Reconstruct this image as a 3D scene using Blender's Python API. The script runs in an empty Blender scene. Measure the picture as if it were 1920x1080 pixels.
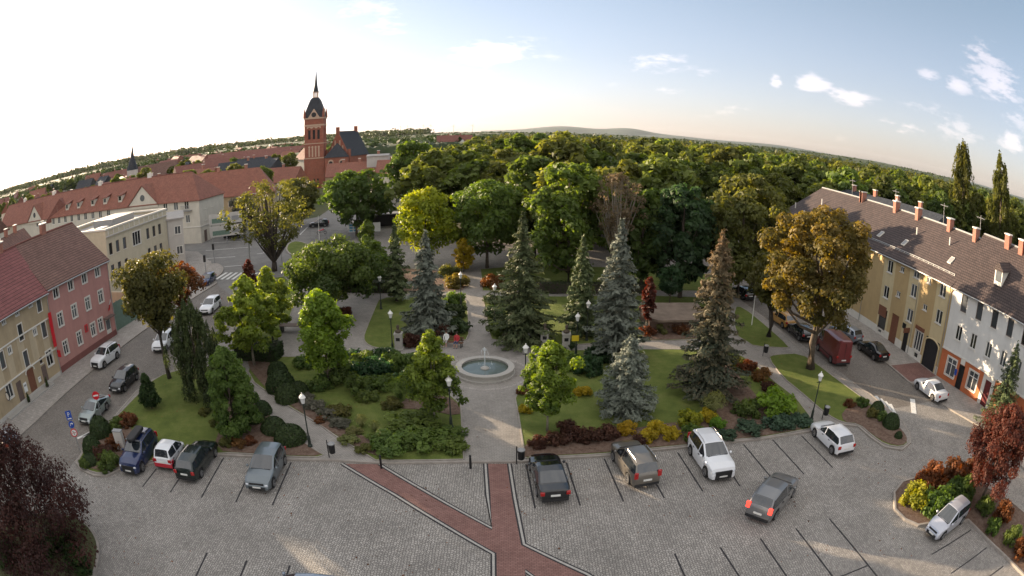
import bpy, bmesh, math, random
import numpy as np
from mathutils import Vector, Matrix
R_ = math.radians
scene = bpy.context.scene
COL = scene.collection

# ---------------------------------------------------------------- camera
CAM_H = 19.0
K1, K3 = 1136.3646, -153.3474            # lens: image radius (px of a 1920 px wide frame) = K1*t + K3*t^3
PITCH, ROLL = 0.26249854, 0.00518399
cam_d = bpy.data.cameras.new('camera')
cam = bpy.data.objects.new('camera', cam_d); COL.objects.link(cam)
cam_d.type = 'PANO'
cam_d.sensor_width = 36.0
cam_d.sensor_fit = 'HORIZONTAL'
cam_d.clip_start = 0.1; cam_d.clip_end = 30000
cam_d.panorama_type = 'FISHEYE_LENS_POLYNOMIAL'
cam_d.fisheye_fov = R_(200)
_t = np.linspace(0.02, 1.22, 160); _r = (K1*_t + K3*_t**3) * 36.0/1920.0
_c = np.linalg.lstsq(np.stack([_r, _r**2, _r**3, _r**4], 1), _t, rcond=None)[0]
cam_d.fisheye_polynomial_k0 = 0.0
cam_d.fisheye_polynomial_k1 = -_c[0]; cam_d.fisheye_polynomial_k2 = -_c[1]
cam_d.fisheye_polynomial_k3 = -_c[2]; cam_d.fisheye_polynomial_k4 = -_c[3]
cam.location = (0, 0, CAM_H)
cam.rotation_euler = (Matrix.Rotation(math.pi/2 - PITCH, 3, 'X') @ Matrix.Rotation(ROLL, 3, 'Z')).to_euler()
scene.camera = cam

# ---------------------------------------------------------------- sun, sky, exposure
SUN_AZ, SUN_EL = R_(-49.0), R_(8.6)
HAZE = 1.4e-5      # azimuth from +Y, clockwise
scene.view_settings.view_transform = 'Standard'; scene.view_settings.look = 'None'
scene.view_settings.gamma = 1.0; scene.view_settings.exposure = 1.74
sd = bpy.data.lights.new('sun', 'SUN'); sd.energy = 5.0; sd.angle = R_(0.5); sd.color = (1.0, 0.78, 0.54)
sun = bpy.data.objects.new('sun', sd); COL.objects.link(sun)
_dir = Vector((math.sin(SUN_AZ)*math.cos(SUN_EL), math.cos(SUN_AZ)*math.cos(SUN_EL), math.sin(SUN_EL)))
sun.rotation_euler = _dir.to_track_quat('Z', 'Y').to_euler()
sun.location = (-60, 60, 60)

def survey(px, py, z=0.0):
    """ground position (metres) of a surveyed point of the reference picture, at height z"""
    x, y = px-960.0, 540.0-py
    r = math.hypot(x, y) or 1e-6; t = r/K1
    for _ in range(20): t -= (K1*t + K3*t**3 - r)/(K1 + 3*K3*t*t)
    X, Y, Z = math.sin(t)*x/r, math.sin(t)*y/r, math.cos(t)
    c, s = math.cos(ROLL), math.sin(ROLL); X, Y = X*c - Y*s, X*s + Y*c
    f, u = Z*math.cos(PITCH) + Y*math.sin(PITCH), Y*math.cos(PITCH) - Z*math.sin(PITCH)
    if z is None: return X, f, u
    k = (CAM_H - z)/-u
    return X*k, f*k
g = survey
def height_at(xy, px, py):
    X, f, u = survey(px, py, None)
    return CAM_H + math.hypot(*xy)*u/math.hypot(X, f)

# ---------------------------------------------------------------- sky
world = bpy.data.worlds.new('World'); scene.world = world; world.use_nodes = True
nt = world.node_tree; nt.nodes.clear()
def N(t, typ, **kw):
    n = t.nodes.new(typ)
    for k, v in kw.items():
        if k.startswith('i_'):
            key = k[2:]; key = int(key) if key.isdigit() else key.replace('_', ' ')
            n.inputs[key].default_value = v
        else: setattr(n, k, v)
    return n
def L(t, a, b): t.links.new(a, b)
sky = N(nt, 'ShaderNodeTexSky'); sky.sky_type = 'NISHITA'; sky.sun_disc = False
sky.sun_elevation = SUN_EL; sky.sun_rotation = SUN_AZ
sky.air_density = 1.0; sky.dust_density = .8; sky.ozone_density = 1.4; sky.altitude = 150
tc = N(nt, 'ShaderNodeTexCoord')
nz = N(nt, 'ShaderNodeTexNoise', i_Scale=13.0, i_Detail=8.0, i_Roughness=0.62)
mp = N(nt, 'ShaderNodeMapping'); mp.inputs['Scale'].default_value = (1, 1, 3.2)
L(nt, tc.outputs['Generated'], mp.inputs[0]); L(nt, mp.outputs[0], nz.inputs['Vector'])
nz2 = N(nt, 'ShaderNodeTexNoise', i_Scale=34.0, i_Detail=5.0, i_Roughness=0.6); L(nt, mp.outputs[0], nz2.inputs['Vector'])
# cumulus heaps: (px, py, half width deg, half height deg, opacity)
CLOUDS = [(930,95,6.8,1.7,.75),(880,132,5.0,.9,.5),(1235,115,4.4,1.3,.7),(700,20,5,1.5,.5),(720,50,4,1.2,.5),
          (1455,153,.8,.8,.9),(1525,160,2.2,1.2,1.0),(1590,182,3.4,1.1,.85),(1255,167,2.4,.6,.5),(1330,138,2.2,.7,.5),
          (1850,115,3.6,2.6,.8),(1870,150,4.5,2.6,.85),(1740,140,1.7,.9,.7),(1797,160,1.9,.9,.85),(1910,215,3.2,2.0,.5),
          (1690,235,3.6,1.4,.6),(1800,245,4.5,1.5,.5),(1900,265,2.4,1.3,.8),(1570,255,2.2,.8,.45),(1370,205,2.2,.7,.45),(1290,215,2.6,.6,.35),
          (1140,158,2.2,.6,.4),(1750,215,5,1.2,.45),(1080,150,5,.6,.3)]
acc = None
for (px, py, sa, sb, op) in CLOUDS:
    X, f, u = survey(px, py, None); c = Vector((X, f, u)).normalized()
    r = c.cross(Vector((0, 0, 1))).normalized(); up = r.cross(c)
    da = N(nt, 'ShaderNodeVectorMath', operation='DOT_PRODUCT'); da.inputs[1].default_value = r/math.sin(R_(sa))
    db = N(nt, 'ShaderNodeVectorMath', operation='DOT_PRODUCT'); db.inputs[1].default_value = up/math.sin(R_(sb))
    L(nt, tc.outputs['Generated'], da.inputs[0]); L(nt, tc.outputs['Generated'], db.inputs[0])
    a2 = N(nt, 'ShaderNodeMath', operation='POWER'); a2.inputs[1].default_value = 2; L(nt, da.outputs['Value'], a2.inputs[0])
    b2 = N(nt, 'ShaderNodeMath', operation='MULTIPLY'); L(nt, db.outputs['Value'], b2.inputs[0]); L(nt, db.outputs['Value'], b2.inputs[1])
    s = N(nt, 'ShaderNodeMath', operation='ADD'); L(nt, a2.outputs[0], s.inputs[0]); L(nt, b2.outputs[0], s.inputs[1])
    m = N(nt, 'ShaderNodeMapRange', interpolation_type='LINEAR'); m.inputs['From Min'].default_value = 1.7; m.inputs['From Max'].default_value = 0.0
    m.inputs['To Max'].default_value = op; L(nt, s.outputs[0], m.inputs['Value'])
    if acc is None: acc = m.outputs[0]
    else:
        q = N(nt, 'ShaderNodeMath', operation='MAXIMUM'); L(nt, acc, q.inputs[0]); L(nt, m.outputs[0], q.inputs[1]); acc = q.outputs[0]
mix = N(nt, 'ShaderNodeMath', operation='MULTIPLY_ADD'); L(nt, nz2.outputs['Fac'], mix.inputs[0]); mix.inputs[1].default_value = .55; L(nt, nz.outputs['Fac'], mix.inputs[2])
thr = N(nt, 'ShaderNodeMath', operation='MULTIPLY_ADD'); thr.inputs[1].default_value = 3.2; thr.inputs[2].default_value = -2.48 - .72   # 2*noise - c
L(nt, mix.outputs[0], thr.inputs[0])
sm = N(nt, 'ShaderNodeMath', operation='MULTIPLY_ADD'); sm.inputs[1].default_value = 1.6; L(nt, acc, sm.inputs[0]); L(nt, thr.outputs[0], sm.inputs[2])
mk = N(nt, 'ShaderNodeMapRange', interpolation_type='SMOOTHSTEP'); mk.inputs['From Min'].default_value = -.1; mk.inputs['From Max'].default_value = .6
L(nt, sm.outputs[0], mk.inputs['Value'])
pr = N(nt, 'ShaderNodeMath', operation='MULTIPLY'); L(nt, mk.outputs[0], pr.inputs[0]); L(nt, acc, pr.inputs[1])
ccol = N(nt, 'ShaderNodeMix', data_type='RGBA', blend_type='MULTIPLY'); ccol.inputs['Factor'].default_value = 0
# cloud light = a bit of the sky behind plus warm sunlit white
csum = N(nt, 'ShaderNodeMix', data_type='RGBA', blend_type='ADD'); csum.inputs[0].default_value = 1
csum.inputs[7].default_value = (1.6, 1.15, .95, 1)
hsv = N(nt, 'ShaderNodeHueSaturation'); hsv.inputs['Saturation'].default_value = .68; hsv.inputs['Value'].default_value = 1.0; gmm = N(nt, 'ShaderNodeGamma'); gmm.inputs['Gamma'].default_value = .74; L(nt, sky.outputs[0], gmm.inputs[0]); L(nt, gmm.outputs[0], hsv.inputs['Color'])
cool = N(nt, 'ShaderNodeMix', data_type='RGBA', blend_type='MULTIPLY'); cool.inputs[0].default_value = 1; cool.inputs[7].default_value = (1.0, .985, 1.2, 1); L(nt, hsv.outputs[0], cool.inputs[6])
sz = N(nt, 'ShaderNodeSeparateXYZ'); L(nt, tc.outputs['Generated'], sz.inputs[0])
hm_ = N(nt, 'ShaderNodeMapRange', interpolation_type='SMOOTHSTEP'); hm_.inputs['From Min'].default_value = .42; hm_.inputs['From Max'].default_value = 0.0; hm_.inputs['To Min'].default_value = .2; L(nt, sz.outputs[2], hm_.inputs['Value'])
air = N(nt, 'ShaderNodeMix', data_type='RGBA', blend_type='MIX'); L(nt, hm_.outputs[0], air.inputs[0]); L(nt, gmm.outputs[0], air.inputs[6]); L(nt, cool.outputs[2], air.inputs[7])
fin = N(nt, 'ShaderNodeMix', data_type='RGBA', blend_type='MIX')
L(nt, air.outputs[2], csum.inputs[6]); L(nt, pr.outputs[0], fin.inputs[0]); L(nt, air.outputs[2], fin.inputs[6]); L(nt, csum.outputs[2], fin.inputs[7])
# unseen bright deck added overhead and behind the camera to lift the shade
dz_ = N(nt, 'ShaderNodeMapRange', interpolation_type='SMOOTHSTEP'); dz_.inputs['From Min'].default_value = .5; dz_.inputs['From Max'].default_value = .8; L(nt, sz.outputs[2], dz_.inputs['Value'])
dy_ = N(nt, 'ShaderNodeMapRange', interpolation_type='SMOOTHSTEP'); dy_.inputs['From Min'].default_value = .05; dy_.inputs['From Max'].default_value = -.5; L(nt, sz.outputs[1], dy_.inputs['Value'])
dm_ = N(nt, 'ShaderNodeMath', operation='MAXIMUM'); L(nt, dz_.outputs[0], dm_.inputs[0]); L(nt, dy_.outputs[0], dm_.inputs[1])
dn_ = N(nt, 'ShaderNodeMapRange'); dn_.inputs['From Min'].default_value = .3; dn_.inputs['From Max'].default_value = .55; dn_.inputs['To Min'].default_value = .55; L(nt, nz.outputs['Fac'], dn_.inputs['Value'])
df_ = N(nt, 'ShaderNodeMath', operation='MULTIPLY'); L(nt, dm_.outputs[0], df_.inputs[0]); L(nt, dn_.outputs[0], df_.inputs[1])
dk = N(nt, 'ShaderNodeMix', data_type='RGBA', blend_type='MIX'); L(nt, df_.outputs[0], dk.inputs[0]); L(nt, fin.outputs[2], dk.inputs[6]); dk.inputs[7].default_value = (3.9, 3.8, 3.75, 1)
bg = N(nt, 'ShaderNodeBackground', i_Strength=0.095); L(nt, dk.outputs[2], bg.inputs['Color'])
wo = N(nt, 'ShaderNodeOutputWorld'); L(nt, bg.outputs[0], wo.inputs['Surface'])
nt.nodes.remove(ccol)

# ---------------------------------------------------------------- materials
def mat(name, col, rough=0.8, var=0.12, scale=3.0, bump=0.0, bscale=20.0, metal=0.0, coat=0.0, objvar=0.0, spec=0.4, stain=0.0):
    m = bpy.data.materials.new(name); m.use_nodes = True; t = m.node_tree; b = t.nodes['Principled BSDF']
    b.inputs['Roughness'].default_value = rough; b.inputs['Metallic'].default_value = metal
    b.inputs['Coat Weight'].default_value = coat; b.inputs['Specular IOR Level'].default_value = spec
    co = N(t, 'ShaderNodeTexCoord')
    n = N(t, 'ShaderNodeTexNoise', i_Scale=scale, i_Detail=5.0, i_Roughness=0.6); L(t, co.outputs['Object'], n.inputs['Vector'])
    mr = N(t, 'ShaderNodeMapRange'); mr.inputs['From Min'].default_value = .25; mr.inputs['From Max'].default_value = .75
    mr.inputs['To Min'].default_value = 1-var; mr.inputs['To Max'].default_value = 1+var; L(t, n.outputs['Fac'], mr.inputs['Value'])
    mx = N(t, 'ShaderNodeMix', data_type='RGBA', blend_type='MULTIPLY'); mx.inputs[0].default_value = 1
    mx.inputs[6].default_value = (*col, 1); L(t, mr.outputs[0], mx.inputs[7]); out = mx.outputs[2]
    if stain:
        n3 = N(t, 'ShaderNodeTexNoise', i_Scale=.55, i_Detail=6.0, i_Roughness=.7); mp3 = N(t, 'ShaderNodeMapping'); mp3.inputs['Scale'].default_value = (1.6, 1.6, .5)
        L(t, co.outputs['Object'], mp3.inputs[0]); L(t, mp3.outputs[0], n3.inputs['Vector'])
        r3 = N(t, 'ShaderNodeMapRange'); r3.inputs['From Min'].default_value = .35; r3.inputs['From Max'].default_value = .7; r3.inputs['To Min'].default_value = 1.0; r3.inputs['To Max'].default_value = 1-stain
        L(t, n3.outputs['Fac'], r3.inputs['Value'])
        m3 = N(t, 'ShaderNodeMix', data_type='RGBA', blend_type='MULTIPLY'); m3.inputs[0].default_value = 1; L(t, out, m3.inputs[6]); L(t, r3.outputs[0], m3.inputs[7]); out = m3.outputs[2]
    if objvar:
        oi = N(t, 'ShaderNodeObjectInfo'); hs = N(t, 'ShaderNodeHueSaturation')
        r = N(t, 'ShaderNodeMapRange'); r.inputs['To Min'].default_value = 1-objvar; r.inputs['To Max'].default_value = 1+objvar; L(t, oi.outputs['Random'], r.inputs['Value'])
        L(t, r.outputs[0], hs.inputs['Value']); L(t, out, hs.inputs['Color']); out = hs.outputs['Color']
    L(t, out, b.inputs['Base Color'])
    if bump:
        n2 = N(t, 'ShaderNodeTexNoise', i_Scale=bscale, i_Detail=4.0); L(t, co.outputs['Object'], n2.inputs['Vector'])
        bp = N(t, 'ShaderNodeBump', i_Strength=bump, i_Distance=.03); L(t, n2.outputs['Fac'], bp.inputs['Height']); L(t, bp.outputs[0], b.inputs['Normal'])
    m['out'] = 1
    return m

def leafmat(name, c1, c2, trans=0.45, objvar=0.12, rough=.6, hot=None, hueobj=0.015):
    """foliage: colour runs from c1 to c2 with the per-leaf 'tint' attribute"""
    m = bpy.data.materials.new(name); m.use_nodes = True; t = m.node_tree; t.nodes.clear()
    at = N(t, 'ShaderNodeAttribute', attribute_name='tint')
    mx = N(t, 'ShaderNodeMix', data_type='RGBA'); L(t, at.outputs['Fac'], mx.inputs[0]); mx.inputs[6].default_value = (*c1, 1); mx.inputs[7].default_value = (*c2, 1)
    oi = N(t, 'ShaderNodeObjectInfo'); hs = N(t, 'ShaderNodeHueSaturation')
    r = N(t, 'ShaderNodeMapRange'); r.inputs['To Min'].default_value = 1-objvar; r.inputs['To Max'].default_value = 1+objvar; L(t, oi.outputs['Random'], r.inputs['Value']); L(t, r.outputs[0], hs.inputs['Value'])
    r2 = N(t, 'ShaderNodeMapRange'); r2.inputs['To Min'].default_value = .5-hueobj; r2.inputs['To Max'].default_value = .5+hueobj; wn = N(t, 'ShaderNodeTexWhiteNoise', noise_dimensions='1D'); L(t, oi.outputs['Random'], wn.inputs['W']); L(t, wn.outputs[0], r2.inputs['Value']); L(t, r2.outputs[0], hs.inputs['Hue'])
    L(t, mx.outputs[2], hs.inputs['Color'])
    d = N(t, 'ShaderNodeBsdfPrincipled', i_Roughness=rough); d.inputs['Specular IOR Level'].default_value = .25; L(t, hs.outputs[0], d.inputs['Base Color'])
    tr = N(t, 'ShaderNodeBsdfTranslucent'); hs2 = N(t, 'ShaderNodeHueSaturation'); hs2.inputs['Saturation'].default_value = 1.25; hs2.inputs['Value'].default_value = 1.5; hs2.inputs['Hue'].default_value = .49
    L(t, hs.outputs[0], hs2.inputs['Color']); L(t, hs2.outputs[0], tr.inputs['Color'])
    ms = N(t, 'ShaderNodeMixShader'); ms.inputs[0].default_value = trans; L(t, d.outputs[0], ms.inputs[1]); L(t, tr.outputs[0], ms.inputs[2])
    o = N(t, 'ShaderNodeOutputMaterial'); L(t, ms.outputs[0], o.inputs[0])
    return m

def cobblemat(name, c_a, c_b, joint, sx=7.5, fan=True):
    m = bpy.data.materials.new(name); m.use_nodes = True; t = m.node_tree; b = t.nodes['Principled BSDF']; b.inputs['Roughness'].default_value = .75
    b.inputs['Specular IOR Level'].default_value = .3
    co = N(t, 'ShaderNodeNewGeometry')
    vec = co.outputs['Position']
    if fan:      # segmental arcs: rows bend in scallops about 1.5 m wide
        sp = N(t, 'ShaderNodeSeparateXYZ'); L(t, vec, sp.inputs[0])
        w = N(t, 'ShaderNodeMath', operation='PINGPONG'); w.inputs[1].default_value = .75; L(t, sp.outputs[0], w.inputs[0])
        w2 = N(t, 'ShaderNodeMath', operation='POWER'); w2.inputs[1].default_value = 2; L(t, w.outputs[0], w2.inputs[0])
        y2 = N(t, 'ShaderNodeMath', operation='MULTIPLY_ADD'); y2.inputs[1].default_value = .8; L(t, w2.outputs[0], y2.inputs[0]); L(t, sp.outputs[1], y2.inputs[2])
        cb = N(t, 'ShaderNodeCombineXYZ'); L(t, sp.outputs[0], cb.inputs[0]); L(t, y2.outputs[0], cb.inputs[1]); vec = cb.outputs[0]
    v = N(t, 'ShaderNodeTexVoronoi', i_Scale=sx, voronoi_dimensions='2D', i_Randomness=.55); L(t, vec, v.inputs['Vector'])
    ve = N(t, 'ShaderNodeTexVoronoi', i_Scale=sx, voronoi_dimensions='2D', feature='DISTANCE_TO_EDGE', i_Randomness=.55); L(t, vec, ve.inputs['Vector'])
    bw = N(t, 'ShaderNodeSeparateColor'); L(t, v.outputs['Color'], bw.inputs[0])
    mx = N(t, 'ShaderNodeMix', data_type='RGBA'); mx.inputs[6].default_value = (*c_a, 1); mx.inputs[7].default_value = (*c_b, 1); L(t, bw.outputs[0], mx.inputs[0])
    big = N(t, 'ShaderNodeTexNoise', i_Scale=.35, i_Detail=7.0, i_Roughness=.65); L(t, co.outputs['Position'], big.inputs['Vector'])
    mr = N(t, 'ShaderNodeMapRange'); mr.inputs['From Min'].default_value = .3; mr.inputs['From Max'].default_value = .7; mr.inputs['To Min'].default_value = .78; mr.inputs['To Max'].default_value = 1.18; L(t, big.outputs['Fac'], mr.inputs['Value'])
    m2 = N(t, 'ShaderNodeMix', data_type='RGBA', blend_type='MULTIPLY'); m2.inputs[0].default_value = 1; L(t, mx.outputs[2], m2.inputs[6]); L(t, mr.outputs[0], m2.inputs[7])
    pv = N(t, 'ShaderNodeTexVoronoi', i_Scale=.11, voronoi_dimensions='2D'); wv = N(t, 'ShaderNodeTexNoise', i_Scale=.5, i_Detail=3.0); L(t, co.outputs['Position'], wv.inputs['Vector'])     # relaid patches
    wa = N(t, 'ShaderNodeVectorMath', operation='MULTIPLY_ADD'); L(t, wv.outputs['Color'], wa.inputs[0]); wa.inputs[1].default_value = (2.5, 2.5, 0); L(t, co.outputs['Position'], wa.inputs[2]); L(t, wa.outputs[0], pv.inputs['Vector'])
    ps_ = N(t, 'ShaderNodeSeparateColor'); L(t, pv.outputs['Color'], ps_.inputs[0]); pr_ = N(t, 'ShaderNodeMapRange'); pr_.inputs['To Min'].default_value = .93; pr_.inputs['To Max'].default_value = 1.06; L(t, ps_.outputs[1], pr_.inputs['Value'])
    m8 = N(t, 'ShaderNodeMix', data_type='RGBA', blend_type='MULTIPLY'); m8.inputs[0].default_value = 1; L(t, m2.outputs[2], m8.inputs[6]); L(t, pr_.outputs[0], m8.inputs[7]); m2 = m8
    st = N(t, 'ShaderNodeTexNoise', i_Scale=1.15, i_Detail=9.0, i_Roughness=.72); L(t, co.outputs['Position'], st.inputs['Vector'])     # oil and moss stains
    sr = N(t, 'ShaderNodeMapRange', interpolation_type='SMOOTHSTEP'); sr.inputs['From Min'].default_value = .60; sr.inputs['From Max'].default_value = .74; sr.inputs['To Min'].default_value = 1; sr.inputs['To Max'].default_value = .74; L(t, st.outputs['Fac'], sr.inputs['Value'])
    m9 = N(t, 'ShaderNodeMix', data_type='RGBA', blend_type='MULTIPLY'); m9.inputs[0].default_value = 1; L(t, m2.outputs[2], m9.inputs[6]); L(t, sr.outputs[0], m9.inputs[7]); m2 = m9
    er = N(t, 'ShaderNodeMapRange', interpolation_type='SMOOTHSTEP'); er.inputs['From Min'].default_value = .03; er.inputs['From Max'].default_value = .17; L(t, ve.outputs['Distance'], er.inputs['Value'])
    m3 = N(t, 'ShaderNodeMix', data_type='RGBA'); m3.inputs[6].default_value = (*joint, 1); L(t, er.outputs[0], m3.inputs[0]); L(t, m2.outputs[2], m3.inputs[7])
    L(t, m3.outputs[2], b.inputs['Base Color'])
    bp = N(t, 'ShaderNodeBump', i_Strength=.6, i_Distance=.02); L(t, er.outputs[0], bp.inputs['Height']); L(t, bp.outputs[0], b.inputs['Normal'])
    return m

def brickmat(name, c1, c2, mortar, bw=.24, bh=.08, ms=.012, objspace=True, axes='XZ', rough=.85, bump=.3, var=.15):
    m = bpy.data.materials.new(name); m.use_nodes = True; t = m.node_tree; b = t.nodes['Principled BSDF']; b.inputs['Roughness'].default_value = rough
    b.inputs['Specular IOR Level'].default_value = .25
    co = N(t, 'ShaderNodeTexCoord'); sp = N(t, 'ShaderNodeSeparateXYZ'); L(t, co.outputs['Object'], sp.inputs[0]); cb = N(t, 'ShaderNodeCombineXYZ')
    if axes == 'XZ':
        ad = N(t, 'ShaderNodeMath', operation='ADD'); L(t, sp.outputs[0], ad.inputs[0]); L(t, sp.outputs[1], ad.inputs[1]); L(t, ad.outputs[0], cb.inputs[0]); L(t, sp.outputs[2], cb.inputs[1])
    else:
        L(t, sp.outputs[0], cb.inputs[0]); L(t, sp.outputs[1], cb.inputs[1])
    br = N(t, 'ShaderNodeTexBrick', i_Scale=1.0); br.inputs['Brick Width'].default_value = bw; br.inputs['Row Height'].default_value = bh; br.inputs['Mortar Size'].default_value = ms; br.inputs['Mortar Smooth'].default_value = .3
    br.inputs['Color1'].default_value = (*c1, 1); br.inputs['Color2'].default_value = (*c2, 1); br.inputs['Mortar'].default_value = (*mortar, 1); L(t, cb.outputs[0], br.inputs['Vector'])
    n = N(t, 'ShaderNodeTexNoise', i_Scale=.9, i_Detail=6.0, i_Roughness=.65); L(t, co.outputs['Object'], n.inputs['Vector'])
    mr = N(t, 'ShaderNodeMapRange'); mr.inputs['From Min'].default_value = .3; mr.inputs['From Max'].default_value = .7; mr.inputs['To Min'].default_value = 1-var; mr.inputs['To Max'].default_value = 1+var; L(t, n.outputs['Fac'], mr.inputs['Value'])
    m2 = N(t, 'ShaderNodeMix', data_type='RGBA', blend_type='MULTIPLY'); m2.inputs[0].default_value = 1; L(t, br.outputs['Color'], m2.inputs[6]); L(t, mr.outputs[0], m2.inputs[7]); L(t, m2.outputs[2], b.inputs['Base Color'])
    bp = N(t, 'ShaderNodeBump', i_Strength=bump, i_Distance=.02, invert=True); L(t, br.outputs['Fac'], bp.inputs['Height']); L(t, bp.outputs[0], b.inputs['Normal'])
    return m

def tilemat(name, c1, c2, row=.33, col=.3, rough=.7, var=.15):
    """roof tiles laid in courses (rows follow object z, columns object x and y)"""
    m = brickmat(name, c1, c2, tuple(v*.45 for v in c1), bw=col, bh=row*.62, ms=.03, bump=.7, rough=rough, var=var)
    return m

def groundmat(name, cols, scale=1.2, rough=.95, bump=.5, bscale=14):
    m = bpy.data.materials.new(name); m.use_nodes = True; t = m.node_tree; b = t.nodes['Principled BSDF']; b.inputs['Roughness'].default_value = rough; b.inputs['Specular IOR Level'].default_value = .15
    co = N(t, 'ShaderNodeNewGeometry'); n = N(t, 'ShaderNodeTexNoise', i_Scale=scale, i_Detail=8.0, i_Roughness=.7); L(t, co.outputs['Position'], n.inputs['Vector'])
    cr = N(t, 'ShaderNodeValToRGB'); L(t, n.outputs['Fac'], cr.inputs[0])
    e = cr.color_ramp.elements; e[0].position = .3; e[0].color = (*cols[0], 1); e[1].position = .7; e[1].color = (*cols[-1], 1)
    for i, c in enumerate(cols[1:-1]): x = e.new(.3 + .4*(i+1)/(len(cols)-1)); x.color = (*c, 1)
    n2 = N(t, 'ShaderNodeTexNoise', i_Scale=bscale, i_Detail=5.0, i_Roughness=.7); L(t, co.outputs['Position'], n2.inputs['Vector'])
    mr = N(t, 'ShaderNodeMapRange'); mr.inputs['From Min'].default_value = .3; mr.inputs['From Max'].default_value = .7; mr.inputs['To Min'].default_value = .65; mr.inputs['To Max'].default_value = 1.35; L(t, n2.outputs['Fac'], mr.inputs['Value'])
    m2 = N(t, 'ShaderNodeMix', data_type='RGBA', blend_type='MULTIPLY'); m2.inputs[0].default_value = 1; L(t, cr.outputs[0], m2.inputs[6]); L(t, mr.outputs[0], m2.inputs[7]); L(t, m2.outputs[2], b.inputs['Base Color'])
    bp = N(t, 'ShaderNodeBump', i_Strength=bump, i_Distance=.06); L(t, n2.outputs['Fac'], bp.inputs['Height']); L(t, bp.outputs[0], b.inputs['Normal'])
    return m

M = {}
M['cobble'] = cobblemat('cobble setts', (.26, .24, .218), (.40, .37, .335), (.10, .092, .083), 7.0)
M['cobble_road'] = cobblemat('road setts', (.18, .16, .14), (.28, .25, .22), (.07, .062, .055), 8.0)
M['redbrick_path'] = brickmat('red pavers', (.20, .105, .09), (.255, .14, .12), (.10, .06, .05), .22, .11, .012, axes='XY')
M['slab'] = brickmat('pavement slabs', (.29, .265, .24), (.35, .32, .29), (.15, .14, .13), .4, .4, .012, axes='XY', bump=.15, var=.12)
M['paver'] = brickmat('concrete pavers', (.28, .255, .23), (.34, .31, .28), (.12, .115, .105), .2, .1, .012, axes='XY', bump=.2, var=.15)
M['asphalt'] = groundmat('asphalt', [(.16, .152, .145), (.19, .182, .172), (.23, .22, .205)], .5, .85, .2, 40)
M['kerb'] = mat('kerb stone', (.28, .25, .22), .85, .2, 2.5, .2)
M['lawn'] = groundmat('lawn', [(.08, .11, .026), (.12, .15, .036), (.165, .18, .055)], .7, .95, .9, 26)
M['mulch'] = groundmat('bark mulch', [(.09, .055, .04), (.15, .10, .075), (.20, .15, .12)], 3.5, .95, .9, 18)
M['earth'] = groundmat('ground', [(.05, .065, .028), (.08, .085, .04), (.10, .09, .055)], .06, .95, .4, 5)
M['white_line'] = mat('road paint', (.62, .61, .58), .7, .25, 5)
M['dark_line'] = mat('dark setts', (.028, .026, .028), .8, .3, 20)
M['light_line'] = mat('light setts', (.36, .34, .31), .8, .3, 12)
M['glass'] = mat('window glass', (.06, .065, .07), .08, .3, .4, spec=.9, objvar=.9)
M['white'] = mat('white paint', (.72, .70, .66), .5, .06, 2)
M['black'] = mat('black metal', (.012, .012, .013), .45, .2, 5)
M['darkmetal'] = mat('dark green metal', (.02, .028, .022), .5, .2, 5)
M['grey'] = mat('grey metal', (.25, .25, .25), .5, .1, 4)
M['zinc'] = mat('zinc', (.38, .38, .37), .4, .1, 4, metal=.6)
M['bark'] = mat('bark', (.10, .078, .058), .95, .35, 6, .8, 25)
M['bark_dark'] = mat('dark bark', (.05, .04, .032), .95, .35, 6, .8, 25)
M['bark_pale'] = mat('pale bark', (.22, .19, .15), .95, .3, 6, .8, 25)
M['wood'] = mat('bench wood', (.14, .07, .04), .6, .25, 6)
M['stone'] = mat('granite', (.36, .34, .31), .7, .15, 9, .2)
M['brickwall'] = brickmat('red brick', (.26, .075, .045), (.33, .10, .06), (.22, .13, .10))
M['chimney'] = brickmat('chimney brick', (.30, .11, .075), (.37, .15, .10), (.26, .18, .15), bump=.4)

# ---------------------------------------------------------------- tagging and linking
def tag(o, label=None, cat=None, group=None, kind=None):
    if label: o['label'] = label
    if cat: o['category'] = cat
    if group: o['group'] = group
    if kind: o['kind'] = kind
    return o
def link(name, me, parent=None, loc=None, rot=None):
    o = bpy.data.objects.new(name, me); COL.objects.link(o)
    if parent is not None: o.parent = parent
    if loc is not None: o.location = loc
    if rot is not None: o.rotation_euler = rot
    return o
def empty(name, loc=(0, 0, 0), rz=0.0, **kw):
    o = bpy.data.objects.new(name, None); o.empty_display_size = .5; COL.objects.link(o)
    o.location = loc; o.rotation_euler = (0, 0, rz); tag(o, **kw); return o
def copy_tree(o, parent=None):
    c = o.copy(); COL.objects.link(c); c.parent = parent
    for ch in list(o.children): copy_tree(ch, c)
    return c

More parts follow.
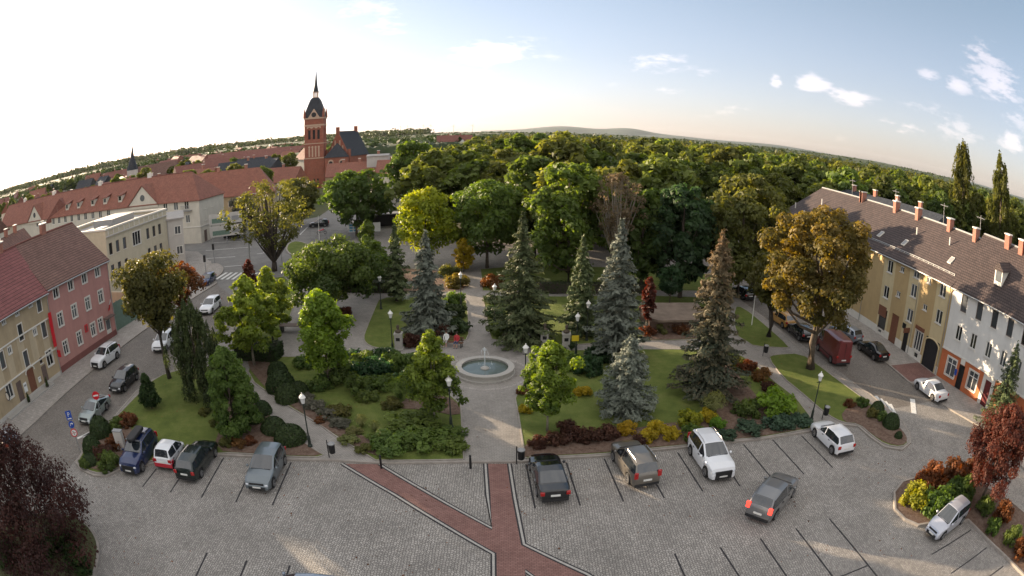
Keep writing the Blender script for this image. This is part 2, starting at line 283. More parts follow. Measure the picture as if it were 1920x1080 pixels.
class MB:
    """collects shapes, then becomes ONE mesh object"""
    def __init__(s): s.v = []; s.f = []; s.m = []
    def add(s, vs, fs, mi=0):
        o = len(s.v); s.v += [tuple(v) for v in vs]; s.f += [tuple(o+i for i in f) for f in fs]; s.m += [mi]*len(fs); return s
    def box(s, x0, x1, y0, y1, z0, z1, mi=0, rot=None, at=None):
        vs = [(x, y, z) for z in (z0, z1) for y in (y0, y1) for x in (x0, x1)]
        if rot is not None: vs = [rot @ Vector(v) for v in vs]
        if at is not None: vs = [Vector(v)+Vector(at) for v in vs]
        return s.add(vs, [(0, 2, 3, 1), (4, 5, 7, 6), (0, 1, 5, 4), (2, 6, 7, 3), (0, 4, 6, 2), (1, 3, 7, 5)], mi)
    def tube(s, pts, rad, n=8, mi=0, caps=True):
        pts = [Vector(p) for p in pts]; rad = rad if hasattr(rad, '__len__') else [rad]*len(pts)
        rings = []; vs = []
        for i, p in enumerate(pts):
            d = (pts[min(i+1, len(pts)-1)] - pts[max(i-1, 0)]); d = d.normalized() if d.length > 1e-9 else Vector((0, 0, 1))
            a = Vector((0, 0, 1)).cross(d)
            a = Vector((1, 0, 0)) if a.length < 1e-3 else a.normalized(); b = d.cross(a)
            for k in range(n):
                t = 2*math.pi*k/n; vs.append(p + (a*math.cos(t)+b*math.sin(t))*rad[i])
        fs = []
        for i in range(len(pts)-1):
            for k in range(n):
                fs.append((i*n+k, i*n+(k+1) % n, (i+1)*n+(k+1) % n, (i+1)*n+k))
        if caps: fs.append(tuple(reversed(range(n)))); fs.append(tuple((len(pts)-1)*n+k for k in range(n)))
        return s.add(vs, fs, mi)
    def lathe(s, prof, n=16, at=(0, 0, 0), mi=0):
        """prof: list of (r, z)"""
        vs = []; fs = []
        for (r, z) in prof:
            for k in range(n):
                t = 2*math.pi*k/n; vs.append((at[0]+r*math.cos(t), at[1]+r*math.sin(t), at[2]+z))
        for i in range(len(prof)-1):
            for k in range(n): fs.append((i*n+k, i*n+(k+1) % n, (i+1)*n+(k+1) % n, (i+1)*n+k))
        return s.add(vs, fs, mi)
    def prism(s, pts, z0, z1, mi=0, bottom=True):
        n = len(pts); a = sum(pts[i][0]*pts[(i+1) % n][1]-pts[(i+1) % n][0]*pts[i][1] for i in range(n))
        if a < 0: pts = list(reversed(pts))
        vs = [(p[0], p[1], z0) for p in pts]+[(p[0], p[1], z1) for p in pts]
        fs = [tuple(range(n, 2*n))]+[(i, (i+1) % n, n+(i+1) % n, n+i) for i in range(n)]
        if bottom: fs.append(tuple(reversed(range(n))))
        return s.add(vs, fs, mi)
    def mesh(s, name, mats, smooth=False):
        me = bpy.data.meshes.new(name); me.from_pydata(s.v, [], s.f)
        for m in (mats if isinstance(mats, (list, tuple)) else [mats]): me.materials.append(m)
        if any(s.m): me.polygons.foreach_set('material_index', s.m)
        if smooth: me.polygons.foreach_set('use_smooth', [True]*len(s.f))
        me.update(); return me
    def weld(s):
        d = {}; mp_ = []; nv = []
        for v in s.v:
            k = (round(v[0], 4), round(v[1], 4), round(v[2], 4))
            if k not in d: d[k] = len(nv); nv.append(v)
            mp_.append(d[k])
        f2 = []; m2 = []
        for f, m in zip(s.f, s.m):
            q = []
            for i in f:
                if mp_[i] not in q: q.append(mp_[i])
            if len(q) > 2: f2.append(tuple(q)); m2.append(m)
        s.v, s.f, s.m = nv, f2, m2; return s
    def build_each(s, name, mats, parent=None, **kw):
        """every separate piece becomes an object of its own"""
        p = list(range(len(s.v)))
        def r(x):
            while p[x] != x: p[x] = p[p[x]]; x = p[x]
            return x
        for f in s.f:
            for i in f[1:]: p[r(i)] = r(f[0])
        g_ = {}
        for f, m in zip(s.f, s.m): g_.setdefault(r(f[0]), []).append((f, m))
        out = []
        for fs in g_.values():
            q = MB(); ix = {}
            for f, m in fs:
                for i in f:
                    if i not in ix: ix[i] = len(q.v); q.v.append(s.v[i])
                q.f.append(tuple(ix[i] for i in f)); q.m.append(m)
            out.append(q.build(name, mats, parent, **kw))
        return out
    def build(s, name, mats, parent=None, smooth=False, loc=None, rot=None, bevel=0):
        me = s.mesh(name, mats, smooth); o = link(name, me, parent, loc, rot)
        if bevel: b = o.modifiers.new('bevel', 'BEVEL'); b.width = bevel; b.segments = 2; b.limit_method = 'ANGLE'
        return o

def chaikin(p, n=2):
    for _ in range(n):
        q = []
        for i in range(len(p)):
            a, b = p[i], p[(i+1) % len(p)]
            q += [(a[0]*.75+b[0]*.25, a[1]*.75+b[1]*.25), (a[0]*.25+b[0]*.75, a[1]*.25+b[1]*.75)]
        p = q
    return p
def G_(pts): return [g(*p) for p in pts]
def sheet(name, pts, z, m, kind='structure', z0=None, smooth=0):
    if smooth: pts = chaikin(pts, smooth)
    o = MB().prism(pts, z0 if z0 is not None else z-.3, z).build(name, m); o['kind'] = kind; return o
def strip(name, pts, w, z0, z1, m, closed=False, kind='structure'):
    """a band w wide along a ground polyline"""
    P = [Vector((p[0], p[1])) for p in pts]; n = len(P); mb = MB(); L1 = []; L2 = []
    for i in range(n):
        a = P[(i-1) % n] if (closed or i > 0) else P[i]; b = P[(i+1) % n] if (closed or i < n-1) else P[i]
        d = (b-a); d = d.normalized() if d.length > 1e-6 else Vector((1, 0)); nn = Vector((-d.y, d.x))*w/2
        L1.append(P[i]+nn); L2.append(P[i]-nn)
    vs = [(*p, z0) for p in L1]+[(*p, z0) for p in L2]+[(*p, z1) for p in L1]+[(*p, z1) for p in L2]
    fs = []
    for i in range(n if closed else n-1):
        j = (i+1) % n; fs += [(2*n+i, 3*n+i, 3*n+j, 2*n+j), (i, 2*n+i, 2*n+j, j), (3*n+i, n+i, n+j, 3*n+j)]
    if not closed: fs += [(0, n, 3*n, 2*n), (n-1, 2*n+n-1, 3*n+n-1, 2*n-1)]
    mb.add(vs, fs); o = mb.build(name, m); o['kind'] = kind; return o

# ---------------------------------------------------------------- ground, roads, plaza, park
gm = MB()      # one sheet to the horizon
ring = [0, 60, 150, 400, 1000, 3000, 9000]
for i in range(len(ring)-1):
    n = 48
    vs = [(r*math.sin(2*math.pi*k/n), r*math.cos(2*math.pi*k/n), -.06) for r in ring[i:i+2] for k in range(n)]
    gm.add(vs, [(k, n+k, n+(k+1) % n, (k+1) % n) if ring[i] else (k, n+k, n+(k+1) % n) for k in range(n)])
o = gm.build('ground', M['earth']); o['kind'] = 'structure'

sheet('plaza', [(-41, -16), (39.2, -16), (39.2, 60), (-41, 60)], 0.0, M['cobble'])
sheet('road', [(-41.2, 19), (-30, 19)] + G_([(205, 795), (258, 733), (288, 712), (337, 689)]) + [(-29.6, 56), (-32, 72), (-41.2, 72)], .006, M['cobble_road'], z0=-.1)
sheet('road', [(28.5, 34), (36.3, 34), (36.3, 110), (26.2, 110), (27.9, 60), (29.9, 37)], .006, M['cobble_road'], z0=-.1)
sheet('road', [(-41.2, 72), (-30, 60), (-22, 86), (-20, 104), (-26, 128), (-40, 190), (-52, 190), (-46, 135), (-55, 121), (-62, 117), (-130, 86), (-120, 76), (-58, 95), (-50, 86)], .008, M['asphalt'], z0=-.1)
# park base paving (paths and the round place about the fountain)
park = G_([(152.6, 881), (144, 869), (155, 851), (159, 830), (173, 814), (191, 804)]) + G_([(205, 797), (258, 735), (288, 714), (337, 691)]) + \
       [(-29.4, 56), (-31.5, 74), (-24, 86), (-22, 100), (0, 112), (24, 110), (25.8, 100)] + G_([(1447, 607), (1530, 685), (1630, 740), (1690, 792), (1703, 815), (1704.7, 831), (1689, 844), (1657, 839), (1632, 822), (1607, 800), (1575, 797), (1523.6, 808.7), (1432, 824.5), (1363, 832), (1221, 848), (1136, 857.5), (1048, 862), (983.6, 868), (869, 869), (704, 871), (621.5, 865), (538, 863.7), (480, 858), (411, 854), (300, 868), (230, 880), (201, 893.6), (177, 892.5)])
sheet('path', park, .10, M['paver'], z0=-.2)
strip('kerb', [(x, y) for x, y in park], .16, -.1, .125, M['kerb'], closed=True)
LAWN_Z = .15
def lawn(pts, m='lawn', name='lawn', sm=1, z=LAWN_Z, kerb=True):
    P = chaikin(G_(pts), sm) if sm else G_(pts)
    sheet(name, P, z, M[m], z0=0)
    if kerb: strip('kerb', P, .09, 0, z+.015, M['kerb'], closed=True)
lawn([(152, 876), (148, 868), (158, 851), (162, 832), (178, 818), (207, 796), (230, 775), (258, 745), (297, 708), (337, 696), (400, 690), (440, 668), (456, 690), (464, 723), (482, 752), (509, 787), (545, 814), (583, 844), (614, 862), (538, 860), (480, 855), (411, 851), (300, 864), (230, 876), (201, 889), (177, 889)])
lawn([(470, 672), (509, 672), (650, 672), (745, 672), (790, 678), (812, 700), (835, 735), (864, 761), (867, 818), (869, 866), (704, 868), (675, 850), (627, 821), (598, 800), (568, 782), (538, 764), (500, 738), (476, 720), (465, 700)], sm=0)
lawn([(680.7, 635.6), (686.7, 619), (704, 578), (712, 561), (765, 557), (848, 557), (876, 560), (879, 585), (880.6, 601), (880.6, 637), (861, 640), (810, 652), (765, 654), (731, 656), (703, 655), (686, 647)])
lawn([(907, 556), (913, 586), (918, 622), (923, 636), (946.8, 640), (983, 645.6), (1066, 648), (1190, 641), (1262, 641), (1360, 636), (1370, 600), (1330, 560), (1215, 556), (1058, 557.5)], sm=0)
lawn([(875, 524), (877, 540), (870, 546), (845, 549), (700, 549), (640, 548), (640, 520), (760, 505), (850, 512)], 'mulch', sm=0)
lawn([(903, 508), (905, 524), (907, 547), (1061, 547), (1200, 546), (1375, 548), (1375, 520), (1200, 505), (1000, 500)], sm=0)
lawn([(560, 548), (540, 600), (520, 640), (470, 650), (455, 640), (440, 600), (440, 560), (470, 530), (530, 520)], sm=0)
lawn([(966, 749), (975, 730), (1000, 690), (1040, 664), (1067, 658), (1199, 657.6), (1262, 658), (1369, 660), (1391, 670), (1416, 686), (1451, 717), (1492, 749), (1518, 784), (1519, 806), (1495, 811), (1432, 823), (1363, 830), (1221, 846), (1136, 855.5), (1048, 860), (986, 864), (980, 831), (972, 780)], sm=0)
lawn([(1378, 577), (1395, 578), (1440, 615), (1482, 654), (1474, 655), (1415, 652), (1403, 644), (1380, 630)])
lawn([(1441, 674), (1452, 668), (1502, 665), (1535, 688), (1568, 714), (1625, 756), (1678, 800), (1702, 830), (1688, 841), (1657, 836), (1634, 820), (1608, 797), (1578, 795), (1548, 779), (1498, 735), (1470, 712)])
# mulch beds laid on the lawns
def bed(pts, sm=1, z=LAWN_Z+.03): sheet('ground', chaikin(G_(pts), sm), z, M['mulch'], z0=.1)
bed([(190, 812), (215, 790), (240, 790), (262, 830), (250, 865), (215, 884), (178, 885), (158, 870), (166, 838)])
bed([(400, 848), (420, 790), (410, 740), (440, 735), (470, 745), (509, 790), (545, 816), (583, 846), (608, 860), (538, 858), (480, 854)])
bed([(460, 686), (475, 672), (500, 675), (512, 700), (540, 730), (560, 755), (620, 800), (700, 830), (720, 850), (700, 862), (627, 819), (568, 780), (500, 735)])
bed([(740, 770), (800, 772), (862, 785), (864, 765), (840, 745), (770, 745)])
bed([(984, 862), (1048, 858), (1136, 853), (1221, 844), (1363, 829), (1432, 821), (1500, 808), (1500, 780), (1440, 770), (1370, 690), (1400, 700), (1385, 680), (1355, 690), (1365, 735), (1330, 790), (1240, 800), (1100, 822), (1000, 830), (983, 842)], sm=0)
bed([(1205, 640), (1262, 640), (1330, 636), (1330, 610), (1200, 612)])
bed([(1580, 795), (1575, 775), (1610, 755), (1650, 775), (1690, 810), (1700, 828), (1688, 839), (1660, 834), (1634, 818), (1606, 795)])
# right and left islands at the edge of the car park
isl = G_([(1675, 940), (1674, 925), (1690, 905), (1730, 893), (1768, 888), (1810, 893), (1846, 915), (1885, 935), (1960, 1000), (2010, 1060), (1960, 1110), (1919, 1082), (1856, 1019), (1815, 978), (1765, 985), (1739, 984), (1720, 987), (1695, 976), (1676, 957)])
sheet('ground', isl, .14, M['mulch'], z0=-.1); strip('kerb', isl, .16, -.1, .17, M['kerb'], closed=True)
isl = G_([(172, 1090), (183, 1061), (187, 1027), (178, 1003), (159, 981), (120, 965), (60, 965), (0, 990), (-30, 1040), (0, 1100), (90, 1140)])
isl = chaikin(isl, 2); sheet('ground', isl, .14, M['earth'], z0=-.1); strip('kerb', isl, .2, -.1, .17, M['kerb'], closed=True)
# pavements along the houses
sheet('pavement', [(-46, -10), (-39.4, -10), (-39.4, 27.4), (-40.1, 37.3), (-40.9, 50.6), (-41.2, 72), (-50, 86), (-58, 95), (-70, 98), (-70, 80), (-46, 50)], .13, M['slab'], z0=-.1)
strip('kerb', [(-39.4, -10), (-39.4, 27.4), (-40.1, 37.3), (-40.9, 50.6), (-41.2, 72), (-50, 86)], .18, -.1, .145, M['kerb'])
sheet('pavement', [(36.3, 110), (36.2, 42.7), (36.0, 38.6), (37.0, 32), (38.6, 27), (38.8, -10), (45, -10), (45, 110)], .13, M['slab'], z0=-.1)
strip('kerb', [(36.3, 110), (36.2, 42.7), (36.0, 38.6), (37.0, 32), (38.6, 27), (38.8, -10)], .18, -.1, .145, M['kerb'])
sheet('pavement', G_([(1620, 650), (1700, 712), (1757, 700), (1700, 650)]), .136, M['redbrick_path'], z0=.1) if False else None
sheet('pavement', [(36.1, 42.4), (36.05, 38.2), (40.6, 38.6), (40.6, 42.4)], .136, M['redbrick_path'], z0=.05)
# red brick walk across the plaza with its double borders
def pav(pts, z=.012): return sheet('path', G_(pts), z, M['redbrick_path'], z0=-.05)
pav([(910, 871), (955, 871), (965, 935), (982.5, 1022.5), (1100, 1077), (1330, 1200), (1180, 1200), (985, 1075), (990, 1200), (925, 1200), (925, 1040), (830, 985), (740, 930), (640, 871), (712, 872), (800, 925), (922.5, 992.5), (914, 930)])
for ln in ([(640, 871), (740, 930), (830, 985), (925, 1040), (927, 1200)], [(710, 872), (800, 925), (922.5, 992.5), (914, 930), (910, 871)], [(955, 871), (965, 935), (982.5, 1022.5), (1100, 1077), (1330, 1200)], [(1180, 1200), (985, 1072), (990, 1200)]):
    P = G_(ln); strip('path', P, .30, -.04, .017, M['dark_line']); strip('path', P, .12, -.03, .022, M['light_line'])
lines = [(295, 878, 269, 912), (342, 890, 321, 922), (420, 858, 379, 932), (478, 866, 443, 941), (545, 868, 511, 947), (390, 1035, 369, 1079), (464, 1050, 450, 1085), (544, 1059, 535, 1090),
         (986.5, 872, 1003.5, 955), (1062.5, 869, 1088.5, 950), (1134, 862, 1170, 942), (1200, 853, 1246.5, 935), (1272, 850, 1318.5, 922), (1340, 838, 1387.5, 912), (1395, 834, 1446.5, 896), (1449, 825, 1506.5, 888.5), (1502.5, 817, 1560, 876),
         (1350, 1026, 1395, 1095), (1425, 1009, 1474, 1080), (1491, 990, 1560, 1080), (1553.5, 971.5, 1650, 1088), (1625, 1060, 1575, 1080), (1265, 1038, 1290, 1095), (1822.5, 994, 1747.5, 1040), (1851.5, 1028, 1785, 1076), (1882, 1062, 1830, 1100)]
for a, b, c, d in lines: strip('road_marking', G_([(a, b), (c, d)]), .10, -.05, .009, M['dark_line'])
# painted marks on the roads
def paint(pts, w=None, z=.016):
    if w: strip('road_marking', G_(pts), w, -.02, z, M['white_line'])
    else: sheet('road_marking', G_(pts), z, M['white_line'], z0=-.02)
for i in range(7):      # zebra at the junction
    x = 418+i*9.5; paint([(x+6, 511), (x-14+2*i*.3, 524)], .45)
for i in range(5): paint([(146+i*10, 812-i*3+10), (178+i*6, 803-i*2+4)], .3)
for i in range(4): paint([(1640+i*9, 742+i*5), (1655+i*7, 760+i*5)], .35)
paint([(1709, 748), (1712, 775)], .55)
for a, b, c, d in [(385, 485, 440, 481), (385, 470, 470, 463), (400, 455, 455, 452), (480, 476, 520, 470), (372, 492, 395, 490), (420, 500, 455, 497), (560, 440, 575, 425)]: paint([(a, b), (c, d)], .18)
isle = chaikin(G_([(386, 510), (390, 498), (405, 494), (418, 503), (414, 515), (395, 525)]), 2); sheet('pavement', isle, .14, M['slab'], z0=-.1); strip('kerb', isle, .3, -.1, .155, M['kerb'], closed=True)
isle = chaikin(G_([(533, 470), (540, 455), (562, 452), (600, 470), (640, 480), (600, 490), (550, 482)]), 2); sheet('pavement', isle, .14, M['lawn'], z0=-.1); strip('kerb', isle, .3, -.1, .155, M['kerb'], closed=True)
# concrete yard behind, at the old market side
sheet('pavement', [(-30, 86), (-14, 84), (-6.8, 81), (-3.8, 81), (-3, 92), (-12, 118), (-30, 124), (-28, 110)], .112, M['paver'], z0=-.1)

# ---------------------------------------------------------------- foliage
def leaf_mesh(name, C, Nn, size, tint, m, asp=.62, axis=None, rng=None):
    n = len(C); Nn = Nn/np.maximum(np.linalg.norm(Nn, axis=1, keepdims=True), 1e-6)
    r = rng.normal(size=(n, 3)) if axis is None else axis + rng.normal(size=(n, 3))*.25
    t = np.cross(Nn, r); t /= np.maximum(np.linalg.norm(t, axis=1, keepdims=True), 1e-6); b = np.cross(t, Nn)
    s = (size*np.clip(np.exp(rng.normal(-.08, .38, n)), .35, 2.0))[:, None]
    fold = Nn*s*.22
    V = np.stack([C-b*s-fold, C+t*s*asp+fold*.3, C+b*s-fold, C-t*s*asp+fold*.3], 1).reshape(-1, 3)
    me = bpy.data.meshes.new(name); me.vertices.add(4*n); me.vertices.foreach_set('co', V.astype(np.float32).ravel())
    me.loops.add(4*n); me.loops.foreach_set('vertex_index', np.arange(4*n, dtype=np.int32))
    me.polygons.add(n); me.polygons.foreach_set('loop_start', np.arange(0, 4*n, 4, dtype=np.int32)); me.polygons.foreach_set('loop_total', np.full(n, 4, dtype=np.int32))
    a = me.attributes.new('tint', 'FLOAT', 'FACE'); a.data.foreach_set('value', np.clip(tint, 0, 1).astype(np.float32))
    me.materials.append(m); me.update(calc_edges=True); return me
ENV = {'round': lambda t: np.sqrt(np.clip(1-(2*t-1)**2, 0, 1))**.8, 'egg': lambda t: np.clip(np.sin(np.pi*np.clip(t, 0, 1)**.72), 0, 1)**.62,
       'oval': lambda t: np.clip(np.sin(np.pi*t), 0, 1)**.6, 'spread': lambda t: np.clip(np.sin(np.pi*np.clip(t, 0, 1)**1.5), 0, 1)**.55*(.55+.45*t),
       'column': lambda t: np.clip(np.minimum(1, t*5+.55)*np.clip(1-t, 0, 1)**.42, 0, 1), 'dome': lambda t: np.sqrt(np.clip(1-t**2, 0, 1)), 'flame': lambda t: np.clip(np.sin(np.pi*np.clip(t, 0, 1)**.55), 0, 1)**.8}
def crown(name, rng, z0, z1, R, shape, m, s, dens=2.4, clump=.3, ncl=None, hollow=.45, cap=15000, squash=.75, up=.55, vert=False, lean=(0, 0)):
    """leaf clumps spread through the crown's volume; returns mesh and clump centres"""
    h = z1-z0; env = ENV[shape]
    area = 2*math.pi*R*max(h, R)*1.05; n = int(min(cap, dens*area/(1.24*s*s)))
    rc = R*clump
    if ncl is None: ncl = int(max(14, min(150, 1.5*area/(math.pi*rc*rc))))
    t = rng.beta(1.25, 1.1, ncl); e = env(t); ang = rng.uniform(0, 2*np.pi, ncl); rr = rng.uniform(hollow**2, 1, ncl)**.5
    lob = (1+.20*np.sin(ang*3+rng.uniform(0, 6))+.14*np.sin(ang*5+t*7))*np.where(rng.uniform(0, 1, ncl) > .86, 1.2, 1.0)
    rad = (R-rc*.75)*e*rr*lob
    cz = z0+rc*.6+(h-rc*1.2)*t
    CC = np.stack([rad*np.cos(ang)+lean[0]*t, rad*np.sin(ang)+lean[1]*t, cz], 1)
    rcs = rc*rng.uniform(.55, 1.25, ncl)*(.6+.4*e)
    w = rcs**2; idx = rng.choice(ncl, n, p=w/w.sum())
    d = rng.normal(size=(n, 3)); d[:, 2] += .25; d /= np.linalg.norm(d, axis=1, keepdims=True)
    k = rng.uniform(.5, 1.12, n)[:, None]
    sq = np.array([1, 1, squash]) if not vert else np.array([.62, .62, 1.55])
    dd = d*k*sq
    if vert: dd[:, :2] *= (1.25-1.0*np.clip((d[:, 2:3]*k+1)/2, 0, 1))
    P = CC[idx] + dd*rcs[idx][:, None]
    P[:, 2] = np.maximum(P[:, 2], z0-.3*rc)
    ct = rng.uniform(0, 1, ncl)
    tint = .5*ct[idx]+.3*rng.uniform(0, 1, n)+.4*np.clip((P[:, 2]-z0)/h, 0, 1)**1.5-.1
    Nn = d + np.array([0, 0, up]) + rng.normal(size=(n, 3))*.5
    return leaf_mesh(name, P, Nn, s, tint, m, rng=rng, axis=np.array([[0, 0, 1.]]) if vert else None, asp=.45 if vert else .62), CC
def trunk_mesh(name, rng, h0, htop, r, CC, m, nb=10, fork=0, lean=(0, 0), n=7):
    mb = MB(); pts = []; rad = []
    for i in range(6):
        t = i/5; pts.append((lean[0]*t*.7+rng.normal()*r*.25*(i > 0), lean[1]*t*.7+rng.normal()*r*.25*(i > 0), -.15+(htop+.15)*t)); rad.append(r*(1.25 if i == 0 else 1-.72*t))
    if not fork: mb.tube(pts, rad, n)
    else:
        mb.tube([pts[0], (pts[1][0], pts[1][1], h0)], [r*1.2, r*.95], n)
    order = rng.permutation(len(CC))[:nb]
    for q in order:
        c = Vector(CC[q]); zz = min(max(h0*.85, c.z*.55), htop*.85) if not fork else h0*.97
        t = zz/htop; b = Vector((lean[0]*t*.7, lean[1]*t*.7, zz)); mid = b.lerp(c, .5)+Vector((rng.normal()*.1, rng.normal()*.1, -.12*(c-b).length if not fork else .0))
        rb = r*(.42 if not fork else .5); mb.tube([b, b.lerp(mid, .55), mid, mid.lerp(c, .6), c], [rb, rb*.8, rb*.62, rb*.42, rb*.15], 5, caps=False)
    return mb.mesh(name, m, smooth=True)
def conifer_mesh(name, rng, h, R, m, s=.16, z0=.25, gap=.42, cap=15000, droop=.35, power=.85, ragged=.18, tip=None, nbr=9):
    P = []; Nn = []; T = []; AX = []
    z = z0; 
    while z < h-.15:
        t = (z-z0)/(h-z0); L_ = R*(1-t)**power*(.35+.65*min(1, (t+.10)*6))
        nb_ = max(4, int(nbr*(.5+.5*(1-t)))); a0 = rng.uniform(0, 6.28)
        for k in range(nb_):
            a = a0+k*2*math.pi/nb_+rng.normal()*.18; Lb = L_*rng.uniform(1-ragged*1.6, 1+ragged*.6); bt = rng.uniform(0, 1)
            m_ = max(4, int(Lb/(s*.42)))
            u = np.linspace(.12, 1, m_); dx, dy = math.cos(a), math.sin(a)
            zc = z + u*Lb*.10 - droop*Lb*u*u + (droop*.55*Lb*u**4) + rng.normal()*.06
            for side in (-1, 0, 1):
                wv = side*(.28*Lb*(1-u*.75)+.04)*rng.uniform(.5, 1, m_)
                P.append(np.stack([dx*u*Lb-dy*wv, dy*u*Lb+dx*wv, zc-abs(side)*.05-np.abs(wv)*.25+rng.normal(size=m_)*.05], 1))
                Nn.append(np.stack([dx*.5-dy*side*.5+rng.normal(size=m_)*.3, dy*.5+dx*side*.5+rng.normal(size=m_)*.3, np.full(m_, .75)], 1))
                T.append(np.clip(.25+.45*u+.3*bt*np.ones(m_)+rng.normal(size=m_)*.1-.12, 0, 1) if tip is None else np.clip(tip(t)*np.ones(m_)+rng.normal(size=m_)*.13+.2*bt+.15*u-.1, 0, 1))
                AX.append(np.tile([[dx-dy*side*.7, dy+dx*side*.7, -.25]], (m_, 1)))
        z += gap*rng.uniform(.7, 1.2)*(.55+.45*(1-t))
    m_ = 24; P.append(np.stack([rng.normal(size=m_)*.07, rng.normal(size=m_)*.07, np.linspace(h-.9, h, m_)], 1)); Nn.append(rng.normal(size=(m_, 3))); T.append(np.full(m_, .6 if tip is None else tip(1))); AX.append(np.tile([[0, 0, 1.]], (m_, 1)))
    P = np.concatenate(P); Nn = np.concatenate(Nn); T = np.concatenate(T); AX = np.concatenate(AX)
    if len(P) > cap: k = rng.permutation(len(P))[:cap]; P, Nn, T, AX = P[k], Nn[k], T[k], AX[k]
    # long axis of each spray points outwards and down
    return leaf_mesh(name, P, Nn, s, T, m, asp=.36, axis=None, rng=rng)
LM = {}
def lm(k, *a, **kw): LM[k] = leafmat(k+' leaves', *a, **kw)
lm('green', (.04, .07, .02), (.14, .19, .045))
lm('dark', (.02, .038, .013), (.06, .10, .028))
lm('deep', (.02, .042, .02), (.055, .105, .04))
lm('bright', (.07, .13, .018), (.22, .34, .04))
lm('yellow', (.10, .14, .018), (.34, .34, .03))
lm('gold', (.20, .15, .012), (.50, .38, .03))
lm('maple', (.06, .10, .02), (.27, .34, .05))
lm('orange', (.07, .075, .022), (.24, .185, .05), objvar=.05)
lm('rust', (.07, .04, .016), (.22, .10, .04))
lm('olive', (.055, .065, .02), (.17, .165, .045))
lm('red', (.022, .010, .009), (.07, .028, .02), trans=.35, hueobj=.003)  # darker copy of redlit; the corner maple's shade is in the colour
lm('redlit', (.05, .018, .014), (.16, .055, .035), trans=.4, hueobj=.003)
lm('bluespruce', (.055, .068, .052), (.20, .22, .175), trans=.15)
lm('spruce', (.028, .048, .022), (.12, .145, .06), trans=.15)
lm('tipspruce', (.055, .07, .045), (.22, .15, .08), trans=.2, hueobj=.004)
lm('box', (.02, .034, .012), (.055, .085, .025), trans=.2)
lm('column', (.03, .042, .016), (.09, .11, .035), trans=.25)
lm('hornbeam', (.05, .085, .02), (.16, .22, .05))
lm('juniper', (.025, .05, .03), (.07, .115, .065), trans=.2)
lm('barberry', (.035, .016, .012), (.105, .048, .03), trans=.35, hueobj=.004)
lm('firered', (.09, .035, .014), (.24, .095, .035), hueobj=.004)
lm('grassy', (.08, .10, .03), (.24, .24, .09))
lm('grey', (.07, .07, .05), (.17, .16, .12), trans=.3)
lm('forest', (.042, .062, .018), (.17, .20, .05), objvar=.3, hueobj=.028)
lm('farwood', (.022, .038, .014), (.07, .095, .03), trans=.15, objvar=.05)
lm('bare', (.10, .08, .05), (.20, .15, .09))

def radius_at(xy, zc, wpx): return .5*wpx/1125.0*math.sqrt(xy[0]**2+xy[1]**2+(CAM_H-zc)**2)
def tree(label, bx, by, tx, ty, wpx, kind='egg', leaf='green', z0f=.2, cat='tree', name='deciduous_tree', dens=2.4, s=None, seed=1, nb=10, bark='bark', fork=0, group=None, base=None, clump=.3, cap=15000, tr=None, vert=False, hollow=.45, **kw):
    rng = np.random.default_rng(seed); xy = base or g(bx, by); h = height_at(xy, tx, ty); R = radius_at(xy, h*.6, wpx)
    D = math.hypot(xy[0], xy[1]); s = s or max(.11, D*.0031)
    t = empty(name, (xy[0], xy[1], .12), rng.uniform(-.3, .3) if not kw.get('lean') else 0, label=label, cat=cat, group=group)
    if kind == 'conifer':
        kw.pop('lean', None)
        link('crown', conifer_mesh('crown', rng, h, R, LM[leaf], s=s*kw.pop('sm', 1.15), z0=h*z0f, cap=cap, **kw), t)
        link('trunk', MB().tube([(0, 0, -.1), (0, 0, h*.5), (0, 0, h*.94)], [tr or R*.09, (tr or R*.09)*.6, .03], 7).mesh('trunk', M[bark], True), t)
    else:
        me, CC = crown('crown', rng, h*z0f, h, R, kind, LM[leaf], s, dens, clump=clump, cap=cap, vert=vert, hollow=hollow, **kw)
        link('crown', me, t); rt = tr or max(.07, h*.018)
        link('trunk', trunk_mesh('trunk', rng, h*max(z0f, .12)*(1 if not fork else fork), h*.86, rt, CC, M[bark], nb, 1 if fork else 0, lean=kw.get('lean', (0, 0))), t)
    return t

# street and park trees, each from its own survey
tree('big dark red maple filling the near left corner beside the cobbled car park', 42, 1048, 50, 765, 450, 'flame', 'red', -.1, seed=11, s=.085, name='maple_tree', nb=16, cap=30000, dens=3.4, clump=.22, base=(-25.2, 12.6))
tree('brown green street tree in front of the cream flat roofed building', 320, 712, 296, 466, 200, 'spread', 'olive', .36, seed=12, s=.15, nb=16, dens=2.4, clump=.3, bark='bark_dark', tr=.19, lean=(-1.2, 0.5))
tree('reddish brown street tree right of the taller brown green one on the left street', 352, 640, 352, 492, 130, 'spread', 'rust', .4, seed=13, s=.17, nb=10, dens=1.7, bark='bark_dark', tr=.15)
tree('tall dark columnar tree on the left lawn, the left one of a leaning pair', 388, 756, 374, 562, 150, 'column', 'column', .02, seed=14, s=.085, clump=.26, vert=True, dens=4.4, cap=34000, hollow=.45, name='columnar_tree', lean=(-.5, 0))
tree('ragged green columnar hornbeam beside the diagonal path, right of the darker column', 445, 815, 424, 643, 118, 'flame', 'hornbeam', .0, seed=15, s=.085, clump=.22, dens=3.4, cap=30000, hollow=.45, name='columnar_tree')
tree('small dark evergreen bush tree alone on the left lawn near the black hatchback', 287, 768, 276, 700, 48, 'flame', 'dark', .02, seed=16, s=.08, clump=.3, dens=3, name='conifer_tree')
tree('upright maple with glowing yellow top above the clipped box hedge', 476, 688, 464, 512, 140, 'flame', 'maple', .15, seed=17, s=.12, clump=.17, dens=2.6, cap=20000, name='maple_tree', bark='bark_pale', tr=.12)
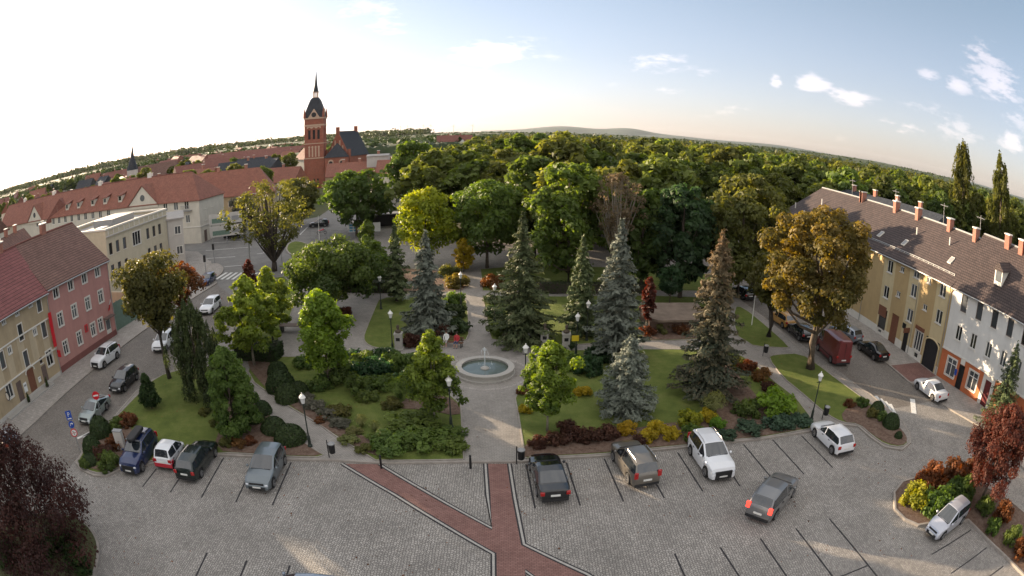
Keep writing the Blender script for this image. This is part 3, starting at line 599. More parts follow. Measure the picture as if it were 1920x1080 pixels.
tree('upright yellow topped maple standing behind the one by the box hedge', 510, 640, 500, 498, 96, 'flame', 'maple', .15, seed=18, s=.14, clump=.2, dens=2.4, name='maple_tree')
tree('bright green maple on the big left lawn, taller than the hedge balls around it', 616, 728, 598, 540, 122, 'egg', 'bright', .17, seed=19, s=.12, clump=.24, dens=2.6, cap=22000, name='maple_tree', tr=.12)
tree('broad dark green tree left of the park, beside the dark spruces', 628, 600, 612, 448, 190, 'round', 'green', .14, seed=20, s=.16, clump=.25, dens=2.6, cap=24000, bark='bark_dark')
tree('yellow green tree with an orange patch behind the broad dark tree', 690, 560, 684, 442, 92, 'round', 'hornbeam', .2, seed=21, s=.2)
tree('forked bare limbed street tree with thin leaves at the junction', 513, 508, 524, 332, 172, 'round', 'olive', .22, seed=22, s=.2, nb=30, dens=.5, bark='bark_dark', fork=.40, clump=.15, tr=.42, hollow=.6)
tree('small dark red tree between the junction and the yellow topped maples', 470, 560, 468, 486, 34, 'egg', 'redlit', .1, seed=23, s=.16, name='maple_tree')
tree('narrow dark brownish spruce left of the two park spruces on the axis', 745, 566, 741, 420, 66, 'conifer', 'spruce', .10, seed=24, name='spruce_tree', droop=.5, ragged=.5)
tree('blue grey spruce on the sunlit lawn left of the central path', 804, 622, 800, 436, 120, 'conifer', 'bluespruce', .04, seed=25, name='spruce_tree', cap=20000, nbr=10, ragged=.35, droop=.5)
tree('glowing yellow tree left of the central path beyond the spruces', 800, 505, 806, 350, 125, 'round', 'yellow', .14, seed=26, s=.22, clump=.25, cap=16000)
tree('large light green locust tree behind the central path', 915, 505, 930, 335, 165, 'round', 'hornbeam', .12, seed=27, s=.22, clump=.24, cap=18000)
tree('drooping yellow orange young tree at the head of the central path', 872, 512, 876, 448, 42, 'egg', 'gold', .05, seed=28, s=.2)
tree('big dark green spruce right of the central path', 978, 640, 988, 402, 156, 'conifer', 'spruce', .05, seed=29, name='spruce_tree', cap=26000, nbr=9, gap=.46, ragged=.4, droop=.5)
tree('slim olive tipped spruce between the big green and the tall blue spruce', 1086, 630, 1088, 444, 88, 'conifer', 'spruce', .05, seed=30, name='spruce_tree', cap=16000, tip=lambda t: .35+.5*t)
tree('tall blue spruce right of the fountain, the bluest and tallest', 1152, 672, 1160, 412, 150, 'conifer', 'bluespruce', .03, seed=31, name='spruce_tree', cap=30000, nbr=11, gap=.42, ragged=.32, droop=.45)
tree('short lopsided blue spruce in front of the tall one', 1172, 776, 1160, 628, 132, 'conifer', 'bluespruce', .03, seed=32, name='spruce_tree', cap=24000, nbr=13, gap=.26, ragged=.4, power=.62, s=.1)
tree('large spruce with red brown top on the right lawn', 1326, 742, 1340, 430, 160, 'conifer', 'tipspruce', .03, seed=33, name='spruce_tree', cap=32000, nbr=10, gap=.44, ragged=.38, droop=.5, tip=lambda t: .02+1.2*max(0, t-.38), power=.72)
tree('yellow green young maple with pale trunk right of the central path', 1026, 812, 1030, 636, 106, 'egg', 'maple', .19, seed=34, s=.1, clump=.24, dens=3.0, cap=22000, name='maple_tree', bark='bark_pale', tr=.075)
tree('yellow green young maple left of the central path by the fountain', 815, 792, 810, 618, 112, 'flame', 'maple', .12, seed=35, s=.1, clump=.24, dens=2.3, cap=22000, name='maple_tree', bark='bark_pale', tr=.075)
tree('thin dark red tree right of the tall blue spruce', 1212, 630, 1212, 520, 32, 'egg', 'redlit', .25, seed=36, s=.14, name='maple_tree', tr=.06)
tree('half dead tree with grey twigs in front of the dense wood', 1150, 560, 1150, 322, 128, 'spread', 'bare', .3, seed=37, s=.15, nb=60, dens=.35, fork=.9, bark='bark_pale', clump=.16, tr=.25, hollow=.35)
tree('tall green yellow tree left of the half dead one', 1062, 545, 1075, 298, 160, 'round', 'hornbeam', .1, seed=38, s=.26, clump=.2, dens=2.6, cap=18000)
tree('broad orange brown autumn tree by the right hand street and red van', 1519, 694, 1535, 386, 245, 'round', 'orange', .27, seed=39, s=.15, clump=.17, dens=2.1, cap=30000, tr=.42, nb=18, bark='bark')
tree('olive street tree behind the orange autumn tree', 1442, 634, 1440, 470, 110, 'round', 'olive', .3, seed=40, s=.2, tr=.3, bark='bark_dark')
tree('big brownish green tree left of the yellow apartment house', 1384, 560, 1400, 322, 190, 'round', 'olive', .12, seed=41, s=.25, clump=.2, cap=18000)
tree('dark leafy tree behind the brown topped spruce', 1275, 560, 1240, 338, 150, 'round', 'deep', .1, seed=42, s=.25, clump=.2, cap=16000)
tree('dark tree between the half dead tree and the tall olive wood edge', 1200, 548, 1196, 350, 110, 'round', 'green', .1, seed=43, s=.25, clump=.22, cap=14000)
tree('small dark tree behind the garden pavilion', 1256, 578, 1250, 498, 60, 'round', 'deep', .3, seed=44, s=.18, tr=.08)
tree('tall poplar behind the yellow house, the left and taller one', 0, 0, 1803, 264, 95, 'column', 'olive', .05, seed=45, base=(113, 107), s=.42, vert=True, clump=.3, cap=9000, name='poplar_tree')
tree('tall poplar behind the yellow house, the right and shorter one', 0, 0, 1877, 290, 95, 'column', 'olive', .05, seed=46, base=(120, 94), s=.42, vert=True, clump=.3, cap=9000, name='poplar_tree')
tree('dark red maple at the right edge of the car park, behind the silver car', 1838, 945, 1850, 735, 185, 'egg', 'redlit', .16, seed=47, s=.085, name='maple_tree', cap=24000, dens=2.4, clump=.22, tr=.13)
tree('dark green conifer at the right edge in front of the white house', 0, 0, 1908, 640, 140, 'conifer', 'spruce', .05, seed=48, base=(39.9, 26.0), name='spruce_tree', s=.09, cap=22000)
tree('rounded green tree in front of the church', 668, 442, 668, 314, 150, 'round', 'green', .1, seed=49, s=.36, clump=.22, cap=14000)
tree('grey green tree beside the white corner building', 458, 446, 452, 366, 70, 'round', 'grey', .1, seed=50, s=.36)
tree('brownish tree between the white corner building and the church', 560, 425, 556, 330, 80, 'round', 'olive', .1, seed=51, s=.36)
tree('dark round tree right of the church', 775, 400, 778, 262, 100, 'round', 'green', .08, seed=52, s=.45, clump=.22)
tree('tall round tree with sunlit crown right of the church square', 840, 405, 850, 300, 110, 'round', 'hornbeam', .08, seed=53, s=.45, clump=.22)
tree('small pale tree in front of the notice boards', 690, 470, 688, 410, 36, 'egg', 'hornbeam', .1, seed=54, s=.2)
tree('small red leaved tree on the corner by the white building', 500, 440, 498, 405, 34, 'round', 'rust', .1, seed=55, s=.25)
tree('low dark tree at the foot of the forked street tree', 560, 520, 556, 492, 40, 'dome', 'dark', .02, seed=56, s=.18)

# shrubs: a few shapes, each bush a thing of its own with its own leaves
def shrub_mesh(kind, seed, n=1500):
    rng = np.random.default_rng(seed)
    if kind == 'ball': d = rng.normal(size=(n, 3)); d[:, 2] = np.abs(d[:, 2]); d /= np.linalg.norm(d, axis=1, keepdims=True); P = d*rng.uniform(.88, 1.0, n)[:, None]; s = .06; Nn = d+rng.normal(size=(n, 3))*.35
    elif kind == 'grass':
        a = rng.uniform(0, 6.28, n); e = rng.uniform(.2, 1, n); u = rng.uniform(0, 1, n); rr = u*e; P = np.stack([rr*np.cos(a), rr*np.sin(a), u*(1.25-.6*u*e)+.02], 1)
        me = leaf_mesh('crown', P, np.stack([np.cos(a), np.sin(a), .8+0*a], 1), .13, rng.uniform(0, 1, n)*.6+.4*u, LM['grassy'], asp=.12, rng=rng); return me
    else:
        nc = 26; a = rng.uniform(0, 6.28, nc); rr = rng.uniform(0, .75, nc)**.7; z = rng.uniform(.15, .8, nc)*np.sqrt(1-rr**2*.8); CC = np.stack([rr*np.cos(a), rr*np.sin(a), z], 1)
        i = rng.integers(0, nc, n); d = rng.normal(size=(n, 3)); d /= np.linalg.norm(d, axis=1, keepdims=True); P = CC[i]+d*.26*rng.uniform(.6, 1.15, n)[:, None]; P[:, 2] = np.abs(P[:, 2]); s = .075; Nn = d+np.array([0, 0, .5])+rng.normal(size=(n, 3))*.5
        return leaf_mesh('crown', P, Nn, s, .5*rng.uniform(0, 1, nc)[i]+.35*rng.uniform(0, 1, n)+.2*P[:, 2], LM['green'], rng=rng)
    return leaf_mesh('crown', P, Nn, s, rng.uniform(0, 1, n), LM['box'], rng=rng)
SH = {'ball': [shrub_mesh('ball', 1, 3400)], 'loose': [shrub_mesh('loose', s, 2200) for s in (2, 3, 4)], 'grass': [shrub_mesh('grass', 5, 1300)]}
core_me = MB().lathe([(.86, -.05), (.87, .3), (.72, .62), (.4, .83), (0.01, .88)], 14).mesh('core', M['bark_dark'], True)
_sn = [0]
def shrub(label, px, py, wpx, hpx=None, kind='loose', leaf='green', name='shrub', cat='shrub', group=None, z=.16, hf=None):
    """px,py = foot of the bush nearest the camera in the survey, wpx = its width there"""
    _sn[0] += 1; rng = random.Random(_sn[0]); x, y = g(px, py); r = radius_at((x, y), .5, wpx*(1.0 if kind == 'ball' else 1.18)); D = math.hypot(x, y)
    x += x/D*r*.85; y += y/D*r*.85
    h = r*(hf or 1.25)
    o = link(name, rng.choice(SH[kind])); o.location = (x, y, z); o.scale = (r, r*rng.uniform(.9, 1.1), h); o.rotation_euler = (0, 0, rng.uniform(0, 6.28))
    o.material_slots[0].link = 'OBJECT'; o.material_slots[0].material = LM[leaf]; tag(o, label, cat, group); return o
S = shrub
S('large clipped dark hedge ball by the foot of the near left lamp', 547, 843, 68, kind='ball', leaf='box', hf=.95)
S('clipped hedge ball behind the grey hatchback', 516, 822, 60, kind='ball', leaf='box', hf=.9)
S('small clipped ball next to the ragged columnar tree', 494, 785, 40, kind='ball', leaf='box')
S('low clipped ball tucked under the ragged columnar tree', 480, 800, 44, kind='ball', leaf='box')
S('round clipped ball nearest the box hedge along the path', 521, 712, 42, kind='ball', leaf='box')
S('biggest clipped ball in the middle of the path border', 528, 744, 64, kind='ball', leaf='box')
S('clipped ball right of the biggest one in the path border', 560, 752, 44, kind='ball', leaf='box')
S('clipped ball at the lower end of the path border group', 540, 763, 54, kind='ball', leaf='box')
S('dark rounded yew on the tip of the left island', 180, 858, 52, kind='ball', leaf='box')
S('dark rounded yew behind the tip of the left island', 196, 826, 58, kind='ball', leaf='box')
S('low dark yew beside the white utility cabinet', 176, 878, 50, kind='ball', leaf='box', hf=.6)
for i, (x, y, w, l, t) in enumerate([(204, 872, 52, 'barberry', 'reddish bush at the rim of the left island, left of the utility cabinet'), (226, 850, 50, 'rust', 'brown red bush right behind the utility cabinet'), (246, 806, 44, 'rust', 'brown bush at the top of the left island bed'), (212, 890, 60, 'green', 'low green bush at the kerb of the left island'), (165, 884, 30, 'green', 'tiny green bush at the tip kerb of the left island'), (222, 812, 38, 'green', 'green bush beside the pole of the no entry sign'),
                                     (428, 845, 32, 'olive', 'low olive bush in front of the ragged columnar tree'), (452, 848, 34, 'rust', 'brown low bush behind the empty bay beside the grey hatchback'), (408, 806, 26, 'olive', 'small olive bush in the bark under the dark column'), (386, 785, 26, 'olive', 'small greyish bush at the lawn edge by the dark column'), (470, 842, 30, 'rust', 'low brown bush left of the grey hatchback')]):
    S(t, x, y, w, leaf=l, hf=.9)
S('broad low juniper carpet shrub at the car park end of the left lawn', 740, 866, 86, leaf='hornbeam', hf=.55)
S('broad low juniper carpet shrub next to the central path', 800, 864, 96, leaf='hornbeam', hf=.55)
S('low juniper at the corner of the central path and the kerb', 845, 862, 60, leaf='hornbeam', hf=.6)
S('low juniper at the back of the left carpet bed', 780, 830, 100, leaf='hornbeam', hf=.45)
S('fountain of ornamental grass on the left lawn', 750, 764, 56, kind='grass', leaf='hornbeam', name='ornamental_grass', cat='grass')
S('small pale grass tuft, left of two in the path border', 678, 812, 32, kind='grass', leaf='grassy', name='ornamental_grass', cat='grass')
S('small pale grass tuft, right of two in the path border', 703, 820, 28, kind='grass', leaf='grassy', name='ornamental_grass', cat='grass')
for i, (x, y, w, l, t) in enumerate([(590, 778, 40, 'grey', 'greyish lavender cushion highest in the path border'), (615, 795, 44, 'grey', 'greyish cushion above the small brown shrub in the path border'), (640, 812, 40, 'grey', 'greyish cushion beside the pale grass tufts'), (600, 800, 26, 'rust', 'small brown shrub at the path edge'), (656, 842, 40, 'grassy', 'straw coloured plant near the lower path edge'), (683, 858, 36, 'olive', 'olive low plant by the corner of the carpet juniper'), (665, 826, 34, 'grassy', 'straw coloured plant behind the olive one'), (640, 790, 50, 'olive', 'olive bush at the lawn side of the path border'), (575, 762, 36, 'grey', 'grey cushion next to the clipped balls')]):
    S(t, x, y, w, leaf=l, hf=.6)
for i, (x, y, w, l, t) in enumerate([(640, 735, 70, 'green', 'bushy green sumac below the bright green maple'), (700, 726, 74, 'deep', 'dark bluish sumac in the middle of the left lawn'), (745, 712, 66, 'green', 'green sumac beside the park lamp by the fountain'), (770, 740, 60, 'deep', 'dark sumac under the young maple left of the axis'), (676, 752, 60, 'green', 'lower green sumac in front of the middle clump'), (720, 690, 50, 'deep', 'dark sumac by the cross path'), (800, 705, 60, 'green', 'green bush left of the fountain'), (600, 742, 50, 'green', 'green bush left of the bright green maple trunk')]):
    S(t, x, y, w, leaf=l, hf=1.0)
for i, (x, y, w, l, t) in enumerate([(1008, 850, 40, 'barberry', 'dark red barberry nearest the litter bin right of the axis'), (1042, 848, 44, 'barberry', 'dark red barberry behind the parked dark saloon'), (1075, 842, 48, 'barberry', 'dark red barberry in the row, above the empty bay'), (1108, 840, 46, 'barberry', 'dark red barberry left of the bronze estate car'), (1138, 834, 44, 'barberry', 'last dark red barberry of the row before the yellow bushes'), (1060, 822, 40, 'barberry', 'barberry in the back of the red row'),
                                     (1172, 824, 38, 'gold', 'single yellow bush at the left end of the yellow group'), (1215, 838, 40, 'gold', 'yellow bush behind the bronze estate car'), (1232, 822, 38, 'gold', 'tall yellow bush at the back of the yellow group'), (1258, 836, 40, 'gold', 'yellow bush beside the white crossover'), (1290, 812, 52, 'yellow', 'yellow green bush behind the white crossover'), (1328, 800, 40, 'gold', 'yellow flowering plant right of the grass fountain'), (1296, 838, 50, 'green', 'green bush right of the yellow group'), (1200, 842, 30, 'barberry', 'small dark shrub under the yellow bushes'),
                                     (1345, 812, 34, 'bright', 'light green leafy shrub by the right border'), (1092, 750, 34, 'gold', 'golden bush between the young maple and the short blue spruce'), (986, 782, 28, 'gold', 'small golden bush by the central path edge'), (1100, 712, 60, 'deep', 'dark green bush behind the golden bush'), (1070, 700, 50, 'green', 'green bush behind the young maple right of the axis'), (1120, 690, 60, 'deep', 'bushy dark shrub left of the short blue spruce'),
                                     (1398, 792, 56, 'green', 'dark green laurel left of the light one'), (1452, 795, 86, 'bright', 'big light green laurel near the right path'), (1405, 825, 60, 'juniper', 'blue green carpet juniper behind the parking kerb, left one'), (1455, 815, 66, 'juniper', 'blue green carpet juniper in front of the light laurel'), (1495, 808, 50, 'juniper', 'blue green carpet juniper next to the white hatchback'), (1360, 832, 40, 'juniper', 'low juniper right of the white crossover'),
                                     (1400, 706, 40, 'rust', 'brown border shrub at the bend of the right path'), (1425, 722, 40, 'rust', 'brown border shrub along the right path'), (1385, 700, 36, 'olive', 'olive border shrub next to the brown topped spruce'), (1440, 740, 30, 'barberry', 'dark red border shrub above the laurels'), (980, 745, 24, 'rust', 'little brown plant at the edge of the round place')]):
    S(t, x, y, w, leaf=l, hf=1.0 if l != 'juniper' else .55)
S('feathery grass fountain in the right border', 1335, 796, 56, kind='grass', leaf='grassy', name='ornamental_grass', cat='grass', hf=1.4)
for i, (x, y, w, l, t) in enumerate([(1612, 768, 30, 'green', 'small hedge cushion at the upper end of the pointed bed'), (1632, 790, 30, 'olive', 'small olive cushion in the pointed bed'), (1650, 798, 32, 'green', 'round green cushion in the pointed bed'), (1590, 770, 26, 'rust', 'brown heather in the pointed bed')]): S(t, x, y, w, leaf=l, hf=.9)
S('largest clipped ball in the pointed bed by the right street', 1665, 808, 42, kind='ball', leaf='box')
S('clipped ball behind the largest one in the pointed bed', 1640, 780, 34, kind='ball', leaf='box')
S('small dark ball at the tip of the pointed bed', 1680, 826, 20, kind='ball', leaf='box')
for i, (x, y, w, l, t) in enumerate([(1706, 966, 74, 'yellow', 'yellow green bush at the rounded left end of the right island'), (1732, 938, 84, 'firered', 'orange red bush at the back of the right island'), (1745, 978, 84, 'hornbeam', 'green bush at the front of the right island'), (1785, 958, 84, 'green', 'green bush beside the red maple trunk'), (1775, 922, 78, 'rust', 'second orange bush beside the red maple'), (1872, 992, 62, 'firered', 'glowing orange globe bush right of the silver car'), (1852, 1010, 46, 'hornbeam', 'olive bush at the kerb right of the silver car'), (1838, 975, 52, 'green', 'olive bush behind the silver car'), (1905, 1062, 78, 'firered', 'orange bush nearest the lower right corner'), (1886, 1030, 56, 'hornbeam', 'green bush between the two orange ones'), (1818, 912, 70, 'rust', 'brown bush under the red maple')]): S(t, x, y, w, leaf=l, hf=1.05)
for i, (x, y, w, l, t) in enumerate([(130, 1050, 90, 'dark', 'dark undergrowth bush at the rim of the near left island'), (90, 1075, 90, 'dark', 'dark undergrowth below the big red maple'), (30, 1070, 90, 'dark', 'dark undergrowth hard against the trunk of the big red maple'), (160, 1090, 80, 'dark', 'dark undergrowth by the kerb of the near left island')]): S(t, x, y, w, leaf=l, hf=.7)
for i, (x, y, w, l, t) in enumerate([(858, 600, 46, 'box', 'dark hedge bush left of the central path by the spruce'), (855, 575, 40, 'hornbeam', 'light green bush at the upper corner of the sunlit lawn'), (862, 632, 50, 'box', 'dark low hedge beside the bench with people'), (830, 636, 40, 'barberry', 'reddish hedge behind the bench with people'), (925, 575, 34, 'box', 'dark hedge ball at the corner right of the central path'), (927, 600, 36, 'box', 'lower dark hedge ball right of the central path'), (935, 634, 40, 'green', 'green bush beside the empty bench'), (1000, 640, 60, 'box', 'dark low hedge behind the empty bench'),
                                     (860, 545, 46, 'orange', 'orange brown hedge left of the central path head'), (925, 545, 44, 'rust', 'brown hedge right of the central path head'), (845, 525, 40, 'olive', 'olive bush behind the orange hedge'), (770, 655, 40, 'barberry', 'dark red hedge behind the left bust'), (645, 598, 30, 'redlit', 'round dark red bush at the curved path'), (1240, 630, 40, 'grassy', 'yellowish bush in front of the garden pavilion'), (1275, 632, 40, 'rust', 'brown bush right in front of the garden pavilion'), (1215, 636, 36, 'rust', 'brown bush left of the garden pavilion'), (1065, 660, 30, 'box', 'dark bush between the busts'), (600, 655, 60, 'box', 'dark hedge under the broad dark tree'), (700, 545, 60, 'box', 'dark clipped hedge along the upper path')]): S(t, x, y, w, leaf=l, hf=.95)
for i, (x, y, w, l, t) in enumerate([(655, 712, 60, 'green', 'green bush behind the bushy sumac'), (680, 700, 60, 'hornbeam', 'light green bush by the cross path'), (715, 742, 60, 'green', 'green bush in front of the bluish sumac'), (740, 738, 54, 'hornbeam', 'light green bush in front of the lamp sumac'), (660, 690, 50, 'deep', 'dark bush next to the cross path below the bright maple'), (765, 700, 56, 'green', 'bush beneath the lamp with white lantern'), (690, 765, 44, 'green', 'low bush at the sumac front edge'), (735, 775, 40, 'olive', 'olive cushion left of the grass fountain'), (820, 730, 50, 'green', 'green bush between the young maple and the fountain'), (570, 700, 44, 'green', 'bush right of the clipped balls near the cross path'), (775, 850, 70, 'green', 'green juniper in the middle of the carpet bed'), (720, 845, 60, 'hornbeam', 'light green juniper at the border end of the carpet bed'), (850, 835, 56, 'green', 'juniper at the path side of the carpet bed')]): S(t, x, y, w, leaf=l, hf=.8 if y < 800 else .5)
# clipped box-shaped hedge
def hedge(label, x0, x1, y0, y1, h, rz=0, n=6000, seed=3, leaf='box'):
    rng = np.random.default_rng(seed); cx, cy = (x0+x1)/2, (y0+y1)/2; a, b = (x1-x0)/2, (y1-y0)/2
    P = rng.uniform(-1, 1, (n, 3)); f = rng.integers(0, 5, n); P[f == 0, 0] = 1; P[f == 1, 0] = -1; P[f == 2, 1] = 1; P[f == 3, 1] = -1; P[f == 4, 2] = 1
    Nn = P**9+rng.normal(size=(n, 3))*.4; P = P*np.array([a, b, h/2])+np.array([0, 0, h/2]); P += rng.normal(size=(n, 3))*.03
    t = empty('hedge', (cx, cy, .14), rz, label=label, cat='hedge')
    link('foliage', leaf_mesh('foliage', P, Nn, .07, rng.uniform(0, 1, n), LM[leaf], rng=rng), t)
    MB().box(-a+.08, a-.08, -b+.08, b-.08, 0, h-.08).build('stems', M['bark_dark'], t)
hx, hy = g(478, 683)
hedge('clipped rectangular box hedge under the yellow topped maple', hx-2.2, hx+2.0, hy+.2, hy+2.4, 1.3)
hedge('long dark clipped hedge beside the upper park path', -22, -13, 67.6, 69.2, 1.3, seed=4)
hedge('long low hedge before the wood right of the central path', 1, 16, 67.8, 69.0, 1.2, seed=5)

# ---------------------------------------------------------------- the wood: individual trees, then far canopy
FT = []
for i in range(6):
    rng = np.random.default_rng(100+i); me, CC = crown('crown', rng, 3.0, 15.0, 4.6, ['round', 'egg', 'round', 'oval', 'spread', 'round'][i], LM['forest'], .42, 2.5, clump=.24+.02*(i % 3), cap=5200)
    FT.append((me, trunk_mesh('trunk', rng, 3.0, 12, .24, CC, M['bark_dark'], 7, n=5)))
rnd = random.Random(5)
def in_wood(x, y):
    az = math.degrees(math.atan2(x, y)); d = math.hypot(x, y)
    if y < 76 or (x < 2 and y < 93) or (x > 25 and y < 104): return False
    if x > 42 and d < 118: return False
    if x < -16+(y-90)*.02: return False
    return -18 < az < 62
wood = []; y = 76.0
while y < 330:
    st = 7.6 if y < 150 else 10 if y < 220 else 14
    x = -60.0
    while x < y*2.0:
        px_, py_ = x+rnd.uniform(-.35, .35)*st, y+rnd.uniform(-.35, .35)*st
        if in_wood(px_, py_) and math.hypot(px_, py_) < 330: wood.append((math.hypot(px_, py_), px_, py_))
        x += st
    y += st
for y_ in range(100, 190, 9):      # wood wrapping behind the right hand houses
    pass
wood.sort(); near, rest = wood[:295], wood[295:]
first = []
for k, (d, x, y) in enumerate(near):
    i = k % 6
    if len(first) <= i:
        o = empty('woodland_tree'); link('crown', FT[i][0], o); link('trunk', FT[i][1], o); first.append(o)
    else: o = copy_tree(first[i])
    front = d < 108; sc = rnd.uniform(.88, 1.2)
    o.location = (x, y, 0); o.rotation_euler = (0, 0, rnd.uniform(0, 6.28)); o.scale = (sc*rnd.uniform(.9, 1.2), sc*rnd.uniform(.9, 1.2), sc*rnd.uniform(.88, 1.08))
    tag(o, 'green broadleaf tree crowded among its like in the dense wood behind the park', 'tree', 'trees of the dense wood')
def canopy(name, pts, s, seed, leaf='forest', hh=(9, 14), r=(4, 7), per=260):
    rng = np.random.default_rng(seed); C = []; Nn = []; T = []
    for (x, y) in pts:
        n = per; d = rng.normal(size=(n, 3)); d[:, 2] = np.abs(d[:, 2])*.9; d /= np.linalg.norm(d, axis=1, keepdims=True); R = rng.uniform(*r); h = rng.uniform(*hh)
        C.append(np.array([x, y, h-R*.8])+d*R*np.array([1, 1, .9])*rng.uniform(.7, 1.08, n)[:, None]); Nn.append(d+rng.normal(size=(n, 3))*.4); T.append(rng.uniform(0, 1)*.6+.4*rng.uniform(0, 1, n))
    o = link(name, leaf_mesh(name, np.concatenate(C), np.concatenate(Nn), s, np.concatenate(T), LM[leaf], rng=rng)); return o
if rest: tag(canopy('far_wood', [(x, y) for d, x, y in rest], .62, 7, hh=(13, 17), r=(5, 7.5), per=300), 'continuous green canopy of the wood stretching back to the horizon', 'wood', kind='stuff')
def far_points(az0, az1, r0, r1, n, seed, base=0.0):
    q = random.Random(seed); return [(r*math.sin(a), r*math.cos(a)) for r, a in ((r0*(r1/r0)**q.random(), R_(q.uniform(az0, az1))) for _ in range(n))]
for nm_, a0, a1, r0, r1, n_, s_, h_, l_ in [('far_wood', -21, 67, 330, 1300, 2600, 1.5, (10, 15), 'canopy of the wood beyond the nearer trees'), ('far_wood', -74, -21, 430, 1400, 2400, 1.5, (9, 15), 'wooded gardens beyond the old town'), ('far_wood', -75, -8, 1400, 2350, 1500, 3.2, (18, 30), 'dark wooded rise on the horizon left of the church'), ('far_wood', -8, 67, 1300, 2500, 1500, 3.2, (10, 15), 'low wooded horizon right of the church')]:
    tag(canopy(nm_, far_points(a0, a1, r0, r1, n_, n_), s_, 40+n_ % 7, leaf='farwood', hh=h_, r=(5, 9) if s_ < 2 else (12, 20), per=52 if s_ < 2 else 34), l_, 'wood', kind='stuff')
# rolling woodland to the horizon as one canopy surface
def far_canopy(name, az0, az1, r0, r1, h, seed, n_az=420, n_r=120, amp=.9, m='farwood', lift=0.0):
    rng = np.random.default_rng(seed); vs = []; fs = []
    for j in range(n_r):
        r = r0*(r1/r0)**(j/(n_r-1))
        for i in range(n_az):
            a = R_(az0+(az1-az0)*i/(n_az-1)); x, y = r*math.sin(a), r*math.cos(a)
            z = h+lift*(r-r0)/(r1-r0)+amp*(rng.random()-.5)*2+1.6*math.sin(x*.013+y*.007)+1.4*math.sin(y*.004-x*.006+2)
            if j == 0: z = 0
            vs.append((x, y, z))
    for j in range(n_r-1):
        for i in range(n_az-1): fs.append((j*n_az+i, j*n_az+i+1, (j+1)*n_az+i+1, (j+1)*n_az+i))
    return MB().add(vs, fs).build(name, M[m], smooth=True)
M['farwood'] = mat('distant woodland', (.035, .052, .020), .95, .6, .05, .0, .6)
M['hill'] = mat('distant hill', (.045, .075, .07), .95, .1, .01)
tag(far_canopy('distant_woodland', -21, 68, 300, 2600, 11.5, 8), 'green wood running back to the hills', 'wood', kind='stuff')
tag(far_canopy('distant_woodland', -72, -21, 520, 2600, 11.0, 9, n_az=300, lift=3), 'low green wood and gardens behind the old town roofs', 'wood', kind='stuff')
def hill(name, az0, az1, R, prof, m='hill', thick=1500):
    """a ridge far off; prof(t) gives its height"""
    n = 400; vs = []; fs = []
    for i in range(n+1):
        a = R_(az0+(az1-az0)*i/n); z = prof(i/n)
        for rr, zz in ((R-thick, -30), (R-thick*.5, z*.62), (R, z), (R+thick*.7, -30)): vs.append((rr*math.sin(a), rr*math.cos(a), zz))
    for i in range(n):
        for k in range(3): fs.append((i*4+k, (i+1)*4+k, (i+1)*4+k+1, i*4+k+1))
    o = MB().add(vs, fs).build(name, M[m], smooth=True); o['kind'] = 'structure'
hill('hills', -3.0, 21, 8000, lambda t: 19+78*max(0, math.exp(-((t-.33)/.16)**2))*.95+88*math.exp(-((t-.58)/.10)**2)*.72+52*math.exp(-((t-.72)/.2)**2)*.5)
hill('hills', 12, 66, 6500, lambda t: 20+14*math.sin(t*9)+6*math.sin(t*31))
hill('hills', -75, -8, 2500, lambda t: 27+9*(1-t)+5*math.sin(t*7+1)+1.2*math.sin(t*43)+.8*math.sin(t*97), m='farwood', thick=900)

# ---------------------------------------------------------------- buildings
M['pink'] = mat('pink plaster', (.46, .235, .205), .9, .06, 1.5, .1, 40, stain=.14)
M['pinkbase'] = mat('dark pink plinth', (.20, .08, .07), .9, .1, 2)
M['beige'] = mat('beige plaster', (.42, .33, .21), .9, .08, 1.5, .1, 40, stain=.22)
M['beige_light'] = mat('light beige bands', (.50, .41, .28), .9, .08, 1.5, .1, 40, stain=.18)
M['creamw'] = mat('cream plaster', (.54, .475, .35), .9, .06, 1.5, .1, 40, stain=.12)
M['palewall'] = mat('pale wing plaster', (.50, .47, .43), .9, .06, 1.5, .1, 40, stain=.12)
M['lwhite'] = mat('off white plaster', (.60, .555, .47), .9, .06, 1, .1, 30, stain=.15)
M['yellow_a'] = mat('tan plaster', (.47, .34, .17), .9, .06, 1.5, .1, 40, stain=.14)
M['yellow_b'] = mat('light yellow plaster', (.58, .48, .29), .9, .06, 1.5, .1, 40, stain=.12)
M['whitewall'] = mat('white plaster', (.66, .65, .62), .9, .06, 1.5, .1, 40, stain=.14)
M['orange'] = mat('orange plaster', (.50, .15, .06), .9, .08, 1.5, .1, 40, stain=.12)
M['roof_pink'] = tilemat('brown red tiles', (.155, .085, .068), (.205, .115, .09))
M['roof_red'] = tilemat('red tiles', (.21, .085, .068), (.26, .11, .085))
M['roof_purple'] = tilemat('purple red tiles', (.19, .07, .068), (.24, .09, .082), .42)
M['roof_bright'] = tilemat('orange red tiles', (.25, .10, .07), (.31, .13, .09))
M['roof_brown'] = tilemat('dark brown tiles', (.060, .045, .043), (.085, .062, .057))
M['roof_slate'] = tilemat('dark slate', (.035, .04, .05), (.055, .06, .07))
M['roof_flat'] = mat('flat roof felt', (.33, .31, .29), .9, .2, 1)
M['trim'] = mat('pale trim', (.66, .63, .57), .7, .08, 2)
M['reveal'] = mat('dark opening', (.02, .02, .022), .6, .2, 2)
M['browndoor'] = mat('brown door', (.17, .07, .04), .6, .15, 4)
M['greydoor'] = mat('grey brown door', (.14, .10, .085), .7, .15, 4)
M['redcloth'] = mat('red cloth', (.45, .02, .02), .7, .1, 3)
M['whitecloth'] = mat('white cloth', (.7, .7, .68), .7, .05, 3)
M['bluesign'] = mat('blue sign', (.02, .07, .35), .4, .05, 3)
M['redsign'] = mat('red sign', (.55, .02, .03), .4, .05, 3)
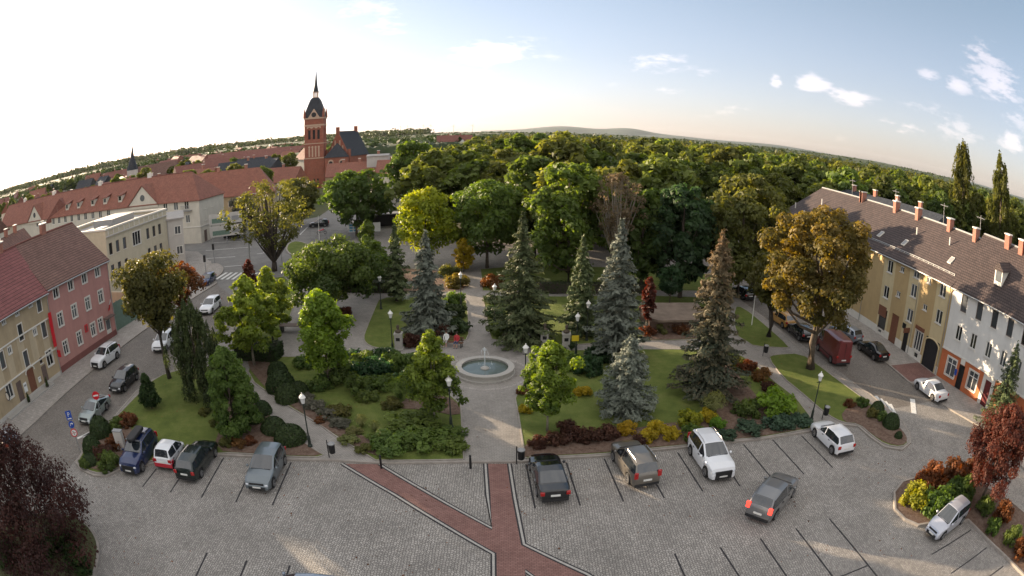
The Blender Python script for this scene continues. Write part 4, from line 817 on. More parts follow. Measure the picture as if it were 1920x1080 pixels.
M['curtain'] = mat('curtain', (.55, .53, .48), .9, .2, 9)
Z3 = Vector((0, 0, 1))

def wall_quads(mb, O, ux, W, z0, z1, ops, depth=.15, zone=None, mi=0, arch=()):
    """a wall sheet with real openings and reveals; outward = right of ux; ops: (x, z, w, h) with x the middle, z the bottom"""
    ux = Vector(ux).normalized(); O = Vector(O); inn = Z3.cross(ux)
    xs = {0, W}; zs = {z0, z1}
    for (x, z, w, h) in ops: xs |= {max(0, x-w/2), min(W, x+w/2)}; zs |= {max(z0, z), min(z1, z+h)}
    if zone: xs |= set(v for v in zone[1] if 0 < v < W); zs |= set(v for v in zone[2] if z0 < v < z1)
    xs = sorted(xs); zs = sorted(zs); P = lambda x, z, d=0: O+ux*x+inn*d+Z3*z
    for i in range(len(xs)-1):
        for k in range(len(zs)-1):
            if xs[i+1]-xs[i] < 1e-4 or zs[k+1]-zs[k] < 1e-4: continue
            cx, cz = (xs[i]+xs[i+1])/2, (zs[k]+zs[k+1])/2
            if any(abs(cx-x) < w/2 and z < cz < z+h for (x, z, w, h) in ops): continue
            mb.add([P(xs[i], zs[k]), P(xs[i+1], zs[k]), P(xs[i+1], zs[k+1]), P(xs[i], zs[k+1])], [(0, 1, 2, 3)], zone[0](cx, cz) if zone else mi)
    for (x, z, w, h) in ops:
        a, b, c, d = (x-w/2, z), (x+w/2, z), (x+w/2, z+h), (x-w/2, z+h)
        for p, q in ((a, b), (b, c), (c, d), (d, a)):
            mb.add([P(*p), P(*q), P(*q, depth), P(*p, depth)], [(3, 2, 1, 0)], zone[0](x, z+h/2) if zone else mi)
_wc = {}
def win_meshes(w, h, style):
    k = (round(w, 2), round(h, 2), style)
    if k in _wc: return _wc[k]
    f = MB(); t = .07; y0, y1 = .06, .13
    f.box(-w/2, -w/2+t, y0, y1, 0, h); f.box(w/2-t, w/2, y0, y1, 0, h); f.box(-w/2+t, w/2-t, y0, y1, 0, t); f.box(-w/2+t, w/2-t, y0, y1, h-t, h)
    if style in ('two', 'three', 'cross'):
        for c in ([0] if style != 'three' else [-w/6, w/6]): f.box(c-.045, c+.045, y0-.004, y1-.004, t, h-t)
        if style == 'cross': f.box(-w/2+t, w/2-t, y0+.004, y1-.008, h*.68, h*.68+.06)
    fr = f.mesh('window', M['white'] if style not in ('dark', 'brown') else M['greydoor'])
    p = MB().box(-w/2+.02, w/2-.02, .10, .125, .02, h-.02).mesh('pane', M['glass'])
    s = MB().box(-w/2-.08, w/2+.08, -.09, .05, -.07, 0).mesh('sill', M['trim'])
    c = MB().box(-w/2+.05, -w/2+w*.28, .135, .15, .05, h-.05).box(w/2-w*.28, w/2-.05, .135, .15, .05, h-.05).mesh('curtain', M['curtain'])
    _wc[k] = (fr, p, s, c); return _wc[k]
def put_window(parent, O, ux, x, z, w, h, style='two', sill=True, trim=0, name='window', trim_m='trim'):
    ux = Vector(ux).normalized(); fr, p, s, c = win_meshes(w, h, style); a = math.atan2(ux.y, ux.x)
    o = link(name, fr, parent, Vector(O)+ux*x+Z3*z, (0, 0, a)); link('pane', p, o)
    if sill: link('sill', s, o)
    if trim:
        T = MB(); T.box(-w/2-trim, -w/2, -.03, .02, 0, h+trim).box(w/2, w/2+trim, -.03, .02, 0, h+trim).box(-w/2, w/2, -.03, .02, h, h+trim)
        T.build('trim', M[trim_m], o)
    return o
def on_wall(px, py, O, ux):
    d = Vector(survey(px, py, None)); ux = Vector(ux).normalized(); n = Z3.cross(ux); C = Vector((0, 0, CAM_H)); O = Vector((O[0], O[1], 0))
    k = (O-C).dot(n)/d.dot(n); p = C+d*k; return (p-O).dot(ux), p.z
def gable_roof(mb, W, D, eave, ridge, ov=.35, th=.16, hipl=0, hipr=0, mi=0, y0=0, x0=0):
    """ridge along local x; hip > 0 = ridge set back that far"""
    k = (ridge-eave)/(D/2); e = eave-ov*k
    a = [(x0-(ov if hipl else .12), y0-ov, e), (x0+W+(ov if hipr else .12), y0-ov, e), (x0+W+(-hipr if hipr else .12), y0+D/2, ridge), (x0+(hipl if hipl else -.12), y0+D/2, ridge),
         (x0-(ov if hipl else .12), y0+D+ov, e), (x0+W+(ov if hipr else .12), y0+D+ov, e)]
    top = [(p[0], p[1], p[2]+th) for p in a]; vs = a+top
    mb.add(vs, [(6, 7, 8, 9), (9, 8, 11, 10), (3, 2, 1, 0), (4, 5, 2, 3), (0, 1, 7, 6), (5, 4, 10, 11), (1, 5, 11, 8, 7) if not hipr else (1, 5, 11, 7), (4, 0, 6, 9, 10) if not hipl else (4, 0, 6, 10)], mi)
    if hipr: mb.add([top[1], top[5], top[2]], [(0, 1, 2)], mi)
    if hipl: mb.add([top[4], top[0], top[3]], [(0, 1, 2)], mi)
    if hipr: mb.add([a[1], a[5], a[2]], [(2, 1, 0)], mi)
    if hipl: mb.add([a[4], a[0], a[3]], [(2, 1, 0)], mi)
def chimney(parent, x, y, z0, z1, w=.9, d=.6, m='chimney', pots=2):
    c = MB().box(x-w/2, x+w/2, y-d/2, y+d/2, z0, z1).build('chimney', M[m], parent)
    k = MB().box(x-w/2-.08, x+w/2+.08, y-d/2-.08, y+d/2+.08, z1, z1+.12)
    for i in range(pots): k.tube([(x+(i-(pots-1)/2)*.35, y, z1+.1), (x+(i-(pots-1)/2)*.35, y, z1+.4)], .09, 8)
    k.build('chimney_cap', M['trim'], c); return c
def gutter(mb, O, ux, W, z, r=.07):
    ux = Vector(ux); n = Z3.cross(ux); O = Vector(O); mb.tube([O+ux*0-n*.42+Z3*z, O+ux*W-n*.42+Z3*z], r, 8)

def row_house(label, O, ang, W, D, eave, ridge, wm, rm, wins, zone=None, name='house', hip=(0, 0), cat='house', plinth=None, extra_ops=(), base=0.1, gut=True, group=None):
    root = empty(name, (O[0], O[1], 0), ang, label=label, cat=cat, group=group)
    ops = [w[:4] for w in wins]+list(extra_ops)
    wmats = [M[m] for m in (wm if isinstance(wm, (list, tuple)) else [wm])]
    mb = MB(); wall_quads(mb, (0, 0, 0), (1, 0, 0), W, base-.3, eave, ops, zone=zone)
    for (p, u, ln) in (((W, 0, 0), (0, 1, 0), D), ((W, D, 0), (-1, 0, 0), W), ((0, D, 0), (0, -1, 0), D)): wall_quads(mb, p, u, ln, base-.3, eave, [], mi=0)
    if not hip[0]: mb.add([(0, 0, eave), (0, D, eave), (0, D/2, ridge-.02)], [(0, 2, 1)])
    if not hip[1]: mb.add([(W, 0, eave), (W, D, eave), (W, D/2, ridge-.02)], [(0, 1, 2)])
    mb.box(.3, W-.3, .4, .44, base, eave-.1, 0) if False else None
    mb.build('wall', wmats, root)
    r = MB(); gable_roof(r, W, D, eave, ridge, hipl=hip[0], hipr=hip[1]); ro = r.build('roof', M[rm], root)
    MB().tube([(hip[0] or 0, D/2, ridge+.18), (W-(hip[1] or 0), D/2, ridge+.18)], .11, 8).build('ridge_tiles', M['roof_red'] if rm != 'roof_brown' else M['grey'], ro)
    for w in wins:
        st = w[4] if len(w) > 4 else 'two'; put_window(root, (0, 0, 0), (1, 0, 0), w[0], w[1], w[2], w[3], st, trim=w[5] if len(w) > 5 else 0)
    if gut:
        q = MB(); k = (ridge-eave)/(D/2); gz = eave-.35*k; q.tube([(0, -.42, gz), (W, -.42, gz)], .07, 8); q.tube([(W-.15, -.42, gz), (W-.15, -.1, gz-.5), (W-.15, -.09, base)], .05, 6); q.build('gutter', M['zinc'], root)
    if plinth: MB().box(0, W, -.04, 0, base, plinth[0]).build('plinth', M[plinth[1]], root)
    return root
def wn(O, ang, pxs, w, h, style='two', trim=0, dz=0):
    ux = (math.cos(ang), math.sin(ang), 0); out = []
    for (px, py) in pxs: x, z = on_wall(px, py, O, ux); out.append((x, z-h/2+dz, w, h, style, trim))
    return out
def snap(ws, rows):
    """level the windows of each storey"""
    return [(x, min(rows, key=lambda r: abs(r-z)), w, h, st, tr) for (x, z, w, h, st, tr) in ws]
cB = lambda l: [(x/3.856, 420+y/3.856) for x, y in l]
cA = lambda l: [(x/4.153, 560+y/4.153) for x, y in l]
c7 = lambda l: [(1440+x/4, 330+y/4) for x, y in l]
c5 = lambda l: [(1600+x/3.856, 520+y/3.856) for x, y in l]
c3 = lambda l: [(x/3.0857, 250+y/3.0857) for x, y in l]
c8 = lambda l: [(x/8, 300+y/8) for x, y in l]

# pink house ------------------------------------------------------------------
O = (-44.1, 37.1); A = math.pi/2
top = wn(O, A, cB([(408, 492), (515, 432), (615, 380), (710, 330)]), .95, 1.35, 'cross', .13)
mid = wn(O, A, cB([(443, 697), (545, 632), (643, 573), (736, 517)]), .95, 1.35, 'cross', .13)
low = wn(O, A, cB([(483, 900), (583, 828), (681, 757), (735, 720)]), .9, 1.35, 'cross', .13)
lev = lambda ws: [(w[0], sum(q[1] for q in ws)/len(ws), *w[2:]) for w in ws]
top, mid, low = lev(top), lev(mid), lev(low)
dx, dz = on_wall(*cB([(797, 755)])[0], O, (0, 1, 0))
dx = min(dx, 11.6)
pink = row_house('pink three storey house with white framed windows and brown tiled roof on the left street', O, A, 12.5, 13, 8.7, 13, 'pink', 'roof_pink', top+mid+low, extra_ops=[(dx, .13, 1.1, 2.3)], plinth=(.75, 'pinkbase'))
MB().box(dx-.52, dx+.52, .06, .12, .13, 2.4).build('door', M['trim'], pink); MB().box(dx-.38, dx+.38, .03, .058, 1.2, 2.25).build('door_pane', M['glass'], pink)
MB().box(dx-.9, dx+.9, -.8, 0, 2.55, 2.68).build('door_canopy', M['greydoor'], pink)
ex, ez = on_wall(*cB([(630, 753)])[0], O, (0, 1, 0)); MB().box(ex-.32, ex+.32, -.05, -.003, ez-.4, ez+.4).build('relief_emblem', M['redsign'], pink); MB().box(ex-.13, ex+.13, -.07, -.053, ez-.28, ez+.28).build('relief_emblem_middle', M['pinkbase'], pink)
for px, py in [(94, 427)]: chimney(pink, 6.2, 6.6, 12.4, 14.2)
# flag on the pink house
fx, fz = on_wall(*cB([(780, 560)])[0], O, (0, 1, 0)); F = empty('flag', (O[0]+.05, O[1]+fx, fz-.8), 0, label='white and red flag on a slanting pole above the door of the pink house', cat='flag')
MB().tube([(0, 0, 0), (.9, 0, 1.5)], .025, 6).build('flagpole', M['grey'], F)
f = MB(); cl = [[(.35+.42*i/4+.06*math.sin(j*1.3+i)-.1*j, .10*math.sin(i*1.7+j*.9), .55+.75*i/4-.26*j) for i in range(5)] for j in range(5)]
for half, mm in ((0, 'whitecloth'), (1, 'redcloth')):
    q = MB()
    for j in range(half*2, half*2+2):
        for i in range(4): q.add([cl[j][i], cl[j][i+1], cl[j+1][i+1], cl[j+1][i]], [(0, 1, 2, 3)])
    q.build('flag_cloth', M[mm], F)

# beige house -----------------------------------------------------------------
O = (-43.95, 12.0); A = math.pi/2
sm = wn(O, A, cA([(22, 172), (128, 105), (235, 38)]), .62, .62, 'two', .1)+wn(O, A, cA([(72, 402), (272, 258)]), .62, .62, 'two', .1)
ta = wn(O, A, cA([(305, 40), (158, 262), (345, 240), (203, 468), (12, 480)]), .8, 1.5, 'brown', .1)
gr = wn(O, A, cA([(390, 460)]), 1.15, 1.5, 'cross', .12)+wn(O, A, cA([(70, 720)]), 1.1, 1.3, 'two', .1)+wn(O, A, cA([(320, 480)]), .5, .6, 'dark', 0)
W = 25.1
ad, _ = on_wall(*cA([(260, 680)])[0], O, (0, 1, 0)); a1, _ = on_wall(*cA([(150, 700)])[0], O, (0, 1, 0)); a2, _ = on_wall(*cA([(345, 560)])[0], O, (0, 1, 0))
zone = (lambda x, z: 1 if (3.0 < z < 5.9 and int(x/1.15) % 2 == 0) or (2.75 < z < 3.0) else 0, [i*1.15 for i in range(23)], [2.75, 3.0, 5.9])
beige = row_house('beige house with small square windows and purple red roof left of the pink house', O, A, W, 13, 8.5, 13, ['beige', 'beige_light'], 'roof_purple', sm+ta+gr, zone=zone, extra_ops=[(ad, .13, 1.3, 2.5), (a1, .13, 1.0, 2.2)], plinth=(.5, 'palewall'))
MB().box(ad-.64, ad+.64, .06, .14, .13, 2.6).build('arched_door', M['browndoor'], beige); MB().tube([(ad+.9*math.cos(t*math.pi/8)*.95, -.05, 2.35+.55*math.sin(t*math.pi/8)) for t in range(9)], .07, 6).build('arch_moulding', M['trim'], beige)
MB().box(a1-.48, a1+.48, .06, .14, .13, 2.3).build('door', M['greydoor'], beige); MB().box(a2-.45, a2+.45, -.03, -.003, .5, 2.1).build('blind_niche', M['greydoor'], beige)
MB().box(0, W, -.10, 0, 5.9, 6.02).build('cornice', M['trim'], beige); MB().box(0, W, -.08, 0, 2.75, 2.87).build('cornice', M['trim'], beige)
for px, py in ((22, 464), (3, 478)):
    q = g(px, py, 13.5); chimney(beige, max(1.0, q[1]-O[1]), 6.6, 12.4, 14.1)
x_, z_ = on_wall(*cA([(395, 240)])[0], O, (0, 1, 0)); b_ = MB().box(-.02, .02, -.28, .28, -1.7, 1.7).build('banner', M['redsign'], None, loc=(O[0]+.4, O[1]+x_, z_)); tag(b_, 'long vertical red banner on the beige house next to the pink house', 'banner')
x_, z_ = on_wall(*cA([(450, 424)])[0], O, (0, 1, 0)); q = MB().box(.05, .65, -.04, .04, -.35, .35); b_ = q.build('hanging_sign', M['redsign'], None, loc=(O[0], O[1]+x_, z_)); tag(b_, 'small red hanging sign below the long banner', 'sign')
for c, (w, h) in (((308, 628), (.5, .5)), ((195, 690), (.6, .9))):
    x_, z_ = on_wall(*cA([c])[0], O, (0, 1, 0)); b_ = MB().box(0, .04, -w/2, w/2, -h/2, h/2).build('notice_board', M['whitecloth'], None, loc=(O[0]+.003, O[1]+x_, z_))
    tag(b_, 'white notice beside the arched door, %s' % ('the single square one right of the door' if w == .5 else 'the taller one left of the door'), 'notice')
    MB().box(.042, .05, -w*.35, w*.35, h*.1, h*.3).build('printed_lines', M['grey'], b_)
for i, c in enumerate([(353, 700), (215, 820)]):
    xy = g(*cA([c])[0]); o = empty('potted_topiary', (-43.2, xy[1], .13), label='small dark potted conifer on the step, %s the arched door' % ('right of' if i == 0 else 'left of'), cat='potted plant')
    link('crown', conifer_mesh('crown', np.random.default_rng(i), 1.15, .28, LM['box'], s=.06, z0=.3, gap=.1, cap=900), o); MB().lathe([(.16, 0), (.22, .32), (.19, .33), (.02, .3)], 12).build('pot', M['black'], o)
st = MB().box(-43.9, -42.9, 25.5, 34.5, .1, .28).build('doorstep', M['stone']); tag(st, 'long stone step in front of the beige house', 'step')
# wall clock on a bracket
x_, z_ = on_wall(*cA([(37, 755)])[0], O, (0, 1, 0)); c_ = empty('round_mirror', (O[0]+.5, O[1]+x_, z_), label='round dark bracket sign at the left end of the beige house', cat='sign')
MB().tube([(0, -.05, 0), (0, .05, 0)], .42, 20).build('disc', M['black'], c_); MB().tube([(-.5, 0, 0), (-.4, 0, 0)], .04, 6).build('bracket', M['black'], c_); MB().tube([(0, -.06, 0), (0, -.052, 0)], .34, 20).build('face', M['trim'], c_)

# green board fence between pink house and cream building
fe = empty('board_fence', (-44.9, 49.7, .1), math.pi/2, label='tall grey green board fence right of the pink house', cat='fence')
M['greenboard'] = mat('grey green boards', (.13, .19, .15), .8, .2, 3)
q = MB()
for i in range(34): q.box(i*.2, i*.2+.185, 0, .04, 0, 3.3)
q.build('boards', M['greenboard'], fe)
for i in range(5): MB().box(i*1.7-.06, i*1.7+.06, .045, .16, 0, 3.4).build('post', M['grey'], fe)
w_ = tag(MB().box(-56.9, -44.9, 56.6, 56.85, 0, 3.0).build('garden_wall', M['creamw']), 'low plastered yard wall between the board fence and the cream building', 'wall')

# cream flat roofed building ----------------------------------------------------
O = (-57.0, 64.3); A = math.pi/2+.02
cream = empty('office_building', (O[0], O[1], 0), A, label='cream flat roofed three storey building with a wide middle window', cat='building')
ws = lev(wn(O, A, c3([(648, 672), (687, 652), (727, 635)]), .95, 1.7, 'brown', 0))+lev(wn(O, A, c3([(860, 577), (895, 563), (927, 548)]), .95, 1.7, 'brown', 0))+wn(O, A, c3([(796, 607)]), 2.5, 2.1, 'three', .12)
zt = sum(w[1] for w in ws)/len(ws); ws = [(w[0], zt if w[2] < 2 else zt-.2, *w[2:]) for w in ws]
ws += [(w[0], zt-3.2, *w[2:]) for w in ws if w[2] < 2]
W = 19.2; mb = MB(); wall_quads(mb, (0, 0, 0), (1, 0, 0), W, -.2, 9.7, [w[:4] for w in ws])
for (p, u, ln) in (((W, 0, 0), (0, 1, 0), 13), ((W, 13, 0), (-1, 0, 0), W), ((0, 13, 0), (0, -1, 0), 13)): wall_quads(mb, p, u, ln, -.2, 9.7, [])
mb.build('wall', M['creamw'], cream)
MB().box(.3, W-.3, .3, 12.7, 9.1, 9.3).build('flat_roof', M['roof_flat'], cream)
q = MB(); q.box(-.12, W+.12, -.12, .25, 9.7, 9.95); q.box(-.12, W+.12, 12.8, 13.12, 9.7, 9.95); q.box(-.12, .25, .25, 12.8, 9.7, 9.95); q.box(W-.25, W+.12, .25, 12.8, 9.7, 9.95); q.build('parapet_cap', M['trim'], cream)
MB().box(0, W, -.3, -.004, 8.7, 8.85).build('cornice', M['palewall'], cream)
q = MB()
for i in range(12): q.box(.6+i*1.55, .75+i*1.55, -.1, -.004, 8.9, 9.6)
q.build_each('parapet_panel', M['trim'], cream)
MB().box(7, 14, 4, 9, 9.3, 10.4).build('roof_plant_box', M['grey'], cream); MB().box(2.5, 4.6, 3, 4.6, 9.3, 9.8).build('skylight', M['trim'], cream)
for w in ws: put_window(cream, (0, 0, 0), (1, 0, 0), *w[:5], trim=w[5])
Ow = (-57.4, 83.4); wi = wn(Ow, R_(33), c3([(1030, 560), (1042, 675)]), 1.15, 1.35, 'two', .1)
wg = empty('stair_wing', (Ow[0], Ow[1], 0), R_(33), label='pale lower wing at the right end of the cream building', cat='building')
mb = MB(); wi = [(max(.9, min(2.2, w[0])), *w[1:]) for w in wi]; wall_quads(mb, (0, 0, 0), (1, 0, 0), 3.1, -.2, 7.8, [w[:4] for w in wi])
for (p, u, ln) in (((3.1, 0, 0), (0, 1, 0), 12), ((3.1, 12, 0), (-1, 0, 0), 3.1), ((0, 12, 0), (0, -1, 0), 12)): wall_quads(mb, p, u, ln, -.2, 7.8, [])
mb.build('wall', M['palewall'], wg); MB().box(-.3, 3.4, -.3, 12.3, 7.8, 8.05).build('flat_roof', M['roof_flat'], wg)
for w in wi: put_window(wg, (0, 0, 0), (1, 0, 0), *w[:5], trim=w[5])
MB().tube([(.15, -.08, 7.7), (.15, -.08, .1)], .06, 6).build('downpipe', M['zinc'], wg)

# white corner building with long red roof ---------------------------------------
A = R_(1.2); O = (-150.0, 102.3); W = 87.6
ws = lev(wn(O, A, c3([(960, 427), (1020, 422), (1081, 420)]), 1.2, 1.6, 'two', 0))
z2 = sum(w[1] for w in ws)/3
r = wn(O, A, c8([(718, 935), (807, 940), (893, 915), (988, 895), (1085, 885), (1190, 860), (1295, 855), (1405, 830), (1518, 825), (1640, 800), (620, 960), (560, 955)]), 1.2, 1.7, 'two', 0)
ws += [(w[0], z2, *w[2:]) for w in r]; ws += wn(O, A, c3([(1088, 495)]), 1.1, 1.6, 'two', 0)
n_ = len(ws)
lw = row_house('long off white corner building with huge orange red roof and gables behind the cream one', O, A, W, 12, 9.0, 14.3, 'lwhite', 'roof_bright', ws, hip=(0, 5), gut=False, name='apartment_building', cat='building')
for w in wn((O[0]+W*math.cos(A), O[1]+W*math.sin(A)), A+math.pi/2, c3([(1185, 410), (1225, 396), (1188, 475), (1228, 460)]), 1.0, 1.9, 'two', 0):
    put_window(lw, (W+.02, 0, 0), (0, 1, 0), min(max(w[0], 1.2), 9), w[1], 1.0, 1.9, 'two')
MB().box(W-22, W+.1, -.12, -.003, 3.3, 3.5).build('cornice', M['trim'], lw); MB().box(W, W+.12, -.12, 12, 3.3, 3.5).build('cornice', M['trim'], lw)
MB().box(W-6.8, W-5.4, -.06, -.003, .1, 2.7).build('door', M['greydoor'], lw); MB().box(W+.003, W+.06, 1.5, 2.7, .1, 2.4).build('door', M['greydoor'], lw)
x_, z_ = on_wall(*c3([(1085, 420)])[0], O, (math.cos(A), math.sin(A), 0)); bal = MB(); bal.box(x_-1.2, x_+1.2, -1.0, 0, z2-.35, z2-.2); 
for i in range(11): bal.box(x_-1.2+i*.235, x_-1.16+i*.235, -1.0, -.96, z2-.2, z2+.75)
bal.box(x_-1.22, x_+1.22, -1.02, -.95, z2+.75, z2+.82); bal.build('balcony', M['grey'], lw)
for (px, py, hw) in ((269, 357, 4.6), (65, 393, 4.2)):
    x_, z_ = on_wall(px, py, O, (math.cos(A), math.sin(A), 0)); q = MB(); q.prism([(x_-hw, -.25), (x_+hw, -.25), (x_+hw, .3), (x_-hw, .3)], 8.2, 8.85)
    q.add([(x_-hw, -.25, 8.85), (x_+hw, -.25, 8.85), (x_, -.25, 12.9), (x_-hw, .3, 8.85), (x_+hw, .3, 8.85), (x_, .3, 12.9)], [(0, 1, 2), (5, 4, 3)]); q.build('gable', M['lwhite'], lw)
    q = MB()
    for s in (-1, 1): q.add([(x_+s*(hw+.3), -.5, 8.7), (x_, -.5, 13.05), (x_, 5.2, 13.05), (x_+s*(hw+.3), 0.3, 8.7), (x_+s*(hw+.3), -.5, 8.85), (x_, -.5, 13.2), (x_, 5.2, 13.2), (x_+s*(hw+.3), .3, 8.85)], [(4, 5, 6, 7), (0, 1, 5, 4), (3, 2, 1, 0)])
    q.build('gable_roof', M['roof_bright'], lw)
    MB().tube([(x_, -.32, 10.4), (x_, -.26, 10.4)], .7, 16).build('gable_window', M['glass'], lw)
for c in [(815, 755), (982, 725), (1157, 700), (1370, 660), (1555, 640), (1780, 605)]:
    px, py = c8([c])[0]; p = g(px, py, 10.6); lx = (p[0]-O[0]); d = empty('x', (0, 0, 0)); bpy.data.objects.remove(d)
    q = MB(); lx = on_wall(px, py, O, (math.cos(A), math.sin(A), 0))[0]; q.box(lx-.65, lx+.65, 1.0, 3.2, 10.0, 11.5); o = q.build('dormer', M['lwhite'], lw)
    MB().add([(lx-.85, .8, 11.45), (lx+.85, .8, 11.45), (lx+.85, 4.0, 12.2), (lx-.85, 4.0, 12.2), (lx-.85, .8, 11.6), (lx+.85, .8, 11.6), (lx+.85, 4.0, 12.35), (lx-.85, 4.0, 12.35)], [(4, 5, 6, 7), (3, 2, 1, 0), (0, 1, 5, 4), (1, 2, 6, 5), (3, 0, 4, 7)]).build('dormer_roof', M['roof_bright'], o)
    MB().box(lx-.45, lx+.45, .96, .995, 10.45, 11.35).build('dormer_window', M['glass'], o)
for x_ in (12, 30, 52, 70): chimney(lw, x_, 6.2, 13.6, 15.2, 1.3, .8, 'trim', 2)
# two advertising hoardings on stilts at the corner
hx, hy = g(409, 458); hb = empty('advertising_hoarding', (hx-1.0, hy-1.6, 0), R_(28), label='double pale advertising hoarding on stilts beside the white corner building', cat='billboard')
for z in (1.6, 4.0): MB().box(0, 7, 0, .12, z, z+2.1).build('hoarding_panel', M['palewall'], hb)
q = MB(); 
for x in (.5, 3.5, 6.5): q.box(x-.08, x+.08, .125, .3, 0, 6.1)
q.build_each('stilt', M['grey'], hb)
for z, c in ((1.9, 'greenboard'), (4.3, 'greenboard')): MB().box(.6, 4.2, -.012, -.003, z, z+.9).build('printed_picture', M[c], hb); MB().box(4.8, 6.3, -.012, -.003, z+.2, z+1.1).build('printed_picture', M['grey'], hb)

# right-hand row: yellow house ---------------------------------------------------
O = (40.75, 81.5); A = -math.pi/2; U = (0, -1, 0)
big = wn(O, A, c7([(910, 680), (1305, 855)]), 1.15, 1.35, 'two')+wn(O, A, c7([(880, 870), (1085, 860), (1275, 1055)]), 1.15, 1.35, 'two')+wn(O, A, c7([(1055, 1045)]), 1.15, 1.35, 'two')
sml = wn(O, A, c7([(1000, 700), (970, 885), (1200, 785), (1170, 985)]), .8, .6, 'two')+wn(O, A, c7([(1105, 740)]), 1.1, .7, 'two')
ws = [w for w in big+sml]
for xx in (3.2, 9.6, 16.0, 21.5): ws += [(xx, 6.7, 1.15, 1.35, 'two', 0), (xx, 3.9, 1.15, 1.35, 'two', 0)]
for xx in (6.4, 12.8): ws += [(xx, 7.1, .8, .6, 'two', 0), (xx, 4.3, .8, .6, 'two', 0)]
shp = wn(O, A, c5([(460, 460)]), 1.5, 2.0, 'three', .12)+wn(O, A, c5([(203, 300)]), 1.7, 2.3, 'dark', 0)
gx, _ = on_wall(*c5([(565, 575)])[0], O, U); dx1, _ = on_wall(*c5([(278, 400)])[0], O, U); dx2, _ = on_wall(*c5([(362, 470)])[0], O, U)
bx1, _ = on_wall(*c5([(177, 418)])[0], O, U); bx2, _ = on_wall(*c5([(440, 575)])[0], O, U)
bands = [0, 5.2, 8.0, 11.2, 14.4, 18.0, 20, 23.6, 26.2, 28.6, 30.8, 33.2, 36.0, 38.6, 42.7]
bigx = sorted(w[0] for w in ws if w[2] > 1.12)
zf = lambda x, z: 2 if z < .95 else (1 if any(abs(x-b) < 1.15 for b in bigx) else 0)
zx = sorted(set([b-1.15 for b in bigx]+[b+1.15 for b in bigx]))
gx = min(gx, 40.8)
yel = row_house('long yellow and tan apartment house with dark brown roof along the right street', O, A, 42.7, 12, 9.1, 13.4, ['yellow_a', 'yellow_b', 'trim'], 'roof_brown', ws+shp, zone=(zf, zx, [.95]), hip=(2.0, 0), extra_ops=[(gx, .13, 2.7, 3.0), (dx1, .13, 1.5, 3.1), (dx2, .13, 1.0, 2.3), (bx1, .35, .7, .45), (bx2, .35, .7, .45)], name='apartment_house', cat='house')
q = MB(); q.box(gx-1.33, gx+1.33, .07, .14, .13, 3.1); q.build('gateway_door', M['reveal'], yel)
q = MB()
for t in range(9): pass
q.tube([(gx+1.38*math.cos(t*math.pi/10), -.04, 2.55+.62*math.sin(t*math.pi/10)) for t in range(11)], .09, 6); q.box(gx-1.42, gx-1.28, -.08, -.003, .13, 2.6); q.box(gx+1.28, gx+1.42, -.08, -.003, .13, 2.6); q.build('gateway_arch', M['yellow_b'], yel)
MB().box(dx1-.73, dx1+.73, .06, .13, .13, 3.2).build('tall_brown_door', M['browndoor'], yel); MB().box(dx2-.48, dx2+.48, .06, .13, .13, 2.4).build('entrance_door', M['black'], yel)
for b in (bx1, bx2): MB().box(b-.33, b+.33, .08, .13, .36, .79).build('cellar_window', M['glass'], yel)
x_, z_ = on_wall(*c5([(203, 250)])[0], O, U); MB().box(x_-.84, x_+.84, -.03, .05, z_-.45, z_+.7).build('brown_shutter', M['browndoor'], yel)
for w in shp[:1]: MB().box(w[0]-.85, w[0]+.85, -.14, -.003, w[1]+w[3]+.13, w[1]+w[3]+.5).build('roller_box', M['browndoor'], yel)
x_, z_ = on_wall(*c5([(400, 383)])[0], O, U); q = MB().box(x_-.06, x_+.06, -1.0, -.05, z_-.22, z_+.28); o = q.build('sign_plate', M['browndoor'], yel)
x_, z_ = on_wall(*c5([(362, 350)])[0], O, U); MB().box(x_-.35, x_+.35, -.06, -.003, z_-.28, z_+.28).build('wall_plaque', M['black'], yel)
for (px, py) in [(1519, 362), (1559, 366), (1618, 384), (1667, 398), (1738, 420), (1799, 440)]:
    p = g(px, py, 13.6); lx = O[1]-p[1]; lx = min(max(lx, 2.5), 42.0); chimney(yel, lx, 5.7, 12.7, 14.45, .62, .85, 'chimney', 1 if px in (1618,) else 0)
for (px, py, kind_) in [(1650, 440, 's'), (1695, 456, 's'), (1782, 489, 's'), (1492, 390, 'p'), (1541, 384, 'p'), (1717, 441, 'p'), (1779, 460, 'p'), (1508, 405, 'p')]:
    d = Vector(survey(px, py, None)); C = Vector((0, 0, CAM_H)); k = 4.3/6.0      # hit the front roof plane z = 9.1 + k*(x-40.75)
    t = (9.1+.17-C.z+k*(C.x-40.75))/(d.z-k*d.x); p = C+d*t; lx, ly = O[1]-p.y, p.x-O[0]
    if kind_ == 's':
        a = math.atan(k); rot = Matrix.Rotation(a, 3, 'X'); o = MB().box(-.33, .33, -.5, .5, 0, .12, rot=rot).build('roof_window', M['trim'], yel, loc=(lx, ly, p.z)); MB().box(-.25, .25, -.42, .42, .122, .14, rot=rot).build('roof_window_pane', M['grey'], o)
    else: MB().tube([(0, 0, 0), (0, 0, .85)], .09, 8).build('vent_pipe', M['trim'], yel, loc=(lx, ly, p.z))
q = MB(); q.tube([(19, .75, 9.95), (42, .75, 9.95)], .04, 6); q.tube([(19, .75, 9.8), (42, .75, 9.8)], .03, 6)
for i in range(24): q.box(19+i, 19.05+i, .72, .78, 9.6, 9.98)
q.build('snow_guard', M['zinc'], yel)

